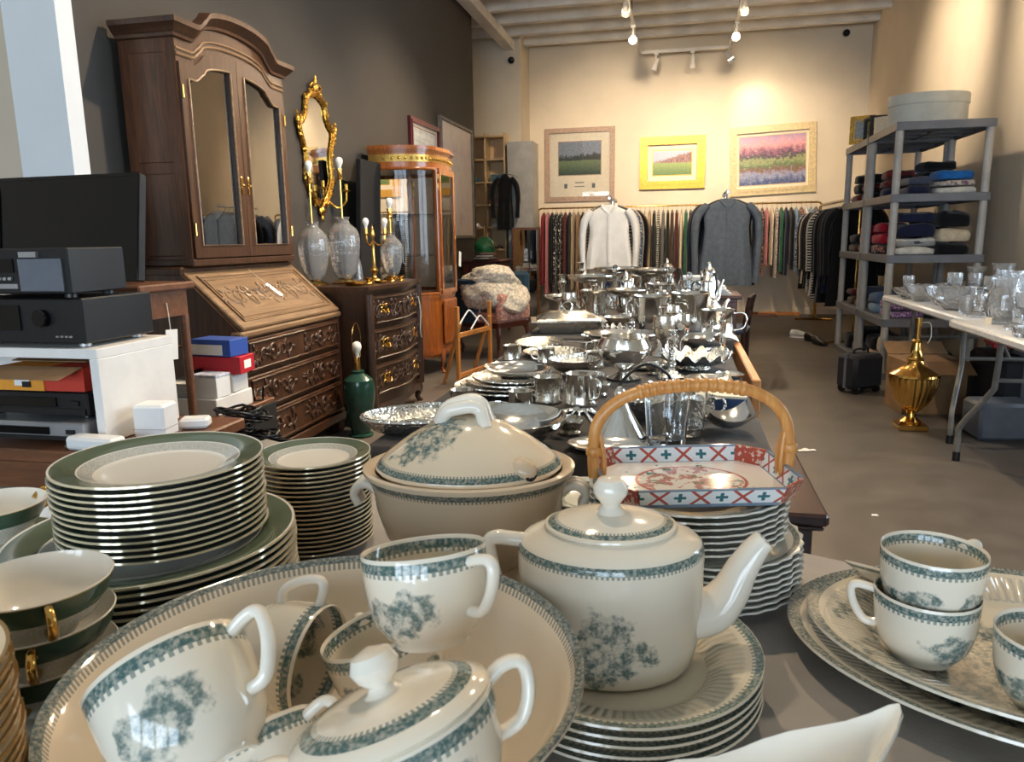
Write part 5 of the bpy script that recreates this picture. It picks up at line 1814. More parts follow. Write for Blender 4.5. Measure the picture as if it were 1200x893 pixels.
# ------------------------------------------------------------------ pictures on the back wall
picture('framed_picture', 'dusk landscape print with wide mount in a washed rose frame', 1.10, 1.12, .075, .1, M['pinkframe'], M['linen'], art_mat('dusk_landscape', 'dusk'), (-1.585, YB, 2.33), 0, art_box=(.66, .50, .10), sub=((-.22, -.32, .05, .07), (.22, -.32, .05, .07), (0, -.27, .14, .015), (0, -.33, .16, .012)))
picture('framed_picture', 'small green landscape in a bright gold frame', .98, .78, .12, .06, metal('gold_leaf_frame', (204, 156, 72), .4, (130, 92, 40), .4, 30), M['linen'], art_mat('green_landscape', 'green', 1), (-.16, YB, 2.31), 0, .05, art_box=(.58, .36, 0), glazed=False)
picture('framed_picture', 'pink and violet painterly landscape in a cream frame', 1.22, 1.0, .10, .03, M['creamframe'], M['linen'], art_mat('pink_landscape', 'pink', 2), (1.30, YB, 2.30), (0, R(-2.2), 0), .045, art_box=(.94, .70, 0), glazed=False)
sc_ = thing('security_camera', 'small black dome camera high on the back left wall', 'camera', (-2.50, 11.5, 3.78))
ob('mount', box(-.03, .03, -.03, 0, -.02, .04, .004), M['white_pl'], sc_, 0)
ob('dome', ball(.05, 16, 1, 1, 1, (0, -.06, 0)), M['black_gloss'], sc_)
sc_ = thing('motion_sensor', 'small black sensor near the ceiling above the cream frame', 'sensor', (2.22, YB, 4.0))
ob('mount', box(-.02, .02, -.03, 0, -.02, .02, .003), M['black'], sc_, 0)
ob('dome', ball(.05, 16, 1, 1, 1, (0, -.05, 0)), M['black_gloss'], sc_)


# ------------------------------------------------------------------ garments (local: hanger along x, z = 0 at the neck)
def garment_body(w_, length, th, seed, flare=1.15, fold=.35):
    rg = random.Random(seed)
    N = 24
    ph = [rg.uniform(0, 6.28) for _ in range(3)]
    kf = rg.choice((3, 4, 5))
    rings = []
    for q, (z, a) in enumerate(((0.0, .22), (-.015, .36), (-.05, .72), (-.09, .95), (-.16, 1.0), (-.30, .94), (-.5, .97), (-.75, 1.06), (-1.0, 1.12))):
        zz = z if z > -.2 else -.2 + (z + .2) / .8 * (length - .2)
        k = max(0, min(1, (-zz - .1) / .5))
        aa = a * (1 + (flare - 1) * k)
        ring = []
        for i in range(N):
            t = 2 * PI * i / N
            c, s = math.cos(t), math.sin(t)
            x = w_ / 2 * aa * (abs(c) ** .8) * (1 if c > 0 else -1)
            yy = th / 2 * (abs(s) ** .7) * (1 if s > 0 else -1) * (.55 if q < 2 else 1.0)
            f = fold * k * th * (math.sin(kf * PI * c + ph[0]) + .5 * math.sin(kf * 2.3 * c + ph[1]))
            ring.append((x, yy + f, zz - .012 * abs(c) * k))
        rings.append(ring)
    g = loft(rings)
    return g[0], [tuple(reversed(f)) for f in g[1]]


def sleeve(s, w_, length, th, seed):
    rg = random.Random(seed + 50)
    x = s * w_ * .44
    o = rg.uniform(.01, .04)
    return tube(spline([(x, 0, -.06), (x + s * (.05 + o), -.01, -.16), (x + s * (.075 + o), -.02, -.32), (x + s * (.07 + o), -.025, -.32 - length * .5), (x + s * (.06 + o), -.02, -.32 - length)], 4), [.055, .058, .06, .06, .058, .056, .054, .052, .05, .048, .046, .044, .042, .042, .044, .046, .046], 10, flat=.7)


def hanger_g(w_=.40, up_=.065):
    return join(tube(spline([(-w_ / 2, 0, -.055), (-w_ / 4, 0, -.012), (0, 0, .0), (w_ / 4, 0, -.012), (w_ / 2, 0, -.055)], 3), .005, 6),
                tube(spline([(0, 0, 0), (0, 0, up_ - .034), (-.021, 0, up_ - .012), (-.019, 0, up_ + .014), (0, 0, up_ + .022), (.019, 0, up_ + .014), (.021, 0, up_ - .004)], 4), .0022, 6))


HG = me('hanger', hanger_g(), M['steel_paint'], 60)


def garment(label, cat, loc, rot, w_, length, th, mat, seed=0, sleeves=0, group=None, name='garment', flare=1.12, fold=.35, extra=None, thin=1.0):
    t = thing(name, label, cat, loc, rot, group)
    ob('fabric', garment_body(w_, length, th, seed, flare, fold), mat, t, 80)
    if sleeves:
        for s in (-1, 1):
            ob('sleeve', xf(sleeve(s, w_, sleeves, th, seed), s=(1, thin, 1)), mat, t, 80)
    if extra == 'shirt':
        ob('collar', join(tube(spline([(-.06, .01, .0), (-.07, -.03, -.02), (-.02, -th * .6, -.075)], 3), .012, 8, False, .5), tube(spline([(.06, .01, .0), (.07, -.03, -.02), (.02, -th * .6, -.075)], 3), .012, 8, False, .5)), mat, t, 80)
        ob('placket', box(-.012, .012, -th * .62 - .012, -th * .5, -length * .92, -.08, .003), mat, t, 0)
    ob('hanger', HG, None, t)
    return t


C_ = {
    'red': cloth('red_cloth', (150, 24, 44)), 'white': cloth('white_cloth', (226, 222, 212)), 'black': cloth('black_cloth', (22, 22, 25)),
    'polka': cloth('polka_dot_cloth', (24, 24, 26), (230, 226, 214), 'dots'), 'plaid': cloth('red_plaid_cloth', (120, 36, 36), (30, 26, 30), 'check'),
    'beige': cloth('beige_cloth', (188, 164, 132)), 'tan': cloth('tan_cloth', (150, 118, 84)), 'teal': cloth('teal_cloth', (28, 84, 92)),
    'cream': cloth('cream_cloth', (224, 208, 178)), 'stripe': cloth('striped_cloth', (30, 30, 34), (214, 210, 200), 'stripes'),
    'grey': cloth('grey_cloth', (112, 112, 114)), 'maroon': cloth('maroon_cloth', (92, 26, 34)), 'green': cloth('green_cloth', (42, 104, 78)),
    'navy': cloth('navy_cloth', (28, 34, 62)), 'sky': cloth('light_blue_cloth', (130, 160, 188)), 'pink': cloth('pink_cloth', (206, 128, 132)),
    'floral': cloth('floral_cloth', (60, 54, 60), (196, 130, 110), 'flower'), 'floralw': cloth('pale_floral_cloth', (210, 200, 188), (120, 90, 110), 'flower'),
    'brown': cloth('brown_cloth', (84, 58, 42)), 'denim': cloth('slate_blue_cloth', (106, 116, 128)), 'denimd': cloth('dark_denim_cloth', (72, 80, 100)),
    'blouse': plain('ivory_satin', (244, 240, 232), .5, var=.03), 'bluepat': cloth('blue_print_cloth', (70, 90, 124), (190, 196, 206), 'flower', sc=1.6),
    'bright': cloth('bright_blue_cloth', (36, 112, 190)), 'crimson': cloth('crimson_cloth', (176, 26, 54)), 'check': cloth('white_check_cloth', (220, 218, 210), (70, 74, 90), 'check', sc=.6),
    'purple': cloth('purple_print_cloth', (120, 90, 150), (220, 190, 214), 'flower', sc=2), 'jean': cloth('faded_denim_cloth', (84, 110, 150)),
}
WORDS = {'polka': 'black polka-dot', 'plaid': 'red plaid', 'stripe': 'black and white striped', 'floral': 'dark floral', 'floralw': 'pale floral', 'sky': 'light blue', 'bluepat': 'blue patterned', 'jean': 'faded denim', 'denimd': 'dark denim', 'check': 'white checked', 'bright': 'bright blue', 'purple': 'purple patterned'}


def rail(name, label, x0, x1, loc, rot, z):
    t = thing(name, label, 'clothes rail', loc, rot)
    ob('bar', tube([(x0, 0, z), (x1, 0, z)], .013, 10), M['brass'], t)
    for x in (x0, x1):
        s = -1 if x == x0 else 1
        ob('upright', tube(spline([(x - s * .02, 0, z), (x + s * .02, 0, z - .015), (x + s * .03, 0, z - .06), (x + s * .03, 0, z - .4), (x + s * .03, 0, .03)], 4), .013, 10), M['brass'], t)
        ob('foot', tube([(x + s * .03, -.25, .02), (x + s * .03, .25, .02)], .014, 8), M['brass'], t)
    return t


RY = 11.78
rail('clothes_rail', 'long brass clothes rail along the back wall', -2.14, 1.93, (0, RY, 0), 0, 1.655)
seq = ['red', 'pink', 'black', 'polka', 'polka', 'plaid', 'black', 'beige', 'tan', 'black', 'navy', 'teal', 'floral', 'maroon', 'black', 'cream', 'grey', 'stripe', 'black', 'navy', 'bluepat', 'cream', 'cream', 'white', 'beige', 'black',
       'stripe', 'grey', 'black', 'brown', 'maroon', 'cream', 'green', 'black', 'navy', 'floral', 'grey', 'denimd', 'black', 'brown', 'navy', 'black', 'red', 'maroon', 'stripe', 'cream', 'black', 'beige', 'floral', 'pink', 'cream', 'floralw', 'green', 'navy', 'black', 'sky', 'floral', 'white', 'sky', 'grey']
rg = random.Random(21)
n = len(seq)
for k, c in enumerate(seq):
    x = -2.09 + 3.98 * k / (n - 1)
    if k < 13:
        L = rg.uniform(1.05, 1.28)
    elif k < 40:
        L = rg.uniform(.8, 1.1)
    else:
        L = rg.uniform(.72, 1.0)
    lab = '%s garment, %s from the left end of the back rail' % (WORDS.get(c, c), nth(k + 1))
    garment(lab, 'garment', (x + rg.uniform(-.003, .003), RY, 1.59), R(90 + rg.uniform(-1.5, 1.5)), rg.uniform(.40, .47), L, rg.uniform(.046, .052), C_[c], k, 0, 'garments on the back rail', fold=.09)

# two shop stands in the middle of the room
def stand(label, x, y, z):
    t = thing('garment_stand', label, 'clothes stand', (x, y, 0))
    ob('post', tube([(0, 0, .02), (0, 0, z + .02)], .016, 10), M['chrome'], t)
    ob('arm', tube([(0, -.42, z), (0, .42, z)], .011, 8), M['chrome'], t)
    for a in (0, 90):
        c, s = math.cos(R(a + 45)), math.sin(R(a + 45))
        ob('foot', tube([(-.3 * c, -.3 * s, .015), (.3 * c, .3 * s, .015)], .014, 8), M['chrome'], t)
    return t


stand('chrome clothes stand under the ivory blouse', -.70, 8.05, 1.58)
stand('chrome clothes stand under the slate blue shirts', .44, 8.25, 1.62)
G2 = 'garments on the stand with the ivory blouse'
garment('ivory long-sleeved blouse facing the front on the middle stand', 'blouse', (-.70, 7.66, 1.52), R(2), .40, .62, .07, C_['blouse'], 1, .38, G2, 'blouse', 1.1, .35, 'shirt')
for k, (c, dx, L, rz) in enumerate((('cream', 0, .75, 4), ('stripe', 0, .72, -2), ('bluepat', 0, .85, -5), ('cream', 0, .9, -5), ('black', 0, .8, -3), ('tan', 0, .8, -5))):
    garment('%s garment hanging %s behind the ivory blouse' % (WORDS.get(c, c), nth(k + 1)), 'garment', (-.70, (7.77, 7.86, 7.95, 8.15, 8.24, 8.33)[k], 1.515), R(rz), .38 + .03 * k, L, .045, C_[c], 70 + k, .4, G2, fold=.2, thin=.55)
G3 = 'garments on the stand with the slate blue shirts'
garment('slate blue long-sleeved shirt facing the front on the right stand', 'shirt', (.44, 7.86, 1.555), R(4), .44, .84, .08, C_['denim'], 2, .50, G3, 'shirt', 1.08, .4, 'shirt')
for k, (c, dx, L, rz) in enumerate((('denimd', 0, .75, 3), ('navy', 0, .8, 1), ('black', 0, .85, 0), ('denimd', 0, .8, 0), ('grey', 0, .8, -1))):
    garment('%s shirt hanging %s behind the slate blue shirt' % (WORDS.get(c, c), nth(k + 1)), 'shirt', (.44, (7.98, 8.07, 8.16, 8.35, 8.44)[k], 1.555), R(rz), .44 + .03 * k, L, .045, C_[c], 90 + k, .48, G3, 'shirt', fold=.2, thin=.55)

# rail of dark clothes between the shelving and the back wall
rail('clothes_rail', 'short clothes rail of dark coats beyond the shelving', -1.2, 1.2, (1.86, 10.05, 0), R(90), 1.58)
for k, c in enumerate(('black', 'black', 'navy', 'black', 'black', 'grey', 'black', 'stripe', 'white', 'black', 'floralw', 'black', 'navy', 'cream', 'black', 'bluepat')):
    garment('%s coat, %s from the shelving on the side rail' % (WORDS.get(c, c), nth(k + 1)), 'coat', (1.86, 8.95 + k * .145, 1.515), R(rg.uniform(-4, 3)), .44, rg.uniform(.85, 1.15), .055, C_[c], 120 + k, .45, 'coats on the side rail', 'coat', fold=.25, thin=.6)
garment('dark coat hanging on the side of the grey locker', 'coat', (-2.50, 10.90, 2.12), R(12), .20, .78, .09, C_['black'], 200, .3, None, 'coat')
# things on the floor under the rails
M['shoe'] = plain('black_leather', (24, 22, 22), .4)
def shoe(label, loc, rot, mat):
    t = thing('shoe', label, 'shoe', loc, rot, 'shoes on the floor by the side rail')
    rings = []
    for yy, w_, h in ((-.13, .02, .02), (-.12, .034, .035), (-.08, .045, .045), (-.02, .042, .06), (.04, .036, .08), (.09, .035, .085), (.12, .03, .08), (.13, .015, .06)):
        rings.append([(w_ * math.cos(a * PI / 6), yy, .012 + h * (.5 + .5 * math.sin(a * PI / 6))) for a in range(12)])
    ob('upper', loft(rings), mat, t, 70)
    ob('sole', prism([(.04 * math.cos(a * PI / 8) * (1.1 if math.sin(a * PI / 8) < 0 else .9), .135 * math.sin(a * PI / 8)) for a in range(16)], 0, .014), M['white_pl'] if mat is not M['shoe'] else M['black'], t, 0)
    return t


shoe('white shoe on the floor beside the side rail', (1.42, 9.35, 0), R(70), plain('white_leather', (226, 224, 218), .5))
shoe('black shoe on the floor in front of the coats, nearest the shelving', (1.52, 8.75, 0), R(20), M['shoe'])
shoe('black shoe on the floor behind another by the side rail', (1.50, 9.02, 0), R(35), M['shoe'])
b = thing('shoe_board', 'low wooden board with trays on the floor under the back rail', 'board', (.98, 11.88, 0))
ob('board', box(-.45, .45, -.12, .12, 0, .03, .003), M['midwood'], b, 0)
ob('strip', box(-.45, .8, .13, .15, 0, .05, .003), M['beech'], b, 0)
tag(ob('floor_tray', lathe([(0, 0), (.14, 0), (.17, .03), (.165, .032), (.135, .006), (0, .006)], 24, 1.2, .6), M['silver_dull'], None, 50, (.98, 11.88, .031)), 'shallow metal tray on the low board under the back rail', 'tray')

# ------------------------------------------------------------------ plastic shelving
def shelving(label, y0, y1):
    t = thing('plastic_shelving', label, 'shelving', (0, 0, 0), 0, 'grey plastic shelving units')
    x0, x1 = 1.63, 2.34
    for z in (.05, .50, 1.02, 1.50, 2.05):
        g = [box(x0 + .02, x1 - .02, y0 + .02, y1 - .02, z - .014, z)]
        g += [box(x0, x0 + .02, y0, y1, z - .06, z + .004, .003), box(x1 - .02, x1, y0, y1, z - .06, z + .004, .003), box(x0 + .02, x1 - .02, y0, y0 + .02, z - .06, z + .004, .003), box(x0 + .02, x1 - .02, y1 - .02, y1, z - .06, z + .004, .003)]
        for q in (1, 2, 3):
            yy = y0 + (y1 - y0) * q / 4
            g.append(box(x0 + .02, x1 - .02, yy - .008, yy + .008, z - .045, z - .014))
        g.append(box((x0 + x1) / 2 - .008, (x0 + x1) / 2 + .008, y0 + .02, y1 - .02, z - .045, z - .014))
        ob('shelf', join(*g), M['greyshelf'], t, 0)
    zs = [0, .05, .50, 1.02, 1.50, 2.05]
    for x in (x0 + .035, x1 - .035):
        for yy in (y0 + .035, y1 - .035):
            for a, b in zip(zs, zs[1:]):
                if b - a < .1:
                    continue
                ob('post', tube([(x, yy, a), (x, yy, b - .055)], .03, 12), M['greyplastic'], t)
    return t


shelving('nearer grey plastic shelving unit under the oval hat box', 6.66, 7.58)
shelving('farther grey plastic shelving unit beside the clothes rails', 7.62, 8.56)
hb = thing('hat_box', 'large oval pale grey hat box on top of the shelving', 'box', (1.98, 7.16, 2.056))
mh = plain('pale_hatbox_card', (196, 198, 190), .6, var=.04)
ob('box_body', lathe([(0, 0), (.30, 0), (.302, .01), (.302, .20), (0, .20)], 48, 1, .72), mh, hb, 40)
ob('lid', lathe([(.304, .175), (.310, .18), (.310, .255), (.304, .262), (0, .265)], 48, 1, .72), mh, hb, 40)
picture('small_picture', 'small gold-framed picture standing on the far end of the shelving', .22, .26, .035, .02, M['gilt'], M['linen'], art_mat('small_art', 'grey', 3), (1.70, 8.20, 2.19), R(-25), .03)
o = thing('wire_basket', 'dark slatted basket on top of the far shelving', 'basket', (1.82, 7.98, 2.056))
for k in range(6):
    for s in (-1, 1):
        ob('slat', box(-.13 + k * .052, -.10 + k * .052, s * .12 - .004, s * .12 + .004, 0, .22), M['black'], o, 0)
ob('rim', join(box(-.135, .165, -.125, -.115, .2, .22), box(-.135, .165, .115, .125, .2, .22), box(-.135, -.125, -.115, .115, .2, .22), box(.155, .165, -.115, .115, .2, .22), box(-.13, .16, -.12, .12, 0, .01)), M['black'], o, 0)
hb = thing('round_box', 'small round cream box on top of the shelving beside the slatted basket', 'box', (1.80, 7.72, 2.056))
ob('box_body', lathe([(0, 0), (.10, 0), (.10, .16), (0, .16)], 32), M['linen'], hb, 40)
ob('lid', lathe([(.102, .13), (.104, .135), (.104, .175), (0, .178)], 32), M['linen'], hb, 40)


def folded(label, c, x, y, z, wx, wy, h, seed=0, rot=0, name='folded_garment', cat='clothing'):
    rg = random.Random(seed)
    ph = [rg.uniform(0, 6.28) for _ in range(4)]
    rings = []
    N = 28
    for q, (zz, s) in enumerate(((0, .93), (.12, .985), (.4, 1.0), (.7, .99), (.9, .94), (1.0, .82), (1.03, .5))):
        ring = []
        for i in range(N):
            a = 2 * PI * i / N
            cx = abs(math.cos(a)) ** .45 * (1 if math.cos(a) > 0 else -1)
            sy_ = abs(math.sin(a)) ** .45 * (1 if math.sin(a) > 0 else -1)
            wob = 1 - .05 + .05 * noise.noise(Vector((math.cos(a) * 2.2 + seed, math.sin(a) * 2.2, zz * 1.5))) + .035 * math.sin(3 * a + ph[0]) + .02 * math.sin(7 * a + ph[1] + zz * 4)
            ring.append((wx / 2 * s * cx * wob, wy / 2 * s * sy_ * wob, h * zz * (.96 + .10 * math.sin(2 * a + ph[2]) + .12 * noise.noise(Vector((math.cos(a) * 1.7, math.sin(a) * 1.7 + seed, 0)))) if q else 0))
        rings.append(ring)
    o = ob(name, loft(rings), C_[c], None, 70, (x, y, z), (0, 0, R(rot)))
    return tag(o, label, cat, 'folded clothes on the shelving')


rows = [   # shelf z, list of piles (x, y, wx, wy, rot, [colours bottom to top])
    (1.505, 'second-highest', [(2.13, 6.90, .34, .34, 4, [('white', .035), ('floralw', .03), ('bright', .05)]), (1.86, 6.90, .22, .38, -6, [('navy', .045), ('denimd', .04)]),
                               (2.12, 7.30, .34, .34, 5, [('navy', .04), ('grey', .04), ('black', .05), ('black', .045)]), (1.83, 7.32, .28, .34, -4, [('navy', .05), ('maroon', .04), ('plaid', .05)]),
                               (1.84, 7.86, .36, .36, 3, [('black', .05), ('plaid', .045), ('black', .05)]), (1.84, 8.28, .36, .34, -5, [('maroon', .05), ('black', .06), ('black', .05)])]),
    (1.025, 'middle', [(1.86, 6.88, .36, .32, 3, [('white', .04), ('check', .045), ('navy', .07), ('navy', .05)]), (2.14, 6.92, .28, .40, 8, [('black', .06), ('cream', .07), ('black', .08)]),
                       (2.12, 7.34, .34, .34, 0, [('navy', .06), ('black', .08), ('black', .07)]), (1.82, 7.36, .30, .34, 6, [('floral', .05), ('crimson', .06), ('crimson', .05)]),
                       (1.84, 7.88, .36, .36, 0, [('floral', .05), ('maroon', .05), ('crimson', .05)]), (1.84, 8.28, .36, .32, 0, [('brown', .05), ('black', .06)])]),
    (.505, 'second-lowest', [(1.84, 6.92, .34, .36, 0, [('purple', .04), ('purple', .05)]), (2.13, 6.94, .28, .36, 0, [('black', .06), ('navy', .05)]), (1.82, 7.34, .30, .34, 0, [('sky', .05), ('jean', .06)]),
                             (2.12, 7.32, .30, .34, 0, [('black', .07), ('black', .06)]), (1.84, 7.88, .34, .34, 0, [('grey', .06), ('denimd', .06)]), (1.84, 8.28, .34, .34, 0, [('brown', .05), ('maroon', .04)])]),
    (.055, 'bottom', [(1.86, 6.94, .36, .40, 0, [('beige', .08), ('cream', .09)]), (2.14, 6.94, .26, .36, 0, [('black', .1)]), (1.84, 7.36, .34, .32, 0, [('cream', .07), ('black', .08)]), (1.84, 7.88, .34, .34, 0, [('grey', .08), ('black', .08)]), (1.84, 8.28, .34, .34, 0, [('black', .09)])]),
]
PLACE = ['front right', 'front left', 'back right', 'back left', 'middle', 'far end']
sd_ = 300
for z, nm, piles in rows:
    for (x, y, wx, wy, rot, cs) in piles:
        unit = 'nearer' if y < 7.6 else 'farther'
        pos = ('front' if y < 7.1 or 7.6 < y < 8.1 else 'back') + (' right' if x > 2 else ' left')
        zz = z
        for q, (c, h) in enumerate([(c_, h_ * 1.45) for c_, h_ in cs]):
            sd_ += 1
            lev = 'top' if q == len(cs) - 1 else ('bottom' if q == 0 else nth(q + 1) + ' up')
            folded('folded %s clothing, %s of the %s pile, %s shelf, %s unit' % (WORDS.get(c, c), lev, pos, nm, unit), c, x, y, zz, wx * (.93 - .03 * q), wy * (.93 - .03 * q), h, sd_, rot * .4 + 3 * (q % 2))
            zz += h * 1.145 + .001
picture('small_picture', 'small framed picture standing on the second shelf of the farther unit', .2, .28, .03, .02, M['black'], M['linen'], art_mat('small_art_b', 'green', 4), (2.20, 8.08, 1.65), R(-15), .02)

# ------------------------------------------------------------------ folding tables with glassware
def folding_table(label, x0, x1, y0, y1, z=.74):
    t = thing('folding_table', label, 'table', (0, 0, 0), 0, 'white folding tables')
    ob('tabletop', box(x0, x1, y0, y1, z - .045, z, .012), M['table_white'], t, 40)
    for yy, d in ((y0 + .28, 1), (y1 - .28, -1)):
        for x in (x0 + .10, x1 - .10):
            s = -1 if x < (x0 + x1) / 2 else 1
            ob('leg', tube(spline([(x - s * .03, yy + d * .08, z - .05), (x - s * .03, yy + d * .06, .46), (x - s * .02, yy + d * .04, .40), (x + s * .05, yy - d * .10, .20), (x + s * .055, yy - d * .115, .13), (x + s * .055, yy - d * .115, .03)], 4), .0145, 10), M['steel_paint'], t)
            ob('foot_cap', xf(lathe([(0, 0), (.019, 0), (.019, .05), (0, .05)], 12), (x + s * .055, yy - d * .115, 0)), M['black'], t)
        ob('crossbar', tube([(x0 + .13, yy + d * .06, .47), (x1 - .13, yy + d * .06, .47)], .011, 8), M['steel_paint'], t)
        ob('brace', tube([((x0 + x1) / 2, yy + d * .06, .47), ((x0 + x1) / 2, yy + d * .42, z - .05)], .009, 8), M['steel_paint'], t)
    return t


folding_table('white folding table of cut glass farther from the viewer', 1.50, 2.26, 4.48, 6.18)
folding_table('white folding table of cut glass at the right frame edge', 1.42, 2.18, 2.72, 4.45)
GZ = .7405


def gl_prof(kind, s=1.0):
    P = {
        'tumbler': [(0, .0), (.034, 0), (.036, .004), (.042, .09), (.0395, .09), (.034, .014), (0, .012)],
        'bowl': [(0, 0), (.045, 0), (.05, .006), (.09, .05), (.112, .095), (.108, .096), (.084, .052), (.045, .016), (0, .013)],
        'low_bowl': [(0, 0), (.06, 0), (.065, .005), (.105, .035), (.12, .055), (.116, .056), (.1, .04), (.06, .012), (0, .011)],
        'vase': [(0, 0), (.045, 0), (.048, .008), (.04, .03), (.052, .10), (.06, .19), (.072, .24), (.068, .24), (.054, .19), (.044, .1), (.03, .035), (0, .03)],
        'goblet': [(0, 0), (.036, 0), (.034, .004), (.008, .012), (.006, .06), (.012, .075), (.034, .10), (.04, .14), (.037, .165), (.035, .165), (.037, .14), (.03, .105), (0, .085)],
        'jug': [(0, 0), (.05, 0), (.055, .006), (.066, .06), (.058, .12), (.045, .15), (.052, .185), (.049, .185), (.041, .15), (.052, .12), (.06, .06), (.04, .016), (0, .014)],
        'candlestick': [(0, 0), (.045, 0), (.045, .01), (.02, .025), (.014, .05), (.022, .08), (.014, .11), (.016, .13), (.028, .14), (.025, .145), (.012, .14), (0, .13)],
        'ashtray': [(0, 0), (.06, 0), (.068, .01), (.072, .035), (.06, .036), (.05, .014), (0, .012)],
    }[kind]
    return [(a * s, b * s) for a, b in P]


GM = {}
for k in ('tumbler', 'bowl', 'low_bowl', 'vase', 'goblet', 'jug', 'candlestick', 'ashtray'):
    scal = None
    if k in ('bowl', 'low_bowl', 'vase'):
        def scal(r, z, a, k=k):
            top = {'bowl': .096, 'low_bowl': .056, 'vase': .24}[k]
            w_ = max(0, z / top - .8) * 5
            return (r * math.cos(a), r * math.sin(a), z + .006 * w_ * abs(math.cos(6 * a)))
    GM[k] = me('glass_' + k, lathe(gl_prof(k), 18 if k not in ('bowl', 'low_bowl', 'vase') else 24, 1, 1, scal), M['crystal'], 0)
NAMES = {'tumbler': ('glass_tumbler', 'cut glass tumbler', 'glass'), 'bowl': ('glass_bowl', 'scalloped cut glass bowl', 'bowl'), 'low_bowl': ('glass_bowl', 'shallow cut glass bowl', 'bowl'), 'vase': ('glass_vase', 'tall cut glass vase', 'vase'),
         'goblet': ('glass_goblet', 'stemmed cut glass goblet', 'glass'), 'jug': ('glass_jug', 'cut glass jug', 'jug'), 'candlestick': ('glass_candlestick', 'cut glass candlestick', 'candlestick'), 'ashtray': ('glass_ashtray', 'thick cut glass ashtray', 'ashtray')}
glist = [('low_bowl', 1.64, 5.95, 1), ('bowl', 1.63, 5.62, 1), ('tumbler', 1.86, 5.95, 1), ('vase', 2.05, 5.95, .8), ('tumbler', 1.80, 5.70, 1), ('goblet', 1.95, 5.68, 1), ('jug', 2.12, 5.66, 1), ('bowl', 1.66, 5.30, 1.05), ('tumbler', 1.85, 5.42, 1.1), ('goblet', 2.0, 5.40, 1), ('goblet', 2.13, 5.35, 1),
         ('low_bowl', 1.64, 5.0, 1.0), ('tumbler', 1.84, 5.12, 1), ('vase', 1.93, 4.88, .8), ('jug', 2.1, 5.05, 1.1), ('tumbler', 1.63, 4.74, 1), ('bowl', 1.80, 4.66, 1.0), ('vase', 2.12, 4.70, .95), ('candlestick', 1.62, 4.58, 1),
         ('jug', 1.62, 4.24, 1.1), ('bowl', 1.78, 4.10, 1.05), ('tumbler', 1.76, 4.32, 1.1), ('vase', 1.98, 4.25, 1.0), ('goblet', 1.92, 3.98, 1.1), ('ashtray', 1.56, 3.72, 1.1), ('low_bowl', 1.75, 3.80, 1.0), ('tumbler', 1.94, 3.78, 1.1), ('goblet', 2.06, 3.9, 1.1), ('jug', 2.05, 3.62, 1.1), ('candlestick', 1.64, 4.02, 1), ('bowl', 1.70, 3.45, 1)]
glist = [(a, b, c, d * 1.12) for a, b, c, d in glist]
glist += [('goblet', 1.58, 5.80, 1), ('tumbler', 1.98, 6.08, 1.2), ('goblet', 1.76, 5.52, 1.2), ('jug', 1.99, 5.20, 1.2), ('vase', 2.17, 5.82, 1), ('goblet', 1.76, 4.84, 1.25), ('vase', 2.02, 4.56, 1.1), ('goblet', 1.94, 4.62, 1.2), ('tumbler', 1.97, 4.76, 1.3), ('vase', 2.13, 4.10, 1.2), ('jug', 1.88, 4.18, 1.15), ('goblet', 1.56, 3.90, 1.1), ('vase', 2.10, 3.76, 1.1), ('goblet', 1.83, 3.62, 1.2), ('tumbler', 1.98, 3.56, 1.2), ('vase', 1.66, 4.35, .8)]
GR = {'tumbler': .045, 'bowl': .118, 'low_bowl': .125, 'vase': .076, 'goblet': .044, 'jug': .07, 'candlestick': .05, 'ashtray': .076}
gl1 = relax([(k, x, y, s, GR[k] * s) for k, x, y, s in glist if y > 4.47], 1.53, 2.22, 4.52, 6.14)
gl2 = relax([(k, x, y, s, GR[k] * s) for k, x, y, s in glist if y <= 4.47], 1.46, 2.15, 3.30, 4.42)
glist = [q[:4] for q in gl1 + gl2]
cnt = {}
for k, (kd, x, y, s) in enumerate(sorted(glist, key=lambda q: -q[2])):
    nm, lab, cat = NAMES[kd]
    tb_ = 'farther' if y > 4.47 else 'nearer'
    cnt[kd, tb_] = cnt.get((kd, tb_), 0) + 1
    o = bpy.data.objects.new(nm, GM[kd])
    COL.objects.link(o)
    o.location = (x, y, GZ)
    o.scale = (s, s, s)
    o.rotation_euler = (0, 0, k * .7)
    tag(o, '%s, %s of its kind from the back on the %s glassware table' % (lab, nth(cnt[kd, tb_]), tb_), cat, 'cut glass on the folding tables')
b = thing('price_label', 'small cream price sticker card leaning on a cut glass jug', 'label', (1.52, 4.20, GZ), R(-50))
ob('card', xf(box(-.018, .018, -.001, .001, 0, .036), (0, 0, 0), (R(-10), 0, 0)), M['linen'], b, 0)

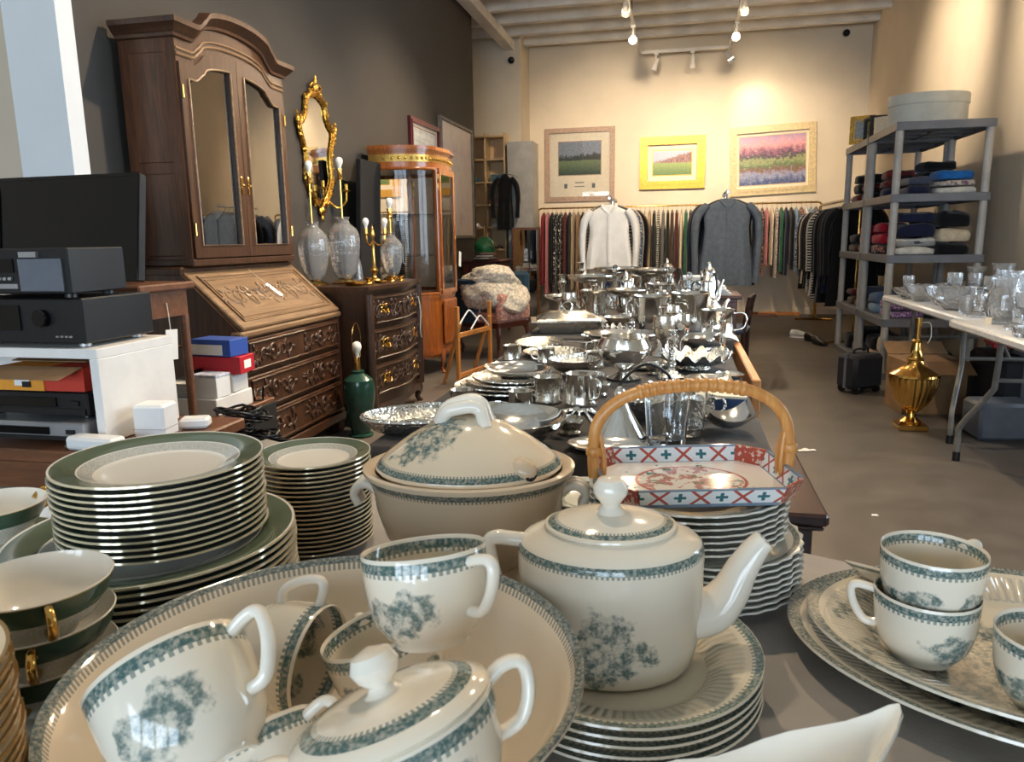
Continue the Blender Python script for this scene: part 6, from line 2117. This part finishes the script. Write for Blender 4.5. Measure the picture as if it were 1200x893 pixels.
# ------------------------------------------------------------------ under the tables
def brass_urn(loc):
    t = thing('brass_urn_lamp', 'tall fluted brass urn lamp standing on the floor under the table', 'lamp', loc, 0)
    ob('plinth', join(box(-.085, .085, -.085, .085, 0, .035, .006)), M['brass'], t, 0)
    ob('foot', lathe([(0, .035), (.06, .035), (.062, .05), (.03, .075), (.026, .10), (.04, .12), (0, .12)], 28), M['brass'], t)
    ob('urn', lathe([(0, .115), (.05, .12), (.085, .16), (.105, .20), (.122, .25), (.131, .29), (.134, .33)], 144, 1, 1, lambda r, z, a: (r * (1 + .05 * abs(math.cos(12 * a))) * math.cos(a), r * (1 + .05 * abs(math.cos(12 * a))) * math.sin(a), z)), M['brass'], t, 60)
    ob('shoulder', lathe([(.138, .33), (.146, .336), (.142, .348), (.10, .37), (.055, .40), (.045, .43), (.05, .44), (.036, .455), (.030, .50), (.024, .54), (.03, .55), (.02, .56), (0, .56)], 36), M['brass'], t)
    ob('neck', tube([(0, 0, .56), (0, 0, .66)], .014, 10), M['brass'], t)
    ob('socket', lathe([(0, .64), (.02, .64), (.021, .69), (0, .69)], 14), M['brass'], t)
    ob('cord', tube(spline([(.015, 0, .66), (.06, -.02, .66), (.07, -.02, .58), (.05, -.03, .54)], 5), .003, 6), M['cord'], t)
    return t


brass_urn((1.425, 4.98, 0))
bx = thing('cardboard_box', 'plain brown cardboard box under the glassware table', 'box', (1.66, 5.55, 0), R(6))
ob('body', box(-.20, .20, -.16, .16, 0, .36, .003), M['card'], bx, 0)
ob('flap', xf(box(-.20, .20, 0, .14, 0, .004), (0, -.16, .362), (R(-150), 0, 0)), M['card'], bx, 0)
ob('flap', xf(box(-.20, .20, 0, .14, 0, .004), (0, .155, .362), (R(30), 0, 0)), M['card'], bx, 0)


def suitcase(label, loc, rot, w_, d, h):
    t = thing('suitcase', label, 'suitcase', loc, rot, 'black suitcases under the glassware table')
    m = plain('black_luggage_fabric', (24, 25, 32), .75, bump=.3, bs=200)
    ob('shell', box(-w_ / 2, w_ / 2, -d / 2, d / 2, .03, h, .03), m, t, 40)
    ob('zip_band', ringframe([(-w_ / 2 - .002, .04), (w_ / 2 + .002, .04), (w_ / 2 + .002, h), (-w_ / 2 - .002, h)], [(-w_ / 2 + .03, .07), (w_ / 2 - .03, .07), (w_ / 2 - .03, h - .03), (-w_ / 2 + .03, h - .03)], -.012, .012), M['greydark'], t, 0)
    ob('handle', tube(spline([(-.07, 0, h), (-.06, 0, h + .03), (.06, 0, h + .03), (.07, 0, h)], 4), .008, 8), M['black'], t)
    for s in (-1, 1):
        for yy in (-1, 1):
            ob('wheel', xf(lathe([(0, -.012), (.03, -.012), (.03, .012), (0, .012)], 16), (s * (w_ / 2 - .05), yy * (d / 2 - .03), .03), (0, R(90), 0)), M['black'], t)
    return t


suitcase('black wheeled suitcase on the floor between shelving and brass urn', (1.37, 6.14, 0), R(35), .30, .20, .30)
suitcase('large black suitcase standing under the farther glassware table', (2.05, 5.30, 0), R(90), .55, .26, .44)
tag(ob('tool_case', box(-.16, .16, -.12, .12, 0, .22, .02), M['greydark'], None, 40, (1.87, 4.86, 0), (0, 0, R(6))), 'grey plastic case on the floor behind the brass urn lamp', 'case')
tag(ob('red_folder', box(-.16, .16, -.12, .12, 0, .03, .004), M['redbox'], None, 0, (2.06, 5.30, .486), (0, 0, R(80))), 'flat red folder lying on the large black suitcase', 'folder')

# ------------------------------------------------------------------ long silver tables
table('trestle_table', 'nearer trestle table of silverware beyond the printed china', -.66, .19, 1.50, 3.24, T - .004, M['midwood'], M['steel_paint'])
drape('tablecloth', 'dark grey cloth on the nearer silver table', -.66, .19, 1.50, 3.24, T - .003, .22, M['cloth_dark'], seed=4)
table('trestle_table', 'farther trestle table of silverware in front of the dark cabinet', -.70, .24, 3.35, 5.30, T - .004, M['midwood'], M['steel_paint'])
drape('tablecloth', 'dark grey cloth on the farther silver table', -.70, .24, 3.35, 5.30, T - .003, .22, M['cloth_dark'], seed=5)
tag(ob('wooden_board', box(.222, .25, 2.35, 3.2, .62, .768, .004), M['beech'], None, 0), 'pale wooden board standing along the edge of the silver table', 'board')
SZ = T + .0012


def sil(name, label, cat, parts, x, y, rot=0, s=1.0, z=SZ):
    """parts: [(part name, geometry, material)]"""
    if len(parts) == 1:
        o = ob(name, parts[0][1], parts[0][2], None, 50, (x, y, z), (0, 0, R(rot)))
    else:
        o = thing(name, label, cat, (x, y, z), R(rot))
        for p, g, m in parts:
            ob(p, g, m, o, 50)
    o.scale = (s, s, s)
    return tag(o, label, cat, 'silverware on the long tables')


def gallery(r, n=60, pier=.012):
    """wavy gallery rim"""
    return lambda rr, z, a: (rr * (1 + (.012 * math.cos(n * a) if rr > r * .95 else 0)) * math.cos(a), rr * (1 + (.012 * math.cos(n * a) if rr > r * .95 else 0)) * math.sin(a), z)


def tray_g(r, h=.014, sx=1, sy=1, n=72, wav=30):
    return lathe([(0, 0), (r * .78, 0), (r * .84, .004), (r * .97, h * .8), (r, h), (r * .995, h + .004), (r * .96, h + .001), (r * .83, .008), (r * .76, .004), (0, .004)], n, sx, sy, gallery(r, wav))


def bowl_g(r, h, foot=.5):
    return lathe([(0, 0), (r * foot, 0), (r * foot * 1.02, h * .05), (r * foot * .8, h * .12), (r * .72, h * .35), (r * .95, h * .75), (r, h * .98), (r * .985, h), (r * .93, h * .76), (r * .68, h * .38), (r * .3, h * .2), (0, h * .18)], 48)


def ped_g(r, h):
    return lathe([(0, 0), (r * .62, 0), (r * .64, h * .03), (r * .4, h * .08), (r * .2, h * .16), (r * .22, h * .24), (r * .6, h * .36), (r * .95, h * .6), (r, h * .78), (r * .86, h * .97), (r * .88, h), (r * .84, h), (r * .93, h * .78), (r * .86, h * .6), (r * .5, h * .4), (0, h * .34)], 48)


def tazza_g(r, h, wav=16):
    return lathe([(0, 0), (r * .5, 0), (r * .48, h * .05), (r * .18, h * .14), (r * .09, h * .3), (r * .13, h * .45), (r * .08, h * .6), (r * .14, h * .78), (r * .5, h * .84), (r * .9, h * .92), (r, h), (r * .98, h * 1.03), (r * .9, h * .96), (r * .5, h * .88), (0, h * .86)], 56, 1, 1, gallery(r, wav))


def mug_parts(r, h, m='silver'):
    return [('body', lathe([(0, .003), (r * .9, .003), (r * 1.02, 0), (r * 1.05, .006), (r * .97, .012), (r * .97, h * .96), (r * 1.03, h), (r * .98, h), (r * .92, h * .96), (r * .92, .015), (0, .012)], 36), M[m]),
            ('handle', tube(spline([(r * .95, 0, h * .85), (r * 1.5, 0, h * .86), (r * 1.7, 0, h * .6), (r * 1.5, 0, h * .3), (r * .95, 0, h * .22)], 4), .004, 8), M[m])]


def bucket_parts(r, h, m='silver'):
    ps = [('body', lathe([(0, .004), (r * .7, .004), (r * .74, 0), (r * .78, .01), (r * .8, .02), (r * .9, h * .5), (r, h * .95), (r * 1.08, h), (r * 1.04, h + .004), (r * .95, h * .95), (r * .85, h * .5), (r * .72, .03), (0, .025)], 48), M[m])]
    for s in (-1, 1):
        ps.append(('ring_handle', tube([(s * (r * .97 + .012), .03 * math.cos(a * PI / 8), h * .72 + .03 * math.sin(a * PI / 8) - .02) for a in range(16)], .004, 6, True), M[m]))
    return ps


def pot_parts(r, h, m='silver', tall=False):
    prof = [(0, .004), (r * .6, 0), (r * .66, .006), (r * .5, .018), (r * .8, h * .2), (r, h * .42), (r * .95, h * .62), (r * .66, h * .82), (r * .6, h * .88), (0, h * .88)] if not tall else [(0, .003), (r * .8, 0), (r * .85, .008), (r * .6, .02), (r * .9, h * .16), (r, h * .32), (r * .8, h * .55), (r * .52, h * .78), (r * .55, h * .84), (0, h * .84)]
    ps = [('body', lathe(prof, 40), M[m]), ('lid', lathe([(r * .62, h * .86), (r * .5, h * .93), (r * .2, h * .98), (r * .12, h * 1.02), (r * .16, h * 1.06), (0, h * 1.1)], 28), M[m])]
    ps.append(('spout', tube(spline([(r * .8, 0, h * .35), (r * 1.35, 0, h * .45), (r * 1.55, 0, h * .7), (r * 1.85, 0, h * .86)], 4), [r * .24 * (1 - .045 * k) for k in range(13)], 10), M[m]))
    ps.append(('handle', tube(spline([(-r * .7, 0, h * .76), (-r * 1.4, 0, h * .84), (-r * 1.7, 0, h * .6), (-r * 1.4, 0, h * .3), (-r * .85, 0, h * .26)], 4), .0055, 8), M[m] if not tall else M['black']))
    return ps


def candle_g(h):
    return lathe([(0, 0), (.055, 0), (.055, .008), (.03, .02), (.014, .04), (.018, h * .3), (.011, h * .5), (.014, h * .75), (.024, h * .82), (.014, h * .86), (.017, h * .97), (.022, h), (.012, h), (0, h * .9)], 28)


def shell_g(r, h):
    return lathe([(0, 0), (r * .4, 0), (r * .45, .004), (r * .4, .012), (r * .75, h * .5), (r, h), (r * .98, h + .004), (r * .72, h * .55), (r * .36, .018), (0, .016)], 72, 1, 1,
                 lambda rr, z, a: (rr * (1 + .06 * (rr / r) * math.cos(14 * a)) * math.cos(a), rr * (1 + .06 * (rr / r) * math.cos(14 * a)) * math.sin(a), z + .012 * (rr / r) ** 4 * math.cos(14 * a)))


# near table, by what the photo shows
sil('silver_bowl', 'wide round silver bowl with beaded rim behind the tureen', 'bowl', [('b', bowl_g(.125, .065, .42), M['silver'])], -.352, 1.54)
sil('chased_tray', 'long chased silver tray with ornate raised edge left of the wide bowl', 'tray', [('plate', tray_g(.16, .03, 1.0, .62, 96, 24), M['silver_chased']), ('border', tube([(.158 * math.cos(a * PI / 30), .098 * math.sin(a * PI / 30), .034) for a in range(60)], .006, 6, True), M['silver_chased'])], -.575, 1.66, 25)
for k in range(4):
    r = .165 - .012 * k
    sil('round_tray', 'round pierced silver tray, %s of the stack of trays at left' % ('topmost' if k == 3 else nth(4 - k) + ' from the top'), 'tray', [('t', tray_g(r, .014, 1, 1, 120, 40), M['silver_chased'] if k % 2 else M['silver_dull'])], -.485 + .006 * k, 2.13 + .004 * k, 20 * k, 1, SZ + k * .0085)
sil('silver_dish', 'shallow round silver dish on top of the stack of trays', 'dish', [('d', bowl_g(.095, .028, .6), M['silver'])], -.462, 2.145, 0, 1, SZ + .0365)
sil('silver_mug', 'plain polished silver mug in front of the pedestal bowl', 'mug', mug_parts(.042, .085), -.25, 1.965, -40)
sil('silver_beaker', 'darkened silver beaker beside the polished mug', 'beaker', [('b', mug_parts(.038, .07, 'silver_dull')[0][1], M['silver_dull'])], -.345, 1.985)
sil('pedestal_bowl', 'rounded polished silver bowl on a pedestal foot', 'bowl', [('b', ped_g(.085, .135), M['silver'])], -.165, 2.36)
sil('silver_bell_cover', 'smooth conical silver cover in front of the arched basket', 'cover', [('c', lathe([(0, .0), (.06, 0), (.062, .004), (.05, .02), (.025, .06), (.012, .09), (.014, .10), (.008, .11), (0, .112)], 36), M['silver'])], -.125, 1.66)
b = sil('silver_basket', 'oval silver basket with black swing handle', 'basket', [('body', lathe([(0, 0), (.04, 0), (.06, .03), (.075, .055), (.073, .056), (.057, .032), (0, .006)], 36, 1.2, .8), M['silver_chased']), ('handle', tube(spline([(-.085, 0, .05), (-.07, 0, .10), (0, 0, .135), (.07, 0, .10), (.085, 0, .05)], 5), .004, 8), M['black'])], -.075, 1.83, 40)
for k, (x, y) in enumerate(((.02, 1.70), (-.02, 1.60))):
    sil('glass_tumbler', 'clear straight glass tumbler %s' % ('beside the blue book' if k == 0 else 'behind the porcelain tray handle'), 'glass', [('g', xf(lathe(gl_prof('tumbler'), 32), s=1.15), M['glassclear'])], x, y)
bk = thing('blue_book', 'blue and cream boxed book on the silver table', 'book', (.115, 1.97, SZ), R(-8))
ob('cover', box(-.06, .06, -.045, .045, 0, .035, .002), plain('blue_cover', (40, 66, 104), .5), bk, 0)
ob('title_panel', box(-.062, .062, -.047, .047, .035, .042, .001), M['linen'], bk, 0)
sil('square_dish', 'small square silver dish with curled corners at the table edge', 'dish', [('d', sheet(lambda u, v: (-.055 + .11 * u, -.055 + .11 * v, .008 + .10 * ((u - .5) ** 2 + (v - .5) ** 2) * 1.0), 14, 14, .003), M['silver'])], .115, 1.74, 12)
sil('flat_tray', 'flat oval silver tray behind the porcelain tray', 'tray', [('t', tray_g(.085, .01, 1, .7), M['silver'])], -.14, 1.535, 0)
for k in range(7):
    g = join(tube([(0, -.09, .003), (0, .02, .004), (0, .045, .006)], [.0035, .003, .004], 6), xf(ball(.014, 10, .8, 1.5, .25), (0, .062, .005)))
    sil('silver_spoon', 'silver spoon, %s from the left in the cluster by the mug' % nth(k + 1), 'spoon', [('s', g, M['silver'])], -.30 + .022 * k, 1.80 + .01 * (k % 3), -20 + 9 * k, 1, SZ + .0005)
sil('shell_dish', 'fluted shell-edged silver dish near the right edge', 'dish', [('d', shell_g(.115, .05), M['silver_chased'])], .055, 2.56)
sil('small_saucer_dish', 'small round silver saucer in front of the shell dish', 'dish', [('d', tray_g(.07, .01), M['silver'])], .09, 2.33)
sil('square_dish', 'small square silver dish beside the shell-edged dish', 'dish', [('d', sheet(lambda u, v: (-.045 + .09 * u, -.045 + .09 * v, .006 + .09 * ((u - .5) ** 2 + (v - .5) ** 2)), 10, 10, .003), M['silver_dull'])], .12, 2.17, 20)
sil('oval_bowl', 'large oval silver bowl with wide rim in the middle of the table', 'bowl', [('b', lathe([(0, 0), (.09, 0), (.1, .01), (.135, .05), (.155, .058), (.153, .062), (.132, .055), (.09, .014), (0, .01)], 56, 1, .78), M['silver'])], -.225, 3.04)
sil('chased_tray', 'round chased silver tray behind the stack of trays', 'tray', [('t', tray_g(.12, .016, 1, 1, 96, 24), M['silver_chased'])], -.46, 2.80)
sil('chased_tray', 'oval chased silver tray at the left edge of the near table', 'tray', [('t', tray_g(.125, .016, .8, 1.2, 96, 24), M['silver_chased'])], -.565, 3.06)
sil('silver_plate', 'plain silver plate leaning flat beside the chased tray', 'plate', [('t', tray_g(.105, .012, 1, 1, 64, 0), M['silver'])], -.54, 2.46)
sil('chased_bowl', 'chased silver bowl between the tray stack and pedestal bowl', 'bowl', [('b', bowl_g(.085, .055), M['silver_chased'])], -.33, 2.40)
sil('chased_bowl', 'low chased silver bowl beside the bud vase', 'bowl', [('b', bowl_g(.08, .045), M['silver_chased'])], -.19, 2.68)
sil('bud_vase', 'slender trumpet-footed silver bud vase', 'vase', [('v', lathe([(0, 0), (.045, 0), (.042, .008), (.02, .03), (.011, .07), (.010, .16), (.016, .18), (.014, .18), (.008, .16), (0, .15)], 28), M['silver'])], -.06, 2.86)
sil('silver_bowl', 'round silver bowl near the pale wooden board', 'bowl', [('b', bowl_g(.095, .055), M['silver'])], .085, 3.03)
for k, (x, y, rt_) in enumerate(((-.40, 2.60, 30), (-.36, 2.66, -15), (.0, 2.20, 60), (-.02, 2.10, 15), (-.45, 3.13, 70))):
    sil('serving_fork', 'long silver serving fork lying %s' % ('behind the chased bowl', 'across the chased tray edge', 'right of the pedestal bowl', 'in front of the pedestal bowl', 'beside the oval chased tray')[k], 'fork', [('f', join(tube([(0, -.1, .004), (0, .05, .005)], .0035, 6), *[tube([(dx, .05, .005), (dx, .10, .008)], .002, 5) for dx in (-.008, 0, .008)]), M['silver'])], x, y, rt_, 1, SZ + .004)

# the many small pieces filling the gaps of the near table
rg = random.Random(77)
small = [('cup', -.55, 1.84), ('salt', -.22, 2.10), ('cup', -.40, 2.30), ('salt', -.05, 2.46), ('mini', -.10, 2.54), ('cup', -.28, 2.56), ('goblet', -.02, 2.66), ('salt', .14, 2.72), ('mini', .12, 2.86), ('cup', -.32, 2.88), ('candle', -.13, 2.98), ('goblet', .0, 3.0),
         ('cup', -.06, 3.14), ('mini', .02, 3.17), ('salt', -.36, 3.16), ('candle', .16, 2.92), ('cup', -.60, 2.68), ('mini', -.60, 2.33), ('salt', -.25, 2.24), ('cup', .02, 1.88), ('salt', .0, 2.0), ('mini', .13, 2.46), ('goblet', .0, 2.76), ('mini', -.30, 2.16), ('candle', .0, 2.38), ('cup', -.46, 2.62), ('salt', -.24, 1.66), ('mini', -.38, 1.70), ('salt', -.44, 1.78), ('cup', -.36, 1.84)]
SR = {'cup': .05, 'salt': .036, 'goblet': .042, 'candle': .046, 'mini': .047}
NEAR = [(-.352, 1.54, .126), (-.575, 1.66, .14), (-.485, 2.13, .168), (-.25, 1.965, .055), (-.345, 1.985, .042), (-.165, 2.36, .088), (-.125, 1.66, .064), (-.075, 1.83, .085), (.02, 1.70, .05), (-.02, 1.60, .05), (.115, 1.97, .07), (.115, 1.74, .07), (-.14, 1.535, .08), (.055, 2.56, .124), (.09, 2.33, .072), (.12, 2.17, .058),
        (-.225, 3.04, .156), (-.46, 2.80, .122), (-.545, 3.03, .125), (-.54, 2.46, .107), (-.33, 2.40, .087), (-.19, 2.68, .082), (-.06, 2.86, .047), (.085, 3.03, .097), (-.25, 1.80, .10)]
small = [q[:3] for q in relax([(k, x, y, 1, SR[k]) for k, x, y in small], -.65, .19, 1.5, 3.23, NEAR)]
small = [q for q in small if all(math.hypot(q[1] - a, q[2] - b) > SR[q[0]] + r_ - .01 for a, b, r_ in NEAR)]
cs_ = {}
for kd, x, y in sorted(small, key=lambda q: q[2]):
    cs_[kd] = cs_.get(kd, 0) + 1
    m = ('silver', 'silver_dull', 'silver_chased')[rg.randrange(3)]
    o_ = nth(cs_[kd])
    if kd == 'cup':
        sil('silver_cup', 'small handled silver cup, %s such cup from the front, near table' % o_, 'cup', mug_parts(.032, .055, m), x, y, rg.uniform(0, 360))
    elif kd == 'salt':
        sil('salt_cellar', 'little silver salt cellar, %s such cellar from the front, near table' % o_, 'salt cellar', [('s', bowl_g(.034, .035, .7), M[m])], x, y)
    elif kd == 'goblet':
        sil('silver_goblet', 'stemmed silver goblet, %s such goblet from the front, near table' % o_, 'goblet', [('g', lathe(gl_prof('goblet'), 28), M[m])], x, y)
    elif kd == 'candle':
        sil('silver_candlestick', 'slim silver candlestick, %s such candlestick from the front, near table' % o_, 'candlestick', [('c', xf(candle_g(.19), s=.8), M[m])], x, y)
    else:
        sil('silver_saucer', 'tiny round silver saucer, %s such saucer from the front, near table' % o_, 'saucer', [('d', tray_g(.045, .008, 1, 1, 40, 16), M[m])], x, y)

# farther table
cs = sil('covered_dish', 'rectangular dark silver covered dish at the left of the farther table', 'dish', [('pan', join(loft([[(sx_ * a, sy_ * b, z) for sx_, sy_ in ((-1, -1), (1, -1), (1, 1), (-1, 1))] for a, b, z in ((.13, .085, 0), (.15, .10, .05), (.175, .12, .055), (.175, .12, .06), (.145, .095, .058))])), M['silver_dull']),
     ('lid', loft([[(sx_ * a, sy_ * b, z) for sx_, sy_ in ((-1, -1), (1, -1), (1, 1), (-1, 1))] for a, b, z in ((.15, .10, .06), (.14, .09, .07), (.09, .05, .095), (.08, .045, .097))]), M['silver_dull']),
     ('ring_handle', tube([(.022 * math.cos(a * PI / 8), 0, .118 + .022 * math.sin(a * PI / 8)) for a in range(16)], .004, 6, True), M['silver'])], -.52, 3.56, 12)
sil('ice_bucket', 'tall polished silver ice bucket, left of the pair', 'ice bucket', bucket_parts(.085, .17), -.13, 3.55, 20)
sil('ice_bucket', 'tall polished silver ice bucket, right of the pair', 'ice bucket', bucket_parts(.09, .175), .045, 3.66, 70)
sil('water_jug', 'squat silver jug with square handle beside the ice buckets', 'jug', mug_parts(.075, .12), .165, 3.44, 0)
tag(ob('folded_paper', sheet(lambda u, v: (-.05 + .1 * u, -.09 + .18 * v, .012 + .02 * math.sin(u * 3)), 8, 4, .002), M['paper'], None, 60, (.19, 3.22, SZ + .004)), 'loose white paper at the edge between the silver tables', 'paper')
kinds = ['pot', 'tazza', 'bucket', 'bowl', 'candle', 'tallpot', 'ped', 'shell', 'goblet', 'mug']
KN = {'pot': ('silver_teapot', 'round-bellied silver teapot', 'teapot'), 'tazza': ('silver_tazza', 'tall-stemmed silver cake stand', 'cake stand'), 'bucket': ('ice_bucket', 'ring-handled silver wine cooler', 'wine cooler'), 'bowl': ('silver_bowl', 'open silver bowl', 'bowl'),
      'candle': ('silver_candlestick', 'slim silver candlestick', 'candlestick'), 'tallpot': ('coffee_pot', 'tall silver coffee pot', 'coffee pot'), 'ped': ('pedestal_bowl', 'silver bowl on a pedestal', 'bowl'), 'shell': ('shell_dish', 'fluted silver dish', 'dish'), 'goblet': ('silver_goblet', 'silver goblet', 'goblet'), 'mug': ('silver_mug', 'silver mug with handle', 'mug'), 'glassv': ('glass_decanter', 'clear glass decanter', 'decanter')}
far = [  # kind, x, y, scale
    ('shell', -.36, 3.50, .9), ('bowl', -.30, 3.72, .9), ('mug', -.18, 3.80, 1), ('goblet', -.55, 3.82, 1), ('candle', -.42, 3.84, 1),
    ('ped', -.08, 3.86, 1), ('pot', .10, 3.90, 1), ('tazza', -.28, 3.97, 1.0), ('bucket', -.46, 4.06, 1), ('tazza', -.60, 4.02, .8), ('tallpot', .14, 4.16, 1),
    ('ped', -.10, 4.12, 1.1), ('goblet', .02, 4.06, 1), ('candle', -.60, 4.28, 1.2), ('tallpot', -.30, 4.24, 1), ('bucket', -.12, 4.38, 1.1), ('glassv', .05, 4.32, 1), ('glassv', .16, 4.40, 1), ('tazza', -.46, 4.40, 1.3),
    ('pot', -.30, 4.56, 1.1), ('bowl', .06, 4.56, 1), ('tallpot', .16, 4.66, 1.1), ('candle', -.04, 4.60, 1.3), ('tazza', -.18, 4.78, 1.4), ('bucket', -.52, 4.70, 1.2), ('ped', .04, 4.84, 1.2), ('glassv', -.36, 4.80, 1.1), ('pot', .14, 5.0, 1.1), ('tallpot', -.06, 5.06, 1.15), ('tazza', -.40, 5.04, 1.4), ('candle', -.60, 5.0, 1.4), ('bucket', -.22, 5.12, 1.1)]
FR_ = {'shell': .085, 'bowl': .083, 'mug': .075, 'goblet': .042, 'candle': .056, 'ped': .076, 'pot': .115, 'tazza': .113, 'bucket': .095, 'tallpot': .10, 'glassv': .054}
far = [q[:4] for q in relax([(k, x, y, s_, FR_[k] * s_) for k, x, y, s_ in far], -.69, .235, 3.36, 5.30, [(-.52, 3.56, .20), (-.13, 3.55, .10), (.045, 3.66, .105), (.165, 3.44, .115)])]
cnt = {}
for kd, x, y, s in sorted(far, key=lambda q: q[2]):
    cnt[kd] = cnt.get(kd, 0) + 1
    nm, lab, cat = KN[kd]
    m = ('silver', 'silver_dull', 'silver')[cnt[kd] % 3]
    if kd == 'pot':
        ps = pot_parts(.07, .14, m)
    elif kd == 'tallpot':
        ps = pot_parts(.06, .24, m, True)
    elif kd == 'tazza':
        ps = [('t', tazza_g(.11, .17), M[m])]
    elif kd == 'bucket':
        ps = bucket_parts(.075, .16, m)
    elif kd == 'bowl':
        ps = [('b', bowl_g(.08, .06), M[m])]
    elif kd == 'candle':
        ps = [('c', candle_g(.2), M[m])]
    elif kd == 'ped':
        ps = [('p', ped_g(.075, .14), M['silver_chased' if cnt[kd] % 2 else m])]
    elif kd == 'shell':
        ps = [('s', shell_g(.08, .04), M['silver_chased'])]
    elif kd == 'goblet':
        ps = [('g', lathe(gl_prof('goblet'), 32), M[m])]
    elif kd == 'glassv':
        ps = [('body', lathe([(0, 0), (.045, 0), (.05, .01), (.052, .07), (.035, .12), (.014, .15), (.014, .19), (.02, .2), (.017, .2), (.01, .19), (.01, .15), (.03, .118), (.046, .07), (.044, .014), (0, .012)], 28), M['glassclear']), ('stopper', ball(.02, 16, 1, 1, 1.2, (0, 0, .222)), M['glassclear'])]
    else:
        ps = mug_parts(.045, .10, m)
    sil(nm, '%s, %s of its kind from the front, farther silver table' % (lab, nth(cnt[kd])), cat, ps, x, y, 37 * cnt[kd], s)

# ------------------------------------------------------------------ cabinet with papers, chair, bench beyond the tables
cb = thing('dark_cabinet', 'dark red wooden cabinet stacked with papers beyond the silver tables', 'cabinet', (.13, 5.75, 0))
ob('body', box(-.28, .27, -.24, .24, .08, .76, .004), M['mahog'], cb, 0)
ob('top', box(-.30, .30, -.26, .26, .76, .785, .006), M['mahog'], cb, 0)
for s in (-1, 1):
    d = ob('door', box(.005 if s > 0 else -.27, .265 if s > 0 else -.005, -.255, -.24, .10, .74, .004), M['mahog'], cb, 0)
    ob('knob', ball(.012, 10, 1, 1, 1, (s * .03, -.265, .45)), M['brass'], d)
    ob('foot', box(s * .25 - .03, s * .25 + .03, -.23, .23, 0, .08), M['mahog'], cb, 0)
rg = random.Random(8)
for k in range(9):
    w_ = .15 - .008 * max(0, k - 3)
    tag(ob('paper_ream', box(-w_, w_, -.11, .11, 0, .014, .001), M['paper'], None, 0, (.20 - .01 * k, 5.68 + rg.uniform(-.01, .01), .786 + k * .0145), (0, 0, R(rg.uniform(-7, 7)))), 'bundle of white paper, %s of the pile on the dark cabinet' % ('topmost' if k == 8 else nth(9 - k) + ' from the top'), 'paper', 'papers on the dark cabinet')
cr = thing('dining_chair', 'dark wooden chair with slate blue seat beyond the silver tables', 'chair', (.36, 6.42, 0), R(-100))
ob('seat', box(-.20, .20, -.20, .20, .42, .47, .02), cloth('slate_seat', (78, 88, 110)), cr, 40)
for sx_ in (-1, 1):
    ob('leg', tube([(sx_ * .18, -.18, .42), (sx_ * .18, -.18, 0)], .018, 8), M['dkbench'], cr)
    ob('leg', tube(spline([(sx_ * .18, .18, 0), (sx_ * .18, .18, .45), (sx_ * .18, .22, .72)], 3), .018, 8), M['dkbench'], cr)
ob('backrest', join(box(-.18, .18, .20, .225, .64, .72, .005)), M['dkbench'], cr, 0)
ob('slat', box(-.18, .18, .19, .21, .54, .58, .004), M['dkbench'], cr, 0)
bn = thing('low_bench', 'dark stained low wooden bench poking out beside the silver table', 'bench', (0, 0, 0))
ob('top', join(box(-.30, .40, 2.0, 2.76, .44, .475, .008), box(-.29, .39, 2.01, 2.75, .425, .44, .004)), M['dkbench'], bn, 0)
ob('side_board', box(.335, .365, 2.06, 2.70, .10, .425, .004), M['dkbench'], bn, 0)
ob('end_panel', box(-.26, .36, 2.04, 2.065, .10, .425, .004), M['dkbench'], bn, 0)
ob('raised_panel', box(-.16, .27, 2.028, 2.04, .15, .38, .005), M['dkbench'], bn, 0)
for x in (-.26, .335):
    for y in (2.06, 2.70):
        ob('leg', box(x - .03, x + .03, y - .03, y + .03, 0, .43, .004), M['dkbench'], bn, 0)
# litter on the aisle floor
tag(ob('paper_scrap', sheet(lambda u, v: (-.05 + .1 * u, -.02 + .04 * v, .006 + .006 * math.sin(u * 9) * math.sin(v * 5)), 10, 4, .002), M['paper'], None, 60, (.72, 4.35, 0), (0, 0, .3)), 'crumpled white paper scrap lying farther up the aisle floor', 'paper')
tag(ob('paper_scrap', prism([(-.014, -.008), (.014, -.01), (.012, .01), (-.012, .008)], 0, .002), M['paper'], None, 0, (.85, 3.35, 0)), 'tiny white paper scrap on the nearer aisle floor', 'paper')
